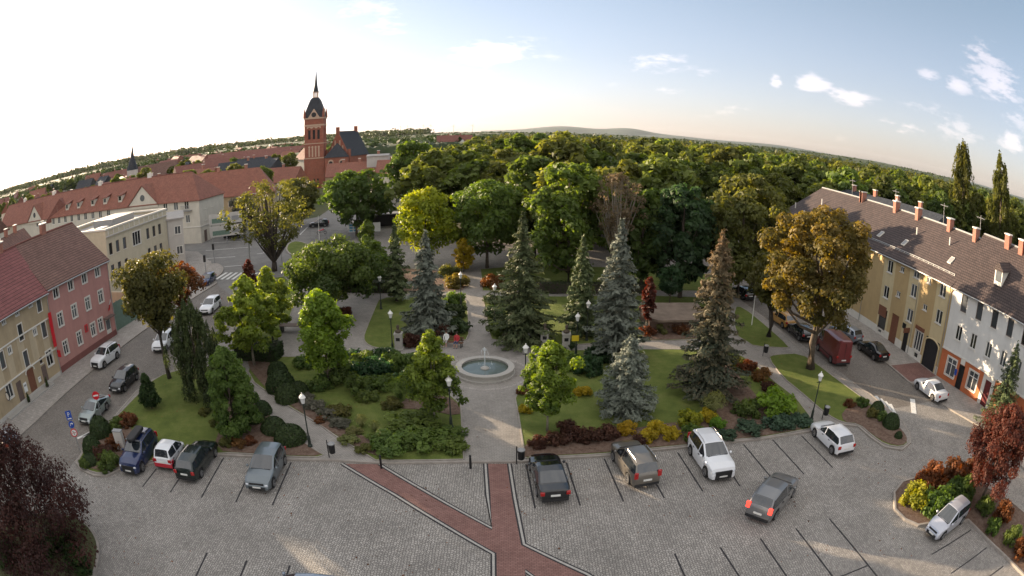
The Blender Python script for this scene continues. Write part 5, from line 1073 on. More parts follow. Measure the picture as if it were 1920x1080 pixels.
q = MB()
for x_ in (8.2, 25.2, 36.6): q.tube([(x_, -.42, 8.9), (x_, -.12, 8.4), (x_, -.12, .2)], .05, 6)
q.build_each('downpipe', M['zinc'], yel)
for x_ in (11.0, 22.5, 33.5, 41.0):
    q = MB(); q.tube([(x_, 6.2, 13.2), (x_, 6.2, 15.9)], .03, 6); q.box(x_-.7, x_+.7, 6.18, 6.22, 15.6, 15.64)
    for k_ in range(5): q.box(x_-.6+k_*.3, x_-.57+k_*.3, 5.9, 6.5, 15.641, 15.67)
    q.build('aerial', M['grey'], yel)
# white house with orange ground floor -------------------------------------------
p0 = Vector((40.8, 38.75)); p1 = Vector((42.5, 27.0)); dv = (p1-p0).normalized(); A = math.atan2(dv.y, dv.x); O = (p0.x, p0.y); U = (dv.x, dv.y, 0)
r1 = lev(wn(O, A, c5([(797, 190), (910, 245), (1022, 305), (1137, 365)]), .95, 1.6, 'dark')); r2 = lev(wn(O, A, c5([(758, 400), (865, 460), (977, 525), (1085, 595)]), .95, 1.4, 'two'))
st_ = (r1[-1][0]-r1[0][0])/3
for rr in (r1, r2): rr += [(rr[3][0]+st_*(i+1), *rr[3][1:]) for i in range(3)]
s1 = [(x_, .75, 1.5, 1.75, 'cross', .14) for x_ in (on_wall(*c5([(700, 650)])[0], O, U)[0], on_wall(*c5([(857, 750)])[0], O, U)[0])]
d1, _ = on_wall(*c5([(768, 710)])[0], O, U); d2, _ = on_wall(*c5([(960, 830)])[0], O, U)
zf = lambda x, z: 0 if z > 3.0 else (2 if abs(x-d2) < 1.0 else 1)
wh = row_house('white house with orange red ground floor shop front at the right edge', O, A, 21, 12.5, 9.1, 14.0, ['whitewall', 'orange', 'trim'], 'roof_brown', r1+r2+s1, zone=(zf, [d2-1.0, d2+1.0], [3.0]), extra_ops=[(d1, .13, .95, 2.3), (d2, .13, 1.0, 2.4), (d2+2.4, .9, .8, 1.3)], name='house')
MB().box(d1-.46, d1+.46, .07, .13, .13, 2.4).build('shop_door', M['black'], wh); MB().box(d2-.48, d2+.48, .07, .13, .13, 2.5).build('house_door', mat('dark red door', (.12, .02, .02), .5), wh)
MB().box(d1-.35, d1+.35, -.09, -.003, 2.5, 3.0).build('small_shop_sign', M['trim'], wh); MB().box(0, 21, -.1, 0, 3.0, 3.12).build('cornice', M['trim'], wh); MB().box(d1-.95, d1-.6, -.06, -.003, 1.2, 1.8).build('blue_plate', M['bluesign'], wh)
for (px, py) in [(1848, 452), (1885, 464), (1905, 470)]: q = g(px, py, 14.2); lx = (Vector(q)-p0).dot(dv); chimney(wh, max(1.2, lx), 6.0, 13.3, 15.0, .75, .9, 'chimney', 0)
# roof dormer on the white house
k = 4.9/6.25; lx, _ = 5.8, 0; d = MB().box(-.6, .6, 1.5, 4.0, 0, 1.5).build('dormer', M['trim'], wh, loc=(lx, 0, 10.55)); MB().box(-.42, .42, 1.45, 1.495, .35, 1.3).build('dormer_window', M['glass'], d)
MB().add([(-.85, 1.25, 1.35), (0, 1.25, 2.1), (.85, 1.25, 1.35), (-.85, 3.6, 1.35), (0, 4.6, 2.1), (.85, 3.6, 1.35)], [(0, 1, 4, 3), (1, 2, 5, 4), (0, 2, 1)]).build('dormer_roof', M['roof_brown'], d)

# dark roofed block behind the yellow house
def simple_house(label, x, y, ang, W, D, eave, ridge, wm, rm, hip=(0, 0), nwin=4, rows=2, group=None, name='house', cat='house', chim=2):
    root = empty(name, (x, y, 0), ang, label=label, cat=cat, group=group)
    mb = MB(); mb.prism([(0, 0), (W, 0), (W, D), (0, D)], -.2, eave)
    if not hip[0]: mb.add([(0, 0, eave), (0, D, eave), (0, D/2, ridge-.02)], [(0, 2, 1)])
    if not hip[1]: mb.add([(W, 0, eave), (W, D, eave), (W, D/2, ridge-.02)], [(0, 1, 2)])
    mb.build('wall', M[wm], root); r = MB(); gable_roof(r, W, D, eave, ridge, hipl=hip[0], hipr=hip[1], ov=.4, th=.18); r.build('roof', M[rm], root)
    for r_ in range(rows):
        for i in range(nwin):
            put_win_flat(root, (i+.5)*W/nwin, 1.1+r_*2.9, 0)
    for i in range(2 if rows else 0): put_win_flat(root, D*(i+1)/3, 1.1+(rows-1)*2.9, 1, W)
    for i in range(chim): chimney(root, W*(i+1)/(chim+1), D/2, ridge-.5, ridge+1.2, .8, .6, 'chimney', 0)
    return root
_fw = MB().box(-.55, .55, -.05, .02, 0, 1.4).mesh('window', M['trim']); _fp = MB().box(-.45, .45, -.07, -.052, .1, 1.3).mesh('pane', M['glass'])
def put_win_flat(root, s, z, side, W=0):
    o = link('window', _fw, root, (s, 0, z) if side == 0 else (W, s, z), (0, 0, 0 if side == 0 else math.pi/2)); link('pane', _fp, o)
simple_house('low block with black roof and pale chimneys behind the yellow house', 58.5, 104, -math.pi/2+.15, 34, 13, 9, 12.2, 'palewall', 'roof_slate', chim=4, rows=0)
simple_house('purple brown roofed house behind the beige one', -74, 38, math.pi/2, 13, 11, 8.2, 12.2, 'beige', 'roof_pink', rows=1)
simple_house('small brown roofed house with pale gable behind the pink one', -72, 52, math.pi/2+.2, 10, 9, 8.5, 12.0, 'lwhite', 'roof_pink', rows=1)
simple_house('mauve roofed apartment block at the left end of the long red roof', -178, 92, R_(-8), 40, 12, 8.5, 13, 'lwhite', 'roof_pink', rows=2, nwin=10, chim=3)
simple_house('red roofed house with hipped end right behind the white corner building', -79, 126, R_(20), 23, 13, 6.8, 12.6, 'beige', 'roof_bright', hip=(0, 4), rows=2, nwin=5)
simple_house('dark roofed white house left of the church tower', -98, 176, R_(17), 22, 14, 8.5, 13.2, 'whitewall', 'roof_slate', rows=2, nwin=5, chim=1)
simple_house('long red roofed block far left of the church', -176, 306, R_(24), 80, 16, 9, 15, 'lwhite', 'roof_red', rows=3, nwin=22, chim=3)
simple_house('red roofed low house right of the church choir', -58, 178, R_(10), 16, 11, 6.5, 10.2, 'beige', 'roof_bright', rows=1)
simple_house('second red roofed low house beside the church, nearer the wood', -41, 176, R_(6), 13, 11, 7, 10.6, 'lwhite', 'roof_bright', rows=1)
simple_house('pale square stair tower between the two low red roofs', -45.5, 183, R_(8), 7, 7, 12.0, 12.4, 'palewall', 'roof_flat', rows=1, nwin=1, chim=1)
simple_house('grey rendered house half hidden by trees right of the church square', -31, 148, R_(5), 9, 10, 8.5, 11.5, 'palewall', 'roof_red', rows=2, nwin=2)
h_ = simple_house('red roofed villa with white gable above the wood', -42, 330, R_(5), 20, 13, 9, 16.6, 'whitewall', 'roof_red', rows=1, nwin=4)
q = MB(); q.prism([(11, -1.5), (18, -1.5), (18, 1), (11, 1)], 5, 10.5); q.add([(11, -1.5, 10.5), (18, -1.5, 10.5), (14.5, -1.5, 14.5), (14.5, 4, 14.5)], [(0, 1, 2)]); q.build_each('gable', M['whitewall'], h_)
q = MB(); q.add([(10.6, -1.8, 10.2), (14.5, -1.8, 14.9), (14.5, 5, 14.9), (10.6, 2, 10.2)], [(0, 1, 2, 3)]); q.add([(18.4, -1.8, 10.2), (14.5, -1.8, 14.9), (14.5, 5, 14.9), (18.4, 2, 10.2)], [(3, 2, 1, 0)]); q.build_each('gable_roof', M['roof_red'], h_)
# old town houses spread to the left horizon
protos = []
for i, (wm, rm, Wd) in enumerate([('lwhite', 'roof_bright', 14), ('beige', 'roof_red', 18), ('palewall', 'roof_pink', 12), ('whitewall', 'roof_slate', 15), ('lwhite', 'roof_red', 24)]):
    protos.append([simple_house('', -900, -900-40*i, 0, Wd, 10, 6, 10.5, wm, rm, rows=1, nwin=3, chim=1), False])
kinds = ['orange red roofed town house', 'dull red roofed town house', 'mauve brown roofed town house', 'slate grey roofed town house', 'long red roofed town house']
rnd = random.Random(21); cnt = 0; spots = []
while cnt < 84:
    az = rnd.uniform(-71, -18); D_ = 170*(4.2**rnd.random()); a = R_(az); x, y = D_*math.sin(a), D_*math.cos(a)
    if any((x-u)**2+(y-v)**2 < 24**2 for u, v in spots): continue
    if -24 < az < -12 and D_ < 300: continue
    spots.append((x, y)); i = rnd.choice([0, 0, 1, 1, 2, 3, 4]); pr = protos[i]
    o = pr[0] if not pr[1] else copy_tree(pr[0]); pr[1] = True
    o.location = (x, y, rnd.uniform(-.5, 1.5)+D_*.006); o.rotation_euler = (0, 0, rnd.uniform(-1.2, 1.2)); sc = rnd.uniform(.85, 1.15); o.scale = (sc, sc, sc)
    tag(o, kinds[i]+' among trees in the old town towards the left horizon', 'house', kinds[i]+'s of the old town'); cnt += 1
first = []
for k in range(250):      # trees between them
    az = rnd.uniform(-72, -17); D_ = 135*(4.6**rnd.random()); a = R_(az); x, y = D_*math.sin(a), D_*math.cos(a)
    if any((x-u)**2+(y-v)**2 < 12**2 for u, v in spots) or (-24 < az < -14 and D_ < 270) or (y < 135 and -165 < x < -50): continue
    i = k % 5
    if len(first) <= i: o = empty('town_tree'); link('crown', FT[i][0], o); link('trunk', FT[i][1], o); first.append(o)
    else: o = copy_tree(first[i])
    sc = rnd.uniform(.6, 1.0); o.location = (x, y, D_*.006); o.rotation_euler = (0, 0, rnd.uniform(0, 6.2)); o.scale = (sc, sc, sc*.9); tag(o, 'round green tree between the roofs of the old town on the left', 'tree', 'trees between the town roofs')
# spire of the other church
sx, sy = 330*math.sin(R_(-43.3)), 330*math.cos(R_(-43.3))
d_ = survey(250, 271, None); azs = math.atan2(d_[0], d_[1]); sx, sy = 300*math.sin(azs), 300*math.cos(azs); zt = height_at((sx, sy), 250, 271)
sp = empty('church', (sx, sy, 0), -azs, label='distant church with thin dark pointed spire on the left', cat='church')
MB().box(-3.2, 3.2, -3.2, 3.2, 0, zt*.52).build('tower', M['palewall'], sp); MB().lathe([(3.6, zt*.52), (1.3, zt*.74), (.05, zt)], 8).build('spire', M['roof_slate'], sp)
mb = MB(); mb.prism([(3, -5), (26, -5), (26, 6), (3, 6)], 0, 9); mb.build('nave', M['palewall'], sp); r = MB(); gable_roof(r, 23, 11, 9, 15, x0=3, y0=-5); r.build('nave_roof', M['roof_pink'], sp)

# the brick church -----------------------------------------------------------------
A = R_(9); ch = empty('church', (-77.2, 211.5, 0), A, label='tall red brick church with square clock tower and thin dark spire', cat='church')
M['panel'] = mat('pale plaster panels', (.46, .33, .24), .9, .1, 2)
TW = 7.4
q = MB(); wall_quads(q, (0, 0, 0), (1, 0, 0), TW, 0, 26.3, [(1.9, 18.6, 1.0, 4.0), (3.7, 18.6, 1.0, 4.0), (5.5, 18.6, 1.0, 4.0), (1.6, 1.2, 1.1, 2.0), (3.6, 1.0, .7, 2.6), (5.0, 1.0, .7, 2.6)], depth=.5)
wall_quads(q, (TW, 0, 0), (0, 1, 0), TW, 0, 26.3, [(1.9, 18.6, 1.0, 4.0), (3.7, 18.6, 1.0, 4.0), (5.5, 18.6, 1.0, 4.0)], depth=.5); wall_quads(q, (TW, TW, 0), (-1, 0, 0), TW, 0, 26.3, []); wall_quads(q, (0, TW, 0), (0, -1, 0), TW, 0, 26.3, [(3.7, 18.6, 3.0, 4.0)], depth=.5)
for (a, b) in ((-.25, .55), (TW-.55, TW+.25)): q.box(a, b, -.22, -.002, 0, 11.2)
q.build('tower', M['brickwall'], ch)
q = MB(); q.box(-.2, TW+.2, -.25, TW+.2, 11.2, 11.6); q.box(-.12, TW+.12, -.16, TW+.12, 23.6, 24.2); q.box(-.3, TW+.3, -.3, TW+.3, 26.3, 26.8); q.box(-.15, TW+.15, -.2, TW+.15, 16.8, 17.1); q.build_each('string_course', M['panel'], ch)
q = MB()
for x in (2.0, 3.25, 4.5, 5.75): q.box(x-.42, x+.12, -.05, -.003, 11.9, 15.2); q.tube([(x-.15, -.05, 15.6), (x-.15, -.003, 15.6)], .42, 12)
q.box(1.0, 6.4, -.04, -.003, 22.7, 23.5); q.build_each('pale_panel', M['panel'], ch)
q = MB(); q.box(.3, TW-.3, .5, .6, 18.4, 22.8); q.box(TW-.6, TW-.5, .3, TW-.3, 18.4, 22.8); q.box(1.0, 2.2, .5, .6, 1, 3.4); q.box(3.1, 5.4, .5, .6, .9, 3.7); q.build_each('dark_louvre', M['reveal'], ch)
for x in (1.9, 3.7, 5.5): MB().tube([(x, -.06, 22.6), (x, -.002, 22.6)], .55, 14).build('arch_hood', M['brickwall'], ch)
q = MB()
for (cx, cy, nx, ny) in ((TW/2, -.1, 0, 1), (TW+.1, TW/2, 1, 0)):
    if ny: q.add([(cx-2.3, cy, 26.8), (cx+2.3, cy, 26.8), (cx, cy, 30.2), (cx-2.3, cy+2.2, 26.8), (cx+2.3, cy+2.2, 26.8), (cx, cy+2.6, 30.2)], [(0, 1, 2), (0, 2, 5, 3), (1, 4, 5, 2)])
    else: q.add([(cx, cy-2.3, 26.8), (cx, cy+2.3, 26.8), (cx, cy, 30.2), (cx-2.2, cy-2.3, 26.8), (cx-2.2, cy+2.3, 26.8), (cx-2.6, cy, 30.2)], [(0, 1, 2), (0, 2, 5, 3), (1, 4, 5, 2)])
q.build_each('clock_gable', M['panel'], ch)
for (a, b) in (((TW/2, -.22, 27.9), (TW/2, -.12, 27.9)), ((TW+.22, TW/2, 27.9), (TW+.12, TW/2, 27.9))): MB().tube([a, b], .95, 20).build('clock_face', M['reveal'], ch)
q = MB()
for x in (0, TW):
    for y in (0, TW): q.tube([(x, y, 26.8), (x, y, 28.6), (x, y, 30.6)], [.5, .42, .03], 8)
q.build_each('corner_turret', M['brickwall'], ch)
c = TW/2; q = MB(); z = [(c+.1, 26.9), (c-.4, 29.6), (1.9, 33.6), (1.25, 34.6)]; vs = []
for r, zz in z: vs += [(c-r, c-r, zz), (c+r, c-r, zz), (c+r, c+r, zz), (c-r, c+r, zz)]
q.add(vs, [(i*4+k, i*4+(k+1) % 4, (i+1)*4+(k+1) % 4, (i+1)*4+k) for i in range(3) for k in range(4)]+[(12, 13, 14, 15)]); q.build('tower_roof', M['roof_slate'], ch)
q = MB(); q.lathe([(1.2, 34.6), (1.2, 34.9)], 8, (c, c, 0)); 
for k in range(8): t = k*math.pi/4; q.tube([(c+.95*math.cos(t), c+.95*math.sin(t), 34.9), (c+.95*math.cos(t), c+.95*math.sin(t), 36.7)], .12, 6)
q.lathe([(.01, 36.6), (1.3, 36.7), (1.3, 36.9), (.01, 37.0)], 8, (c, c, 0)); q.build('lantern', M['panel'], ch)
zt = 45.6; MB().lathe([(1.15, 36.9), (.6, 39.5), (.28, 43), (.03, zt)], 8, (c, c, 0)).build('spire', M['roof_slate'], ch); MB().tube([(c, c, zt-.3), (c, c, zt+1.6)], .06, 6).box(c-.4, c+.4, c-.05, c+.05, zt+.9, zt+1.0).build('cross', M['black'], ch)
# nave: gabled brick box turned to the right behind the tower
nv = R_(28); nr = Matrix.Rotation(nv, 4, 'Z'); 
def part(mb, name, m, x=0, y=0, rz=0, each=False):
    for o in (mb.build_each(name, M[m], ch) if each else [mb.build(name, M[m], ch)]): o.location = (x, y, 0); o.rotation_euler = (0, 0, rz)
q = MB(); q.prism([(0, 0), (10.5, 0), (10.5, 15), (0, 15)], 0, 11.5); q.add([(0, 0, 11.5), (10.5, 0, 11.5), (5.25, 0, 21), (0, .5, 11.5), (10.5, .5, 11.5), (5.25, .5, 21)], [(0, 1, 2), (5, 4, 3), (0, 2, 5, 3), (2, 1, 4, 5)]); 
q.box(4.6, 5.9, -.1, .6, 20, 22.6); q.box(4.7, 5.8, 13.6, 14.6, 20.5, 22.8); q.box(-.5, .5, -.4, .5, 0, 14); q.box(10, 11, -.4, .5, 0, 14); part(q, 'nave', 'brickwall', 7.6, 5.5, R_(-24), True)
q = MB()
for i, (x, z0_, z1_) in enumerate([(1.6, 9.5, 13), (2.9, 10.5, 15.5), (4.2, 11.5, 17.5), (6.3, 11.5, 17.5), (7.6, 10.5, 15.5), (8.9, 9.5, 13)]): q.box(x-.28, x+.28, -.06, -.003, z0_, z1_)
part(q, 'gable_panel', 'panel', 7.6, 5.5, R_(-24), True)
q = MB(); vs = [(-.3, .5, 11.2), (5.25, .5, 21.0), (10.8, .5, 11.2), (-.3, 15.3, 11.2), (5.25, 15.3, 21.0), (10.8, 15.3, 11.2)]; q.add(vs, [(0, 1, 4, 3), (1, 2, 5, 4), (3, 4, 5)]); part(q, 'nave_roof', 'roof_slate', 7.6, 5.5, R_(-24))
q = MB(); q.prism([(0, 0), (9, 0), (9, 7), (0, 7)], 0, 11.2)
part(q, 'side_chapel', 'brickwall', 8.0, -1.5, 0); q = MB(); q.add([(-.3, -.3, 11.2), (9.3, -.3, 11.2), (9.3, 7.3, 11.2), (-.3, 7.3, 11.2), (4.5, 3.5, 16.6)], [(0, 1, 4), (1, 2, 4), (2, 3, 4), (3, 0, 4)]); part(q, 'chapel_roof', 'roof_slate', 8.0, -1.5)
q = MB()
for x in (2.4, 6.6): q.box(x-1.1, x+1.1, -.06, -.003, 7.0, 9.4); q.tube([(x, -.06, 9.4), (x, -.003, 9.4)], 1.1, 14)
part(q, 'pale_arch', 'panel', 8.0, -1.5, 0, True); q = MB()
for x in (2.4, 6.6): q.box(x-.7, x+.7, -.09, -.062, 6.6, 9.2); q.tube([(x, -.09, 9.2), (x, -.062, 9.2)], .7, 14)
q.box(1.7, 3.1, -.09, -.062, .5, 3.6); part(q, 'arched_window', 'reveal', 8.0, -1.5, 0, True)

M['darkwood'] = brickmat('dark timber wall', (.10, .065, .05), (.13, .085, .065), (.04, .03, .025), 2.0, .12, .01)
# garden pavilion behind the right lawn
P_ = G_([(1216, 628), (1330, 628), (1320, 600), (1225, 598)]); pv = empty('garden_pavilion', (P_[0][0], P_[0][1], .12), 0, label='low brown garden pavilion with flat stone coloured roof under the dark trees', cat='pavilion')
w_ = P_[1][0]-P_[0][0]; MB().box(0, w_, 0, 5.2, 0, 1.25).build('wall', M['darkwood'], pv); MB().prism([(-.6, 1.2), (.8, -.5), (w_+.5, -.4), (w_+.3, 5.5), (.8, 5.5)], 1.28, 1.5).build('roof', mat('pavilion roof', (.17, .13, .10), .9, .3, 1.2), pv)
ps = tag(MB().tube([(0, 0, 0), (0, 0, 2.3)], .11, 8).build('wooden_post', M['bark_pale'], None, loc=(*g(1211, 628), .12)), 'pale wooden post at the left corner of the garden pavilion', 'post')
# shelter by the notice boards
sx_, sy_ = g(715, 430); sh = empty('bus_shelter', (sx_-3.5, sy_, .1), R_(8), label='dark flat roofed shelter under the trees behind the notice boards', cat='shelter')
MB().box(0, 8, 0, 3, 2.7, 2.9).build('roof', M['grey'], sh); MB().box(0, 8, 2.9, 3, 0, 2.7).build('back_wall', M['black'], sh)
for x in (.1, 7.9): MB().box(x-.07, x+.07, .05, .2, 0, 2.7).build('post', M['grey'], sh)
bx_, by_ = g(652, 441); bb = empty('notice_boards', (bx_, by_, .1), R_(3), label='long white notice board with blue posters by the square', cat='notice board')
MB().box(0, 6.4, 0, .1, .5, 2.2).build('board', M['whitecloth'], bb)
for i in range(2):
    for j in range(3): MB().box(.25+i*.85, .95+i*.85, -.012, -.003, .62+j*.5, 1.0+j*.5).build('poster', mat('poster blue', (.06, .28, .42), .5) if 'poster blue' not in bpy.data.materials else bpy.data.materials['poster blue'], bb)
MB().box(2.3, 3.4, -.012, -.003, .7, 2.0).build('poster', M['grey'], bb)
for x in (.2, 3.2, 6.2): MB().box(x-.05, x+.05, .105, .2, 0, 2.3).build('post', M['grey'], bb)
fb = empty('railing', (*g(580, 450), .1), R_(3), label='thin grey railing left of the notice boards', cat='railing'); q = MB()
for i in range(9): q.box(i*1.1-.025, i*1.1+.025, 0, .05, 0, 1.7)
q.box(0, 8.8, .052, .09, 1.55, 1.6); q.box(0, 8.8, .052, .09, .3, .35); q.build('rails', M['grey'], fb)

# ---------------------------------------------------------------- vehicles
def paint_m(name, col, metal=.3, rough=.3): 
    m = mat(name, col, rough, .03, 1.5, metal=metal, coat=.8, spec=.5); m.node_tree.nodes['Principled BSDF'].inputs['Coat Roughness'].default_value = .06; return m
M['tyre'] = mat('tyre rubber', (.015, .015, .016), .85, .2, 6); M['rim'] = mat('alloy rim', (.42, .42, .43), .3, .05, 6, metal=.8)
M['carglass'] = mat('car glass', (.02, .025, .03), .04, .1, 1, spec=1.0, coat=.6); M['plastic'] = mat('black plastic', (.02, .02, .021), .6, .1, 5)
M['lamp'] = mat('headlamp glass', (.55, .57, .6), .12, .05, 4, coat=.6); M['tail'] = mat('tail lamp red', (.35, .01, .01), .2, .1, 4, coat=.5)
M['plate'] = mat('number plate', (.65, .65, .62), .5, .05, 4); M['paneglass'] = M['carglass']
lit = bpy.data.materials.new('lit tail lamp'); lit.use_nodes = True; b_ = lit.node_tree.nodes['Principled BSDF']; b_.inputs['Base Color'].default_value = (.6, .01, .01, 1); b_.inputs['Emission Color'].default_value = (1, .05, .03, 1); b_.inputs['Emission Strength'].default_value = .9; M['litlamp'] = lit
# key profile as fractions of length from the rear, and heights in metres: (s, z)
TYPES = {
 'hatch': dict(L=4.25, W=1.78, H=1.47, wb=2.62, fo=.86, R=.315, prof=[(0, .55), (.005, .82), (.03, 1.0), (.11, 1.40), (.30, 1.47), (.50, 1.43), (.70, .98), (.86, .90), (.965, .74), (1, .52)], key=(.03, .115, .50, .70), b=.485),
 'suv': dict(L=4.45, W=1.84, H=1.68, wb=2.64, fo=.9, R=.35, prof=[(0, .6), (.005, .95), (.025, 1.12), (.085, 1.58), (.30, 1.68), (.52, 1.64), (.70, 1.16), (.86, 1.08), (.965, .92), (1, .6)], key=(.025, .09, .53, .70), b=.485),
 'wagon': dict(L=4.5, W=1.77, H=1.5, wb=2.66, fo=.88, R=.32, prof=[(0, .55), (.006, .85), (.03, 1.02), (.09, 1.40), (.28, 1.5), (.52, 1.46), (.70, .98), (.86, .9), (.965, .74), (1, .52)], key=(.03, .095, .52, .70), b=.485),
 'sedan': dict(L=4.6, W=1.81, H=1.43, wb=2.76, fo=.82, R=.325, prof=[(0, .55), (.006, .85), (.02, 1.0), (.15, 1.03), (.32, 1.38), (.44, 1.43), (.54, 1.38), (.70, .96), (.86, .88), (.965, .72), (1, .5)], key=(.16, .32, .54, .70), b=.49),
 'coupe': dict(L=4.45, W=1.83, H=1.30, wb=2.45, fo=.92, R=.33, prof=[(0, .5), (.006, .75), (.03, .88), (.14, .98), (.38, 1.26), (.48, 1.30), (.56, 1.26), (.72, .88), (.86, .82), (.965, .66), (1, .45)], key=(.14, .38, .56, .72), b=.48),
 'city': dict(L=2.75, W=1.62, H=1.54, wb=1.87, fo=.42, R=.29, prof=[(0, .6), (.008, .92), (.03, 1.0), (.10, 1.46), (.35, 1.54), (.60, 1.48), (.84, 1.02), (.93, .92), (.98, .78), (1, .55)], key=(.03, .10, .60, .84), b=.42),
 'mpv': dict(L=4.05, W=1.72, H=1.55, wb=2.55, fo=.8, R=.31, prof=[(0, .55), (.005, .88), (.025, 1.05), (.09, 1.48), (.32, 1.55), (.52, 1.50), (.76, 1.02), (.88, .92), (.965, .76), (1, .52)], key=(.025, .095, .53, .76), b=.485),
 'van': dict(L=5.4, W=2.0, H=2.5, wb=3.3, fo=.95, R=.35, prof=[(0, .6), (.003, 1.2), (.008, 2.42), (.05, 2.5), (.60, 2.5), (.70, 2.44), (.80, 2.2), (.895, 1.32), (.955, 1.08), (.99, .95), (1, .5)], key=(.0, .0, .80, .895), b=.72),
}
def car(kind, label, paint, fw, rw, side, cat='car', name='parked_car', roof=None, lamps='tail', solid=False, group=None, box=None, plate=True, extra=None, rails=False):
    """fw, rw: survey points of the visible front and rear wheels on the ground; side: 'L' or 'R' = which flank they belong to"""
    T = TYPES[kind]; Ln, W, wb, fo, R = T['L'], T['W'], T['wb'], T['fo'], T['R']; pm = M[paint]
    f, r = Vector(g(*fw)), Vector(g(*rw)); d = (f-r).normalized(); lf = Vector((-d.y, d.x)); c = (f+r)/2 + (lf if side == 'R' else -lf)*(W/2-.08)
    root = empty(name, (c.x, c.y, .012 if abs(c.x) < 36 or c.y > 0 else .012), math.atan2(d.y, d.x), label=label, cat=cat, group=group)
    x1 = wb/2+fo; x0 = x1-Ln; prof = T['prof']; rb, rr, rf, cw = [x0+k*Ln for k in T['key']]
    zt = lambda x: float(np.interp((x-x0)/Ln, [p[0] for p in prof], [p[1] for p in prof]))
    belt = lambda x: .59*T['H']+.10*(1-(x-x0)/Ln) if kind != 'van' else 1.28
    xs = set([x0+p[0]*Ln for p in prof]+[x0+k*Ln for k in T['key']]+list(np.linspace(x0, x1, 46))); bp = x0+T['b']*Ln; xs |= {bp-.05, bp+.05, rb+(rr-rb)*.2}
    if kind == 'van': xs |= {x0+.66*Ln, x0+.64*Ln}
    for wx in (-wb/2, wb/2): xs |= {wx+(R+.07)*math.cos(t) for t in np.linspace(0, math.pi, 9)}
    xs = sorted(xs); xs = [xs[0]]+[b for a, b in zip(xs, xs[1:]) if b-a > .006]
    secs = []
    for x in xs:
        u = abs((x-(x0+x1)/2)/(Ln/2)); w = W/2*(1-.16*u**7-.03*u**2); z = zt(x); zb = .24+.06*u**6
        for wx in (-wb/2, wb/2):
            q = (R+.07)**2-(x-wx)**2
            if q > 0: zb = max(zb, R+math.sqrt(q)*.98)
        bl = min(belt(x), z-.05); hh = z-bl; tum = .30 if kind != 'van' else .05; zb = min(zb, bl-.05)
        m1 = zb+(bl-zb)*.38; m2 = zb+(bl-zb)*.75
        wr = w-.05-max(0, hh-.05)*tum
        secs.append([(w-.05, zb), (w-.01, m1), (w, m2), (w-.035, bl), (wr, max(bl+.012, z-.06)), (wr-.10, z), (wr*.5, z+.022), (0, z+.03)])
    nj = 8; body = MB(); parts = {'body': body}
    def P(i, j, s): y, z = secs[i][j]; return (xs[i], y*s, z)
    gm_ = {k: MB() for k in ('windscreen', 'rear_window', 'side_window_l', 'side_window_r')}; rf_ = MB()
    for i in range(len(xs)-1):
        xm = (xs[i]+xs[i+1])/2
        for j in range(nj-1):
            hs = min(secs[i][4][1]-secs[i][3][1], secs[i+1][4][1]-secs[i+1][3][1])
            for s in (1, -1):
                q = [P(i, j, s), P(i+1, j, s), P(i+1, j+1, s), P(i, j+1, s)]; fc = [(0, 1, 2, 3)] if s == -1 else [(3, 2, 1, 0)]
                t = body
                if j == 3 and hs > .1 and rb+.12 < xm < cw-.10 and not (abs(xm-bp) < .05) and not solid:
                    if kind != 'van' or xm > x0+.66*Ln: t = gm_['side_window_l' if s == 1 else 'side_window_r']
                elif j >= 4 and cw > xm > rf and not (j == 4): t = gm_['windscreen']
                elif j >= 4 and rb < xm < rr and not (j == 4) and secs[i][7][1] > belt(xm)-.02 and kind != 'van': t = gm_['rear_window']
                elif roof and j >= 4 and rr <= xm <= rf: t = rf_
                t.add(q, fc)
    for i, sgn in ((0, 1), (len(xs)-1, -1)):
        ring = [P(i, j, 1) for j in range(nj)]+[P(i, j, -1) for j in reversed(range(nj-1))]
        body.add(ring, [tuple(range(len(ring)))[::sgn]])
    body.weld(); bo = body.build('body', pm, root, smooth=True)
    try: bo.data.set_sharp_from_angle(angle=R_(32))
    except Exception: pass
    for k, mb in gm_.items():
        if mb.f: mb.weld().build_each('side_window' if k.startswith('side') else k, M['carglass'], root, smooth=not k.startswith('side'))
    if rf_.f: rf_.weld().build('roof', M[roof], root, smooth=True)
    MB().box(x0+.25, x1-.25, -W/2+.16, W/2-.16, .2, .55).build('underbody', M['black'], root)
    q = MB(); q.box(x1-.1, x1+.012, -W*.30, W*.30, .28, .47); q.box(x1-.14, x1-.028, -W*.26, W*.26, .50, .69) if kind not in ('suv', 'van') else q.box(x1-.14, x1+.008, -W*.30, W*.30, .471, .78); 
    q.build_each('grille', M['plastic'], root); 
    zb_ = zt(x1-.1)
    for s in (1, -1):
        for wx in (-wb/2, wb/2):
            t = MB().lathe([(R*.62, -.105), (R*.9, -.105), (R, -.06), (R, .06), (R*.9, .105), (R*.62, .105)], 22).build('wheel', M['tyre'], root, loc=(wx, s*(W/2-.13), R), rot=(math.pi/2, 0, 0))
            k = MB()
            for a in range(5): an = a*2*math.pi/5; k.box(-.035, .035, 0, R*.62, -.02, .02, rot=Matrix.Rotation(an, 3, 'Z'), at=(0, 0, -.07*s))
            k.tube([(0, 0, -.09*s), (0, 0, .0)], R*.17, 10); k.lathe([(R*.56, -.085*s), (R*.66, -.085*s), (R*.66, -.11*s), (R*.56, -.11*s)], 22); k.build('rim', M['rim'], t)
            MB().tube([(0, 0, -.02*s), (0, 0, .0)], R*.6, 18).build('brake_disc', M['plastic'], t)
        xl = x1-.20; z_ = min(zb_-.10, .72 if kind not in ('suv', 'van') else .86)
        MB().lathe([(.0, -.09), (.10, -.07), (.14, 0), (.10, .07), (0, .09)], 10).build('headlight', M['lamp'], root, smooth=True, loc=(x1-.17, s*(W/2-.27), z_), rot=(0, 0, s*-.5)).scale = (1.25, 1.1, .95)
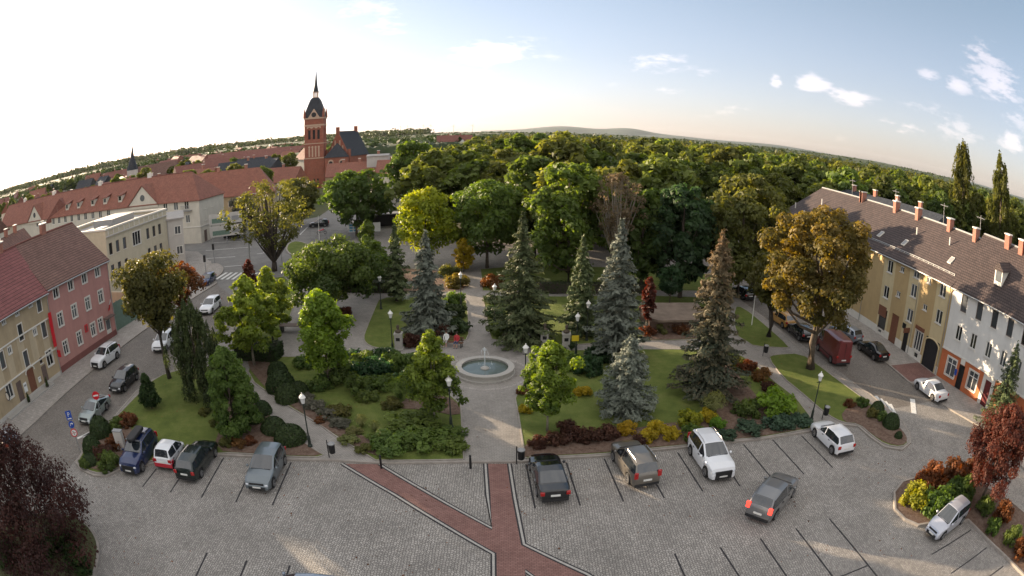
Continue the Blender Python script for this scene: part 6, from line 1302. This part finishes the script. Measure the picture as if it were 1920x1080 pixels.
        zr = .80 if kind not in ('suv', 'van') else 1.02
        MB().box(-.05, .07, -.12, .12, -.12 if kind != 'suv' else -.2, .11 if kind != 'suv' else .2).build('taillight', M['litlamp' if lamps == 'lit' else 'tail'], root, loc=(x0+.04, s*(W/2-.21), zr), bevel=.03)
        if cw > 0: MB().lathe([(.0, -.1), (.08, -.06), (.10, 0), (.08, .06), (0, .1)], 8).build('wing_mirror', pm, root, smooth=True, loc=(cw-.22, s*(W/2+.09), belt(cw)+.10))
        q = MB()
        for hx_ in ((bp+.18, bp-.72) if kind != 'van' else (x0+.62*Ln,)): q.box(hx_-.1, hx_+.1, s*(W/2-.005) if s > 0 else s*(W/2+.02), s*(W/2+.02) if s > 0 else s*(W/2-.005), belt(hx_)-.13, belt(hx_)-.09)
        q.build_each('door_handle', M['plastic'] if paint != 'p_black' else M['rim'], root)
    if plate:
        MB().box(x0-.022, x0+.03, -.26, .26, .62, .73).build('number_plate', M['plate'], root); MB().box(x1-.02, x1+.02, -.26, .26, .40, .50).build('number_plate', M['plate'], root)
    MB().box(x0-.015, x0+.1, -W*.40, W*.40, .28, .46).build('rear_bumper', M['plastic'], root)
    if rails:
        for s in (1, -1): MB().tube([(rr+.1, s*(W/2-.30), T['H']-.02), (rr+.3, s*(W/2-.30), T['H']+.07), (rf-.3, s*(W/2-.30), T['H']+.05), (rf-.05, s*(W/2-.30), T['H']-.05)], .022, 6).build('roof_rail', M['plastic'] if rails == 2 else M['rim'], root)
    if kind == 'van':
        q = MB().box(x0-.012, x0+.02, -.012, .012, .7, 2.3); q.build('rear_door_seam', M['plastic'], root)
        for s in (1, -1): MB().box(x0+.9, x1-1.5, s*(W/2)-.012, s*(W/2)+.012, .62, .70).build('side_moulding', M['plastic'], root)
    # bend the nose: bonnet shut line
    MB().box(cw+.02, cw+.07, -W*.36, W*.36, zt(cw+.05)+.0, zt(cw+.05)+.034).build('wiper_cowl', M['plastic'], root)
    return root
for n, c, me_, ro in [('p_navy', (.012, .024, .085), .3, .28), ('p_white', (.66, .67, .69), 0, .3), ('p_black', (.008, .009, .011), .1, .2), ('p_grey', (.13, .155, .17), .35, .3), ('p_bronze', (.14, .125, .105), .35, .3), ('p_volvo', (.17, .172, .175), .35, .3), ('p_silver', (.46, .47, .52), .4, .3),
                   ('p_red', (.14, .018, .02), .1, .35), ('p_greenblack', (.01, .018, .016), .3, .25), ('p_porsche', (.25, .29, .28), .35, .28), ('p_orange', (.42, .22, .05), .1, .35), ('p_lightblue', (.24, .28, .34), .5, .3), ('p_carred', (.50, .02, .04), .1, .3)]: M[n] = paint_m(n[2:]+' car paint', c, me_, ro)
CA = lambda l: [(120+x/4.908, 700+y/4.908) for x, y in l]
c1 = car('suv', 'dark blue off roader with black roof box, leftmost of the cars parked nose out', 'p_navy', (268, 889), (299, 843), 'L', rails=2)
b = MB(); b.prism([(-.95, -.36), (.8, -.38), (1.05, -.2), (1.1, 0), (1.05, .2), (.8, .38), (-.95, .36), (-1.05, 0)], 1.80, 2.06); bx = b.build('roof_box', M['plastic'], None, loc=c1.location, rot=c1.rotation_euler, bevel=.07); tag(bx, 'long black roof box carried on the dark blue off roader', 'roof box'); bx.location.x += -.25*math.cos(c1.rotation_euler.z); bx.location.y += -.25*math.sin(c1.rotation_euler.z)
for x in (-.6, .6): MB().box(x-.03, x+.03, -.62, .62, 1.72, 1.795).build('crossbar', M['rim'], bx)
c2 = car('city', 'tiny white two seater with red lower rear panels between the dark blue and black cars', 'p_white', (352, 849), (329, 884), 'R', name='parked_microcar')
T = TYPES['city']; x0_ = T['wb']/2+T['fo']-T['L']
MB().box(x0_-.02, x0_+.10, -.76, .76, .30, .60).build('red_rear_panel', M['p_carred'], c2, bevel=.03)
for s in (1, -1): MB().box(x0_+.02, x0_+.34, s*.80-.02, s*.80+.02, .62, .84).build('red_side_panel', M['p_carred'], c2)
c3_ = car('wagon', 'black estate car with greenish rear window, third from the left in the bay row', 'p_greenblack', (405, 858), (382, 893), 'R')
car('hatch', 'grey blue five door hatchback parked alone with its nose towards the plaza', 'p_grey', (515, 913), (534, 873), 'L')
car('sedan', 'black low saloon with red tail lamps next to the litter bin on the axis', 'p_black', (994, 885), (1007, 932), 'L')
car('suv', 'bronze grey boxy estate with tall red tail lamps by the yellow bushes', 'p_bronze', (1151, 868), (1176, 907), 'L', rails=1)
car('suv', 'white crossover parked nose out with black grille', 'p_white', (1320, 893), (1296, 857), 'R', rails=1)
car('suv', 'grey off roader with lit brake lamps driving across the car park', 'p_volvo', (1484, 932), (1450, 975), 'R', lamps='lit', name='moving_car')
car('hatch', 'white rounded hatchback in the last bay by the right hand path', 'p_white', (1524, 818), (1557, 852), 'L')
car('mpv', 'silver small people carrier beside the right planting island', 'p_silver', (1765, 1013), (1802, 984), 'L')
car('sedan', 'white saloon parked in front of the orange shop front', 'p_white', (1715, 729), (1746, 753), 'L')
vn = car('van', 'dark red delivery van beside the orange autumn tree', 'p_red', (1530, 655), (1559, 684), 'L', cat='van', name='delivery_van')
car('sedan', 'black saloon parked at the kerb of the yellow house behind the van', 'p_black', (1609, 657), (1636, 676), 'L')
car('wagon', 'silver blue estate car in front of the yellow house, ahead of the black saloon', 'p_lightblue', (1560, 627), (1590, 643), 'L')
car('hatch', 'dark car half hidden by the tree trunk in front of the red van', 'p_black', (1478, 622), (1500, 641), 'L')
car('hatch', 'orange tan car under the autumn tree on the right street', 'p_orange', (1447, 601), (1468, 616), 'L')
car('hatch', 'dark car farthest down the right street beside the trunk', 'p_black', (1378, 553), (1392, 562), 'L')
car('suv', 'white off roader with roof rails parked by the pink house', 'p_white', (199, 690), (223, 672), 'L', rails=2)
car('hatch', 'black hatchback on the left street behind the small evergreen', 'p_black', (237, 735), (260, 712), 'L')
car('coupe', 'silver green sports coupe under the no entry sign', 'p_porsche', (178, 796), (207, 765), 'L')
car('hatch', 'white hatchback half behind the street tree on the left street', 'p_white', (312, 661), (332, 639), 'L')
car('suv', 'silver off roader partly hidden below the crown of the left street tree', 'p_silver', (304, 600), (324, 583), 'L')
car('wagon', 'white estate car between the reddish tree and the yellow topped maple', 'p_white', (397, 590), (414, 574), 'L')
car('hatch', 'dark blue small car near the zebra crossing', 'p_navy', (392, 537), (404, 527), 'L')
car('hatch', 'dark car in front of the hoarding at the white corner building', 'p_black', (427, 446), (449, 444), 'R')
car('suv', 'black off roader standing before the white pole on the square', 'p_black', (584, 425), (609, 423), 'R')
car('mpv', 'pale car only whose roof shows at the bottom edge', 'p_lightblue', (552, 1108), (600, 1112), 'R')
car('hatch', 'light car partly hidden behind the big red maple at the left edge', 'p_silver', (2, 862), (30, 836), 'L')

# motorcycle on the square
mx, my = g(602, 440); mo = empty('motorcycle', (mx, my, .12), .3, label='small dark motorcycle below the black off roader on the square', cat='motorcycle')
for x in (-.7, .7): MB().lathe([(.24, -.06), (.32, -.05), (.34, 0), (.32, .05), (.24, .06)], 16).build('wheel', M['tyre'], mo, loc=(x, 0, .34), rot=(math.pi/2, 0, 0))
MB().tube([(-.7, 0, .34), (-.3, 0, .5), (.2, 0, .55), (.62, 0, .95), (.7, 0, .34)], .06, 6).build('frame', M['black'], mo); MB().tube([(-.75, 0, .8), (-.3, 0, .78), (.0, 0, .85), (.3, 0, .95), (.45, 0, .9)], [.08, .13, .1, .17, .08], 8).build('tank_and_seat', M['p_carred'], mo); MB().tube([(.55, -.32, 1.05), (.6, 0, 1.0), (.55, .32, 1.05)], .025, 6).build('handlebar', M['rim'], mo); MB().box(-.25, .2, -.14, .14, .25, .58).build('engine', M['grey'], mo)

# ---------------------------------------------------------------- street furniture
M['lampglass'] = mat('lantern glass', (.62, .62, .60), .25, .05, 3, spec=.6)
def lamp_proto():
    r = empty('street_lamp')
    MB().lathe([(.17, 0), (.17, .12), (.11, .2), (.10, .75), (.06, .85), (.045, 1.2), (.04, 3.0), (.05, 3.05), (.03, 3.1)], 10).build('pole', M['darkmetal'], r, smooth=False)
    q = MB().box(-.22, .22, -.02, .02, 2.98, 3.02); q.lathe([(.06, 3.08), (.12, 3.12)], 6); q.build('bracket', M['darkmetal'], r)
    MB().lathe([(.115, 3.12), (.19, 3.5), (.01, 3.5)], 6).build('lantern', M['lampglass'], r)
    MB().lathe([(.24, 3.5), (.24, 3.53), (.12, 3.68), (.05, 3.72), (.04, 3.82), (.01, 3.85)], 6).build('lantern_roof', M['white'], r)
    return r
lp = lamp_proto(); used = False
for bx_, by_, l in [(581, 842, 'park lamp nearest the camera beside the clipped ball and diagonal path'), (1520, 790, 'park lamp by the white hatchback at the right path'), (737, 662, 'park lamp with white lantern beside the left bust'), (846, 806, 'park lamp partly hidden by the young maple left of the axis'), (984, 735, 'park lamp partly hidden by the young maple right of the axis'), (1078, 668, 'park lamp carrying a yellow notice right of the busts'), (715, 582, 'park lamp at the edge of the sunlit lawn left'), (867, 577, 'park lamp left of the central path beyond the spruce'), (929, 604, 'park lamp right of the central path in front of the big spruce'), (830, 618, 'park lamp standing in front of the blue grey spruce'), (975, 632, 'park lamp behind the empty bench'), (1098, 640, 'park lamp right of the slim spruce')]:
    o = lp if not used else copy_tree(lp); used = True; x, y = g(bx_, by_); o.location = (x, y, .14); tag(o, l, 'street lamp', 'old style lamps of the park')
q = tag(MB().box(-.3, .3, -.02, .02, -.25, .25).build('yellow_notice', mat('yellow notice', (.55, .42, .02), .5), None, loc=(g(1078, 668)[0]-.12, g(1078, 668)[1]-.1, 1.75)), 'small yellow notice fixed to the park lamp right of the busts', 'notice')
def bin_at(px, py, l, rz=0, post=True):
    x, y = g(px, py); r = empty('litter_bin', (x, y, .1), rz, label=l, cat='litter bin')
    MB().lathe([(.16, .35), (.2, .4), (.22, .95), (.2, .98), (.17, .97), (.17, .45), (.01, .45)], 12).build('basket', M['black'], r)
    if post: MB().tube([(-.27, 0, 0), (-.27, 0, 1.25)], .035, 6).box(-.27, 0, -.03, .03, .85, .9).build('post', M['black'], r)
    MB().lathe([(.01, 1.02), (.24, 1.0), (.24, 1.04), (.1, 1.12), (.01, 1.14)], 12).build('lid', M['grey'], r)
bin_at(624, 862, 'dark litter bin at the lower end of the left diagonal path'); bin_at(977, 874, 'dark litter bin beside the black low saloon'); bin_at(1436, 670, 'litter bin at the fork of the right path'); bin_at(1545, 788, 'litter bin behind the white rounded hatchback'); bin_at(991, 646, 'litter bin right of the empty bench')
bo_ = None
for px, py, l in [(882, 880, 'black bollard left of the red brick walk'), (714, 880, 'black bollard at the start of the diagonal brick walk')]:
    x, y = g(px, py); b = MB().lathe([(.07, 0), (.07, .78), (.05, .82), (.08, .88), (.06, .95), (.01, .98)], 10)
    o = b.build('bollard', M['black'], None, loc=(x, y, .0)); tag(o, l, 'bollard', 'bollards at the brick walks')
def bench(px, py, rz, l):
    x, y = g(px, py); r = empty('park_bench', (x, y, .1), rz, label=l, cat='bench'); s = MB(); k = MB()
    for i in range(4): s.box(-1, 1, -.22+i*.115, -.125+i*.115, .42, .46)
    for i in range(3): k.box(-1, 1, .24+i*.03, .27+i*.03, .52+i*.13, .62+i*.13)
    s.build('seat', M['wood'], r); k.build('backrest', M['wood'], r)
    for sx_ in (-.85, .85): MB().box(sx_-.03, sx_+.03, -.2, -.14, 0, .42).box(sx_-.03, sx_+.03, .18, .24, 0, .8).box(sx_-.03, sx_+.03, -.14, .18, .36, .415).build('leg', M['black'], r)
    return r
bench(963, 644, .12, 'empty dark wooden bench right of the central path'); bn = bench(850, 650, -.25, 'wooden bench with two seated people left of the fountain')
# two seated people, each one continuous figure
def figure(name, verts, edges, mats_, loc, rz, label):
    me = bpy.data.meshes.new('body'); me.from_pydata([v[:3] for v in verts], [], []); 
    me = bpy.data.meshes.new('body'); me.from_pydata([v[:3] for v in verts], edges, []); o = bpy.data.objects.new('person', me); COL.objects.link(o)
    o.modifiers.new('skin', 'SKIN'); o.data.skin_vertices or None
    for i, v in enumerate(verts): o.data.skin_vertices[0].data[i].radius = (v[3], v[3])
    o.data.skin_vertices[0].data[0].use_root = True; ss = o.modifiers.new('sub', 'SUBSURF'); ss.levels = 1; ss.render_levels = 1
    dg = bpy.context.evaluated_depsgraph_get(); ev = o.evaluated_get(dg); m2 = bpy.data.meshes.new_from_object(ev); bpy.data.objects.remove(o)
    for m in mats_[:3]: m2.materials.append(m)
    for p in m2.polygons:
        p.use_smooth = True; c = p.center
        p.material_index = 1 if c.z > 1.16 or (c.y < -.38 and c.z > .62) or (c.z < .42 and mats_[3]) else (0 if c.z > .62 else 2)
        if c.z < .09: p.material_index = 2
    p_ = link(name, m2, None, loc, (0, 0, rz)); tag(p_, label, 'person'); return p_
SK = mat('skin', (.48, .27, .19), .6, .05, 5); 
def seated(loc, rz, top, bottom, hair, label, lean=0.0, legs_bare=True, tilt=0):
    v = [(0, .02, .56, .15), (0, .06, .80, .135), (0, .05+lean*.3, 1.02, .15), (0, .03+lean*.5, 1.13, .06), (0, 0.0+lean*.6, 1.27, .095), (0, -.01+lean*.6, 1.36, .085)]; e = [(0, 1), (1, 2), (2, 3), (3, 4), (4, 5)]
    for s in (1, -1):
        b = len(v); v += [(s*.19, .05+lean*.3, 1.04, .06), (s*.24, -.02, .82, .046), (s*.17, -.25, .68, .036), (s*.12, -.36, .66, .026)]; e += [(2, b), (b, b+1), (b+1, b+2), (b+2, b+3)]
        for f_ in range(3): v.append((s*(.11-.02*f_), -.44, .655, .012)); e.append((b+3, len(v)-1))
        b = len(v); v += [(s*.10, -.05, .55, .09), (s*.12, -.44, .55, .075), (s*.12, -.47, .30, .052), (s*.12, -.46, .08, .036), (s*.13, -.62, .045, .032)]; e += [(0, b), (b, b+1), (b+1, b+2), (b+2, b+3), (b+3, b+4)]
    p = figure('person', v, e, [top, SK, bottom, legs_bare], loc, rz, label)
    MB().lathe([(.0, .12), (.07, .10), (.105, .03), (.108, -.05), (.09, -.10)], 12, (0, .03+lean*.6, 1.34)).build('hair', hair, p, smooth=True)
    MB().tube([(0, -.10+lean*.6, 1.31), (0, -.125+lean*.6, 1.29)], [.014, .018], 6).box(-.045, -.02, -.098, -.09, 1.335, 1.35).box(.02, .045, -.098, -.09, 1.335, 1.35).box(-.03, .03, -.094, -.086, 1.255, 1.265).build_each('facial_feature', M['bark'], p)
    return p
bl = Vector(bn.location); ca, sa = math.cos(-.25), math.sin(-.25)
seated(bl+Vector((-.55*ca, -.55*sa, 0)), -.25, M['whitecloth'], mat('light trousers', (.4, .38, .35)), mat('brown hair', (.05, .03, .02)), 'person in white top sitting at the left end of the bench')
seated(bl+Vector((.45*ca, .45*sa, 0)), -.25, mat('red top', (.45, .04, .05)), mat('blue shorts', (.05, .07, .14)), mat('dark hair', (.03, .02, .015)), 'person in red top sitting at the right end of the bench', lean=-.06)
# busts on pedestals
for px, py, l in [(749, 657, 'stone bust on a pale pedestal left of the fountain beside the lamp'), (1019, 652, 'stone bust behind the young maple, the left one of the right pair'), (1059, 656, 'stone bust behind the young maple, the right one of the right pair')]:
    x, y = g(px, py); r = empty('bust', (x, y, .1), 0, label=l, cat='statue')
    MB().box(-.42, .42, -.42, .42, 0, .15).box(-.33, .33, -.33, .33, .15, 1.45).box(-.38, .38, -.38, .38, 1.45, 1.57).build('pedestal', M['stone'], r); MB().box(-.18, .18, -.345, -.333, .9, 1.2).build('plaque', M['black'], r)
    MB().lathe([(.16, 0), (.28, .08), (.30, .2), (.12, .3), (.09, .38), (.13, .45), (.15, .55), (.13, .66), (.06, .73), (.01, .74)], 12, (0, 0, 1.57)).box(-.02, .02, -.18, -.12, 2.08, 2.14).build('head_and_shoulders', M['bark'], r, smooth=True)
# fountain
fx_, fy_ = -2.1, 44.6; fo_ = empty('fountain', (fx_, fy_, .1), 0, label='round stone fountain basin with a small water jet in the middle of the paved circle', cat='fountain')
MB().lathe([(2.18, 0), (2.18, .12), (2.06, .14), (2.04, .42), (2.12, .45), (2.12, .56), (1.68, .56), (1.68, .50), (1.74, .46), (1.74, .0)], 56).build('basin_wall', M['stone'], fo_)
wm = bpy.data.materials.new('fountain water'); wm.use_nodes = True; b_ = wm.node_tree.nodes['Principled BSDF']; b_.inputs['Base Color'].default_value = (.085, .105, .085, 1); b_.inputs['Roughness'].default_value = .08; b_.inputs['Specular IOR Level'].default_value = .7
n_ = N(wm.node_tree, 'ShaderNodeTexNoise', i_Scale=7.0, i_Detail=3.0); bp_ = N(wm.node_tree, 'ShaderNodeBump', i_Strength=.5, i_Distance=.05); L(wm.node_tree, n_.outputs['Fac'], bp_.inputs['Height']); L(wm.node_tree, bp_.outputs[0], b_.inputs['Normal'])
MB().lathe([(.001, .36), (1.76, .36)], 48).build('water', wm, fo_); MB().lathe([(.3, .1), (.32, .4), (.2, .5), (.08, .55), (.01, .56)], 14).build('nozzle', M['stone'], fo_)
jm = bpy.data.materials.new('water spray'); jm.use_nodes = True; b_ = jm.node_tree.nodes['Principled BSDF']; b_.inputs['Base Color'].default_value = (.8, .84, .86, 1); b_.inputs['Roughness'].default_value = .2; b_.inputs['Alpha'].default_value = .55
q = MB(); q.tube([(0, 0, .5), (.01, 0, 1.2), (0, .01, 1.9), (0, 0, 2.15)], [.03, .035, .06, .03], 7)
rr_ = random.Random(3)
for i in range(70):
    a = rr_.uniform(0, 6.28); u = rr_.random(); r = .05+.5*u; z = .5+1.55*(1-u**2)+rr_.uniform(-.08, .08); s_ = rr_.uniform(.008, .02); c_ = (r*math.cos(a), r*math.sin(a), z); q.box(c_[0]-s_, c_[0]+s_, c_[1]-s_, c_[1]+s_, c_[2]-s_*2, c_[2]+s_*2)
q.build('water_jet', jm, fo_)
strip('paving_ring', [(fx_+3.4*math.cos(t*math.pi/24), fy_+3.4*math.sin(t*math.pi/24)) for t in range(48)], .25, .05, .108, M['slab'], closed=True)
fo_.scale = (1.1, 1.1, 1.0)
# signs at the left street
x, y = g(198, 801); so = empty('road_sign', (x, y, .1), R_(38), label='round red no entry sign with white bar beside the silver sports coupe', cat='road sign')
MB().tube([(0, 0, 0), (0, 0, 2.9)], .035, 8).build('pole', M['grey'], so); d_ = MB().tube([(0, -.05, 2.6), (0, -.065, 2.6)], .34, 24).build('sign_disc', M['redsign'], so); MB().box(-.24, .24, -.072, -.067, 2.54, 2.66).build('white_bar', M['white'], d_)
x, y = g(153, 851); so = empty('road_sign', (x, y, .1), R_(42), label='pole with blue parking plate and two round discs at the island tip', cat='road sign')
MB().tube([(0, 0, 0), (0, 0, 3.4)], .035, 8).build('pole', M['grey'], so)
def text(s, size, m, parent, loc, rot=(math.pi/2, 0, 0), name='lettering'):
    c = bpy.data.curves.new(name, 'FONT'); c.body = s; c.size = size; c.align_x = 'CENTER'; c.align_y = 'CENTER'; c.extrude = .002; t = bpy.data.objects.new(name, c); COL.objects.link(t)
    dg = bpy.context.evaluated_depsgraph_get(); me = bpy.data.meshes.new_from_object(t.evaluated_get(dg)); bpy.data.objects.remove(t); me.materials.clear(); me.materials.append(m); return link(name, me, parent, loc, rot)
p_ = MB().box(-.28, .28, -.06, -.045, 2.65, 3.35).build('parking_plate', M['bluesign'], so); text('P', .5, M['white'], p_, (0, -.063, 3.05)); MB().box(-.2, .2, -.064, -.061, 2.72, 2.8).build('white_strip', M['white'], p_)
p_ = MB().tube([(0, -.06, 2.3), (0, -.045, 2.3)], .28, 24).build('arrow_disc', M['bluesign'], so); MB().tube([(-.12, -.065, 2.22), (-.05, -.065, 2.4), (.1, -.065, 2.36)], .03, 6).add([(.06, -.066, 2.46), (.06, -.066, 2.26), (.19, -.066, 2.35)], [(0, 1, 2)]).build('white_arrow', M['white'], p_)
p_ = MB().tube([(0, -.06, 1.65), (0, -.045, 1.65)], .33, 24).build('banned_disc', M['redsign'], so); q_ = MB().tube([(0, -.066, 1.65), (0, -.061, 1.65)], .25, 24).build('white_field', M['white'], p_); MB().tube([(.0, -.07, 1.48), (0, -.07, 1.72), (-.1, -.07, 1.8)], .025, 6).build('black_arrow', M['black'], q_); MB().box(-.22, .22, -.074, -.070, 1.63, 1.67, rot=None).build('red_bar', M['redsign'], q_)
# utility cabinet
x, y = g(233, 846); o = empty('utility_cabinet', (x, y, .14), .2, label='white grey utility cabinet behind the dark blue off roader', cat='utility box'); MB().box(-.4, .4, -.2, .2, .1, 1.5).build('housing', M['palewall'], o, bevel=.02); MB().box(-.42, .42, -.22, .22, 1.5, 1.56).build('lid', M['grey'], o); MB().box(-.36, .36, -.17, .17, 0, .1).build('base', M['grey'], o)
x, y = g(524, 622); o = empty('information_stand', (x, y, .12), .1, label='small white information stand by the dark table left of the bright maple', cat='sign'); MB().box(-.35, .35, -.03, .03, .7, 1.7).build('panel', M['whitecloth'], o); MB().box(-.05, .05, 0, .06, 0, .7).build('post', M['grey'], o)
x, y = g(552, 625); o = empty('table', (x, y, .12), .05, label='long dark table right of the white information stand', cat='table'); MB().box(-1.6, 1.6, -.5, .5, .72, .78).build('table_top', M['greydoor'], o)
for sx_ in (-1.4, 1.4):
    MB().box(sx_-.05, sx_+.05, -.4, .4, 0, .715).build('leg', M['black'], o)
# tall masts and lamps
def mast(px, py, tx, ty, l, arm=0, m='grey', name='street_light', cat='street light', r=.09):
    xy = g(px, py); h = height_at(xy, tx, ty); o = empty(name, (*xy, .0), 0, label=l, cat=cat); MB().tube([(0, 0, 0), (0, 0, h*.5), (0, 0, h)], [r, r*.8, r*.5], 8).build('pole', M[m], o)
    if arm: MB().tube([(0, 0, h), (arm*.3, 0, h+.35), (arm, 0, h+.4)], .05, 6).build('arm', M[m], o); MB().box(arm-.1*arm/abs(arm), arm+.6*arm/abs(arm), -.14, .14, h+.33, h+.45).build('lamp_head', M['grey'], o)
    else: MB().lathe([(r*.5, h), (r*.9, h+.05), (.01, h+.14)], 8).build('cap', M[m], o)
    return o
mast(468, 500, 466, 368, 'tall street light with curved arm at the junction left of the forked tree', arm=1.3, m='zinc', r=.12)
mast(597, 450, 596, 405, 'white pole in front of the black off roader on the square', m='white', name='flagpole', cat='pole', r=.07)
mast(1411, 612, 1419, 530, 'white flagpole on the triangular lawn by the right street', m='white', name='flagpole', cat='pole', r=.06)
def tlight(px, py, l, h=3.4):
    x, y = g(px, py); o = empty('traffic_light', (x, y, .1), 0, label=l, cat='traffic light'); MB().tube([(0, 0, 0), (0, 0, h)], .06, 8).build('pole', M['grey'], o); hd = MB().box(-.17, .17, -.2, .05, h-1.0, h).build('signal_head', M['black'], o)
    for i in range(3): MB().tube([(0, -.225, h-.18-i*.31), (0, -.203, h-.18-i*.31)], .11, 12).build('signal_lens', M['plastic'], hd)
tlight(387, 522, 'traffic light on the island near the dark blue car'); tlight(402, 494, 'traffic light behind the traffic island at the junction', 3.2); tlight(527, 495, 'traffic light right of the forked tree')
gt = empty('sign_gantry', (*g(467, 470), 0), 0, label='thin pale sign gantry behind the junction', cat='gantry'); MB().tube([(0, 0, 0), (0, 0, 5), (5, 0, 5.3), (5, 0, 0)], .1, 8).build('frame', M['zinc'], gt)
# wind turbines on the horizon
M['turb'] = mat('turbine grey', (.30, .31, .32), .6, .03, .1)
tb = None
for px, py, h in [(750, 240, 62), (763, 239, 66), (793, 238, 66), (807, 238, 64), (850, 240, 45), (886, 239, 50)]:
    X, f_, u = survey(px, py, None); az = math.atan2(X, f_); D_ = 4300; 
    if tb is None:
        tb = empty('wind_turbine'); MB().tube([(0, 0, -10), (0, 0, 62)], [1.8, 1.1], 8).build('tower', M['turb'], tb); q = MB()
        for k in range(3): a = k*2*math.pi/3+.3; q.tube([(0, -2, 62), (9*math.sin(a), -2, 62+9*math.cos(a)), (24*math.sin(a), -2, 62+24*math.cos(a))], [.8, 1.1, .2], 5)
        q.build('rotor', M['turb'], tb); MB().box(-1.2, 1.2, -2, 4, 61, 63.5).build('nacelle', M['turb'], tb); o = tb
    else: o = copy_tree(tb)
    o.location = (D_*math.sin(az), D_*math.cos(az), 6+(h-60)*.6); tag(o, 'tiny white wind turbine on the horizon right of the church', 'wind turbine', 'wind turbines on the horizon')

# ---------------------------------------------------------------- air
hz = MB().box(-9200, 9200, -400, 9200, -31.5, 140).build('haze', [], None); hz['kind'] = 'stuff'; hm = bpy.data.materials.new('haze'); hm.use_nodes = True; t = hm.node_tree; t.nodes.clear()
pv_ = N(t, 'ShaderNodeVolumePrincipled'); pv_.inputs['Color'].default_value = (.86, .88, .92, 1); pv_.inputs['Density'].default_value = HAZE; pv_.inputs['Anisotropy'].default_value = .25
o_ = N(t, 'ShaderNodeOutputMaterial'); L(t, pv_.outputs[0], o_.inputs['Volume']); hz.data.materials.append(hm)

# fallen leaves blown over setts, paths and grass
rng = np.random.default_rng(77); n_ = 5200
P_ = np.stack([rng.uniform(-34, 38, n_), rng.uniform(14, 62, n_), np.full(n_, .03)], 1)
nn_ = np.array([[math.sin(p[0]*.9)+math.sin(p[1]*.7+2)+math.sin(p[0]*.31+p[1]*.45) for p in P_]]).T[:, 0]
P_ = P_[nn_+rng.normal(size=n_)*.9 > .5]; P_[:, 2] = np.where(P_[:, 1] > 31.5, .185, .03)
fl = link('fallen_leaves', leaf_mesh('fallen_leaves', P_, np.array([[0, 0, 1.]])+rng.normal(size=P_.shape)*.12, .05, rng.uniform(0, 1, len(P_)), LM['rust'], rng=rng)); tag(fl, 'brown leaves scattered over the setts and lawns', 'leaves', kind='stuff')
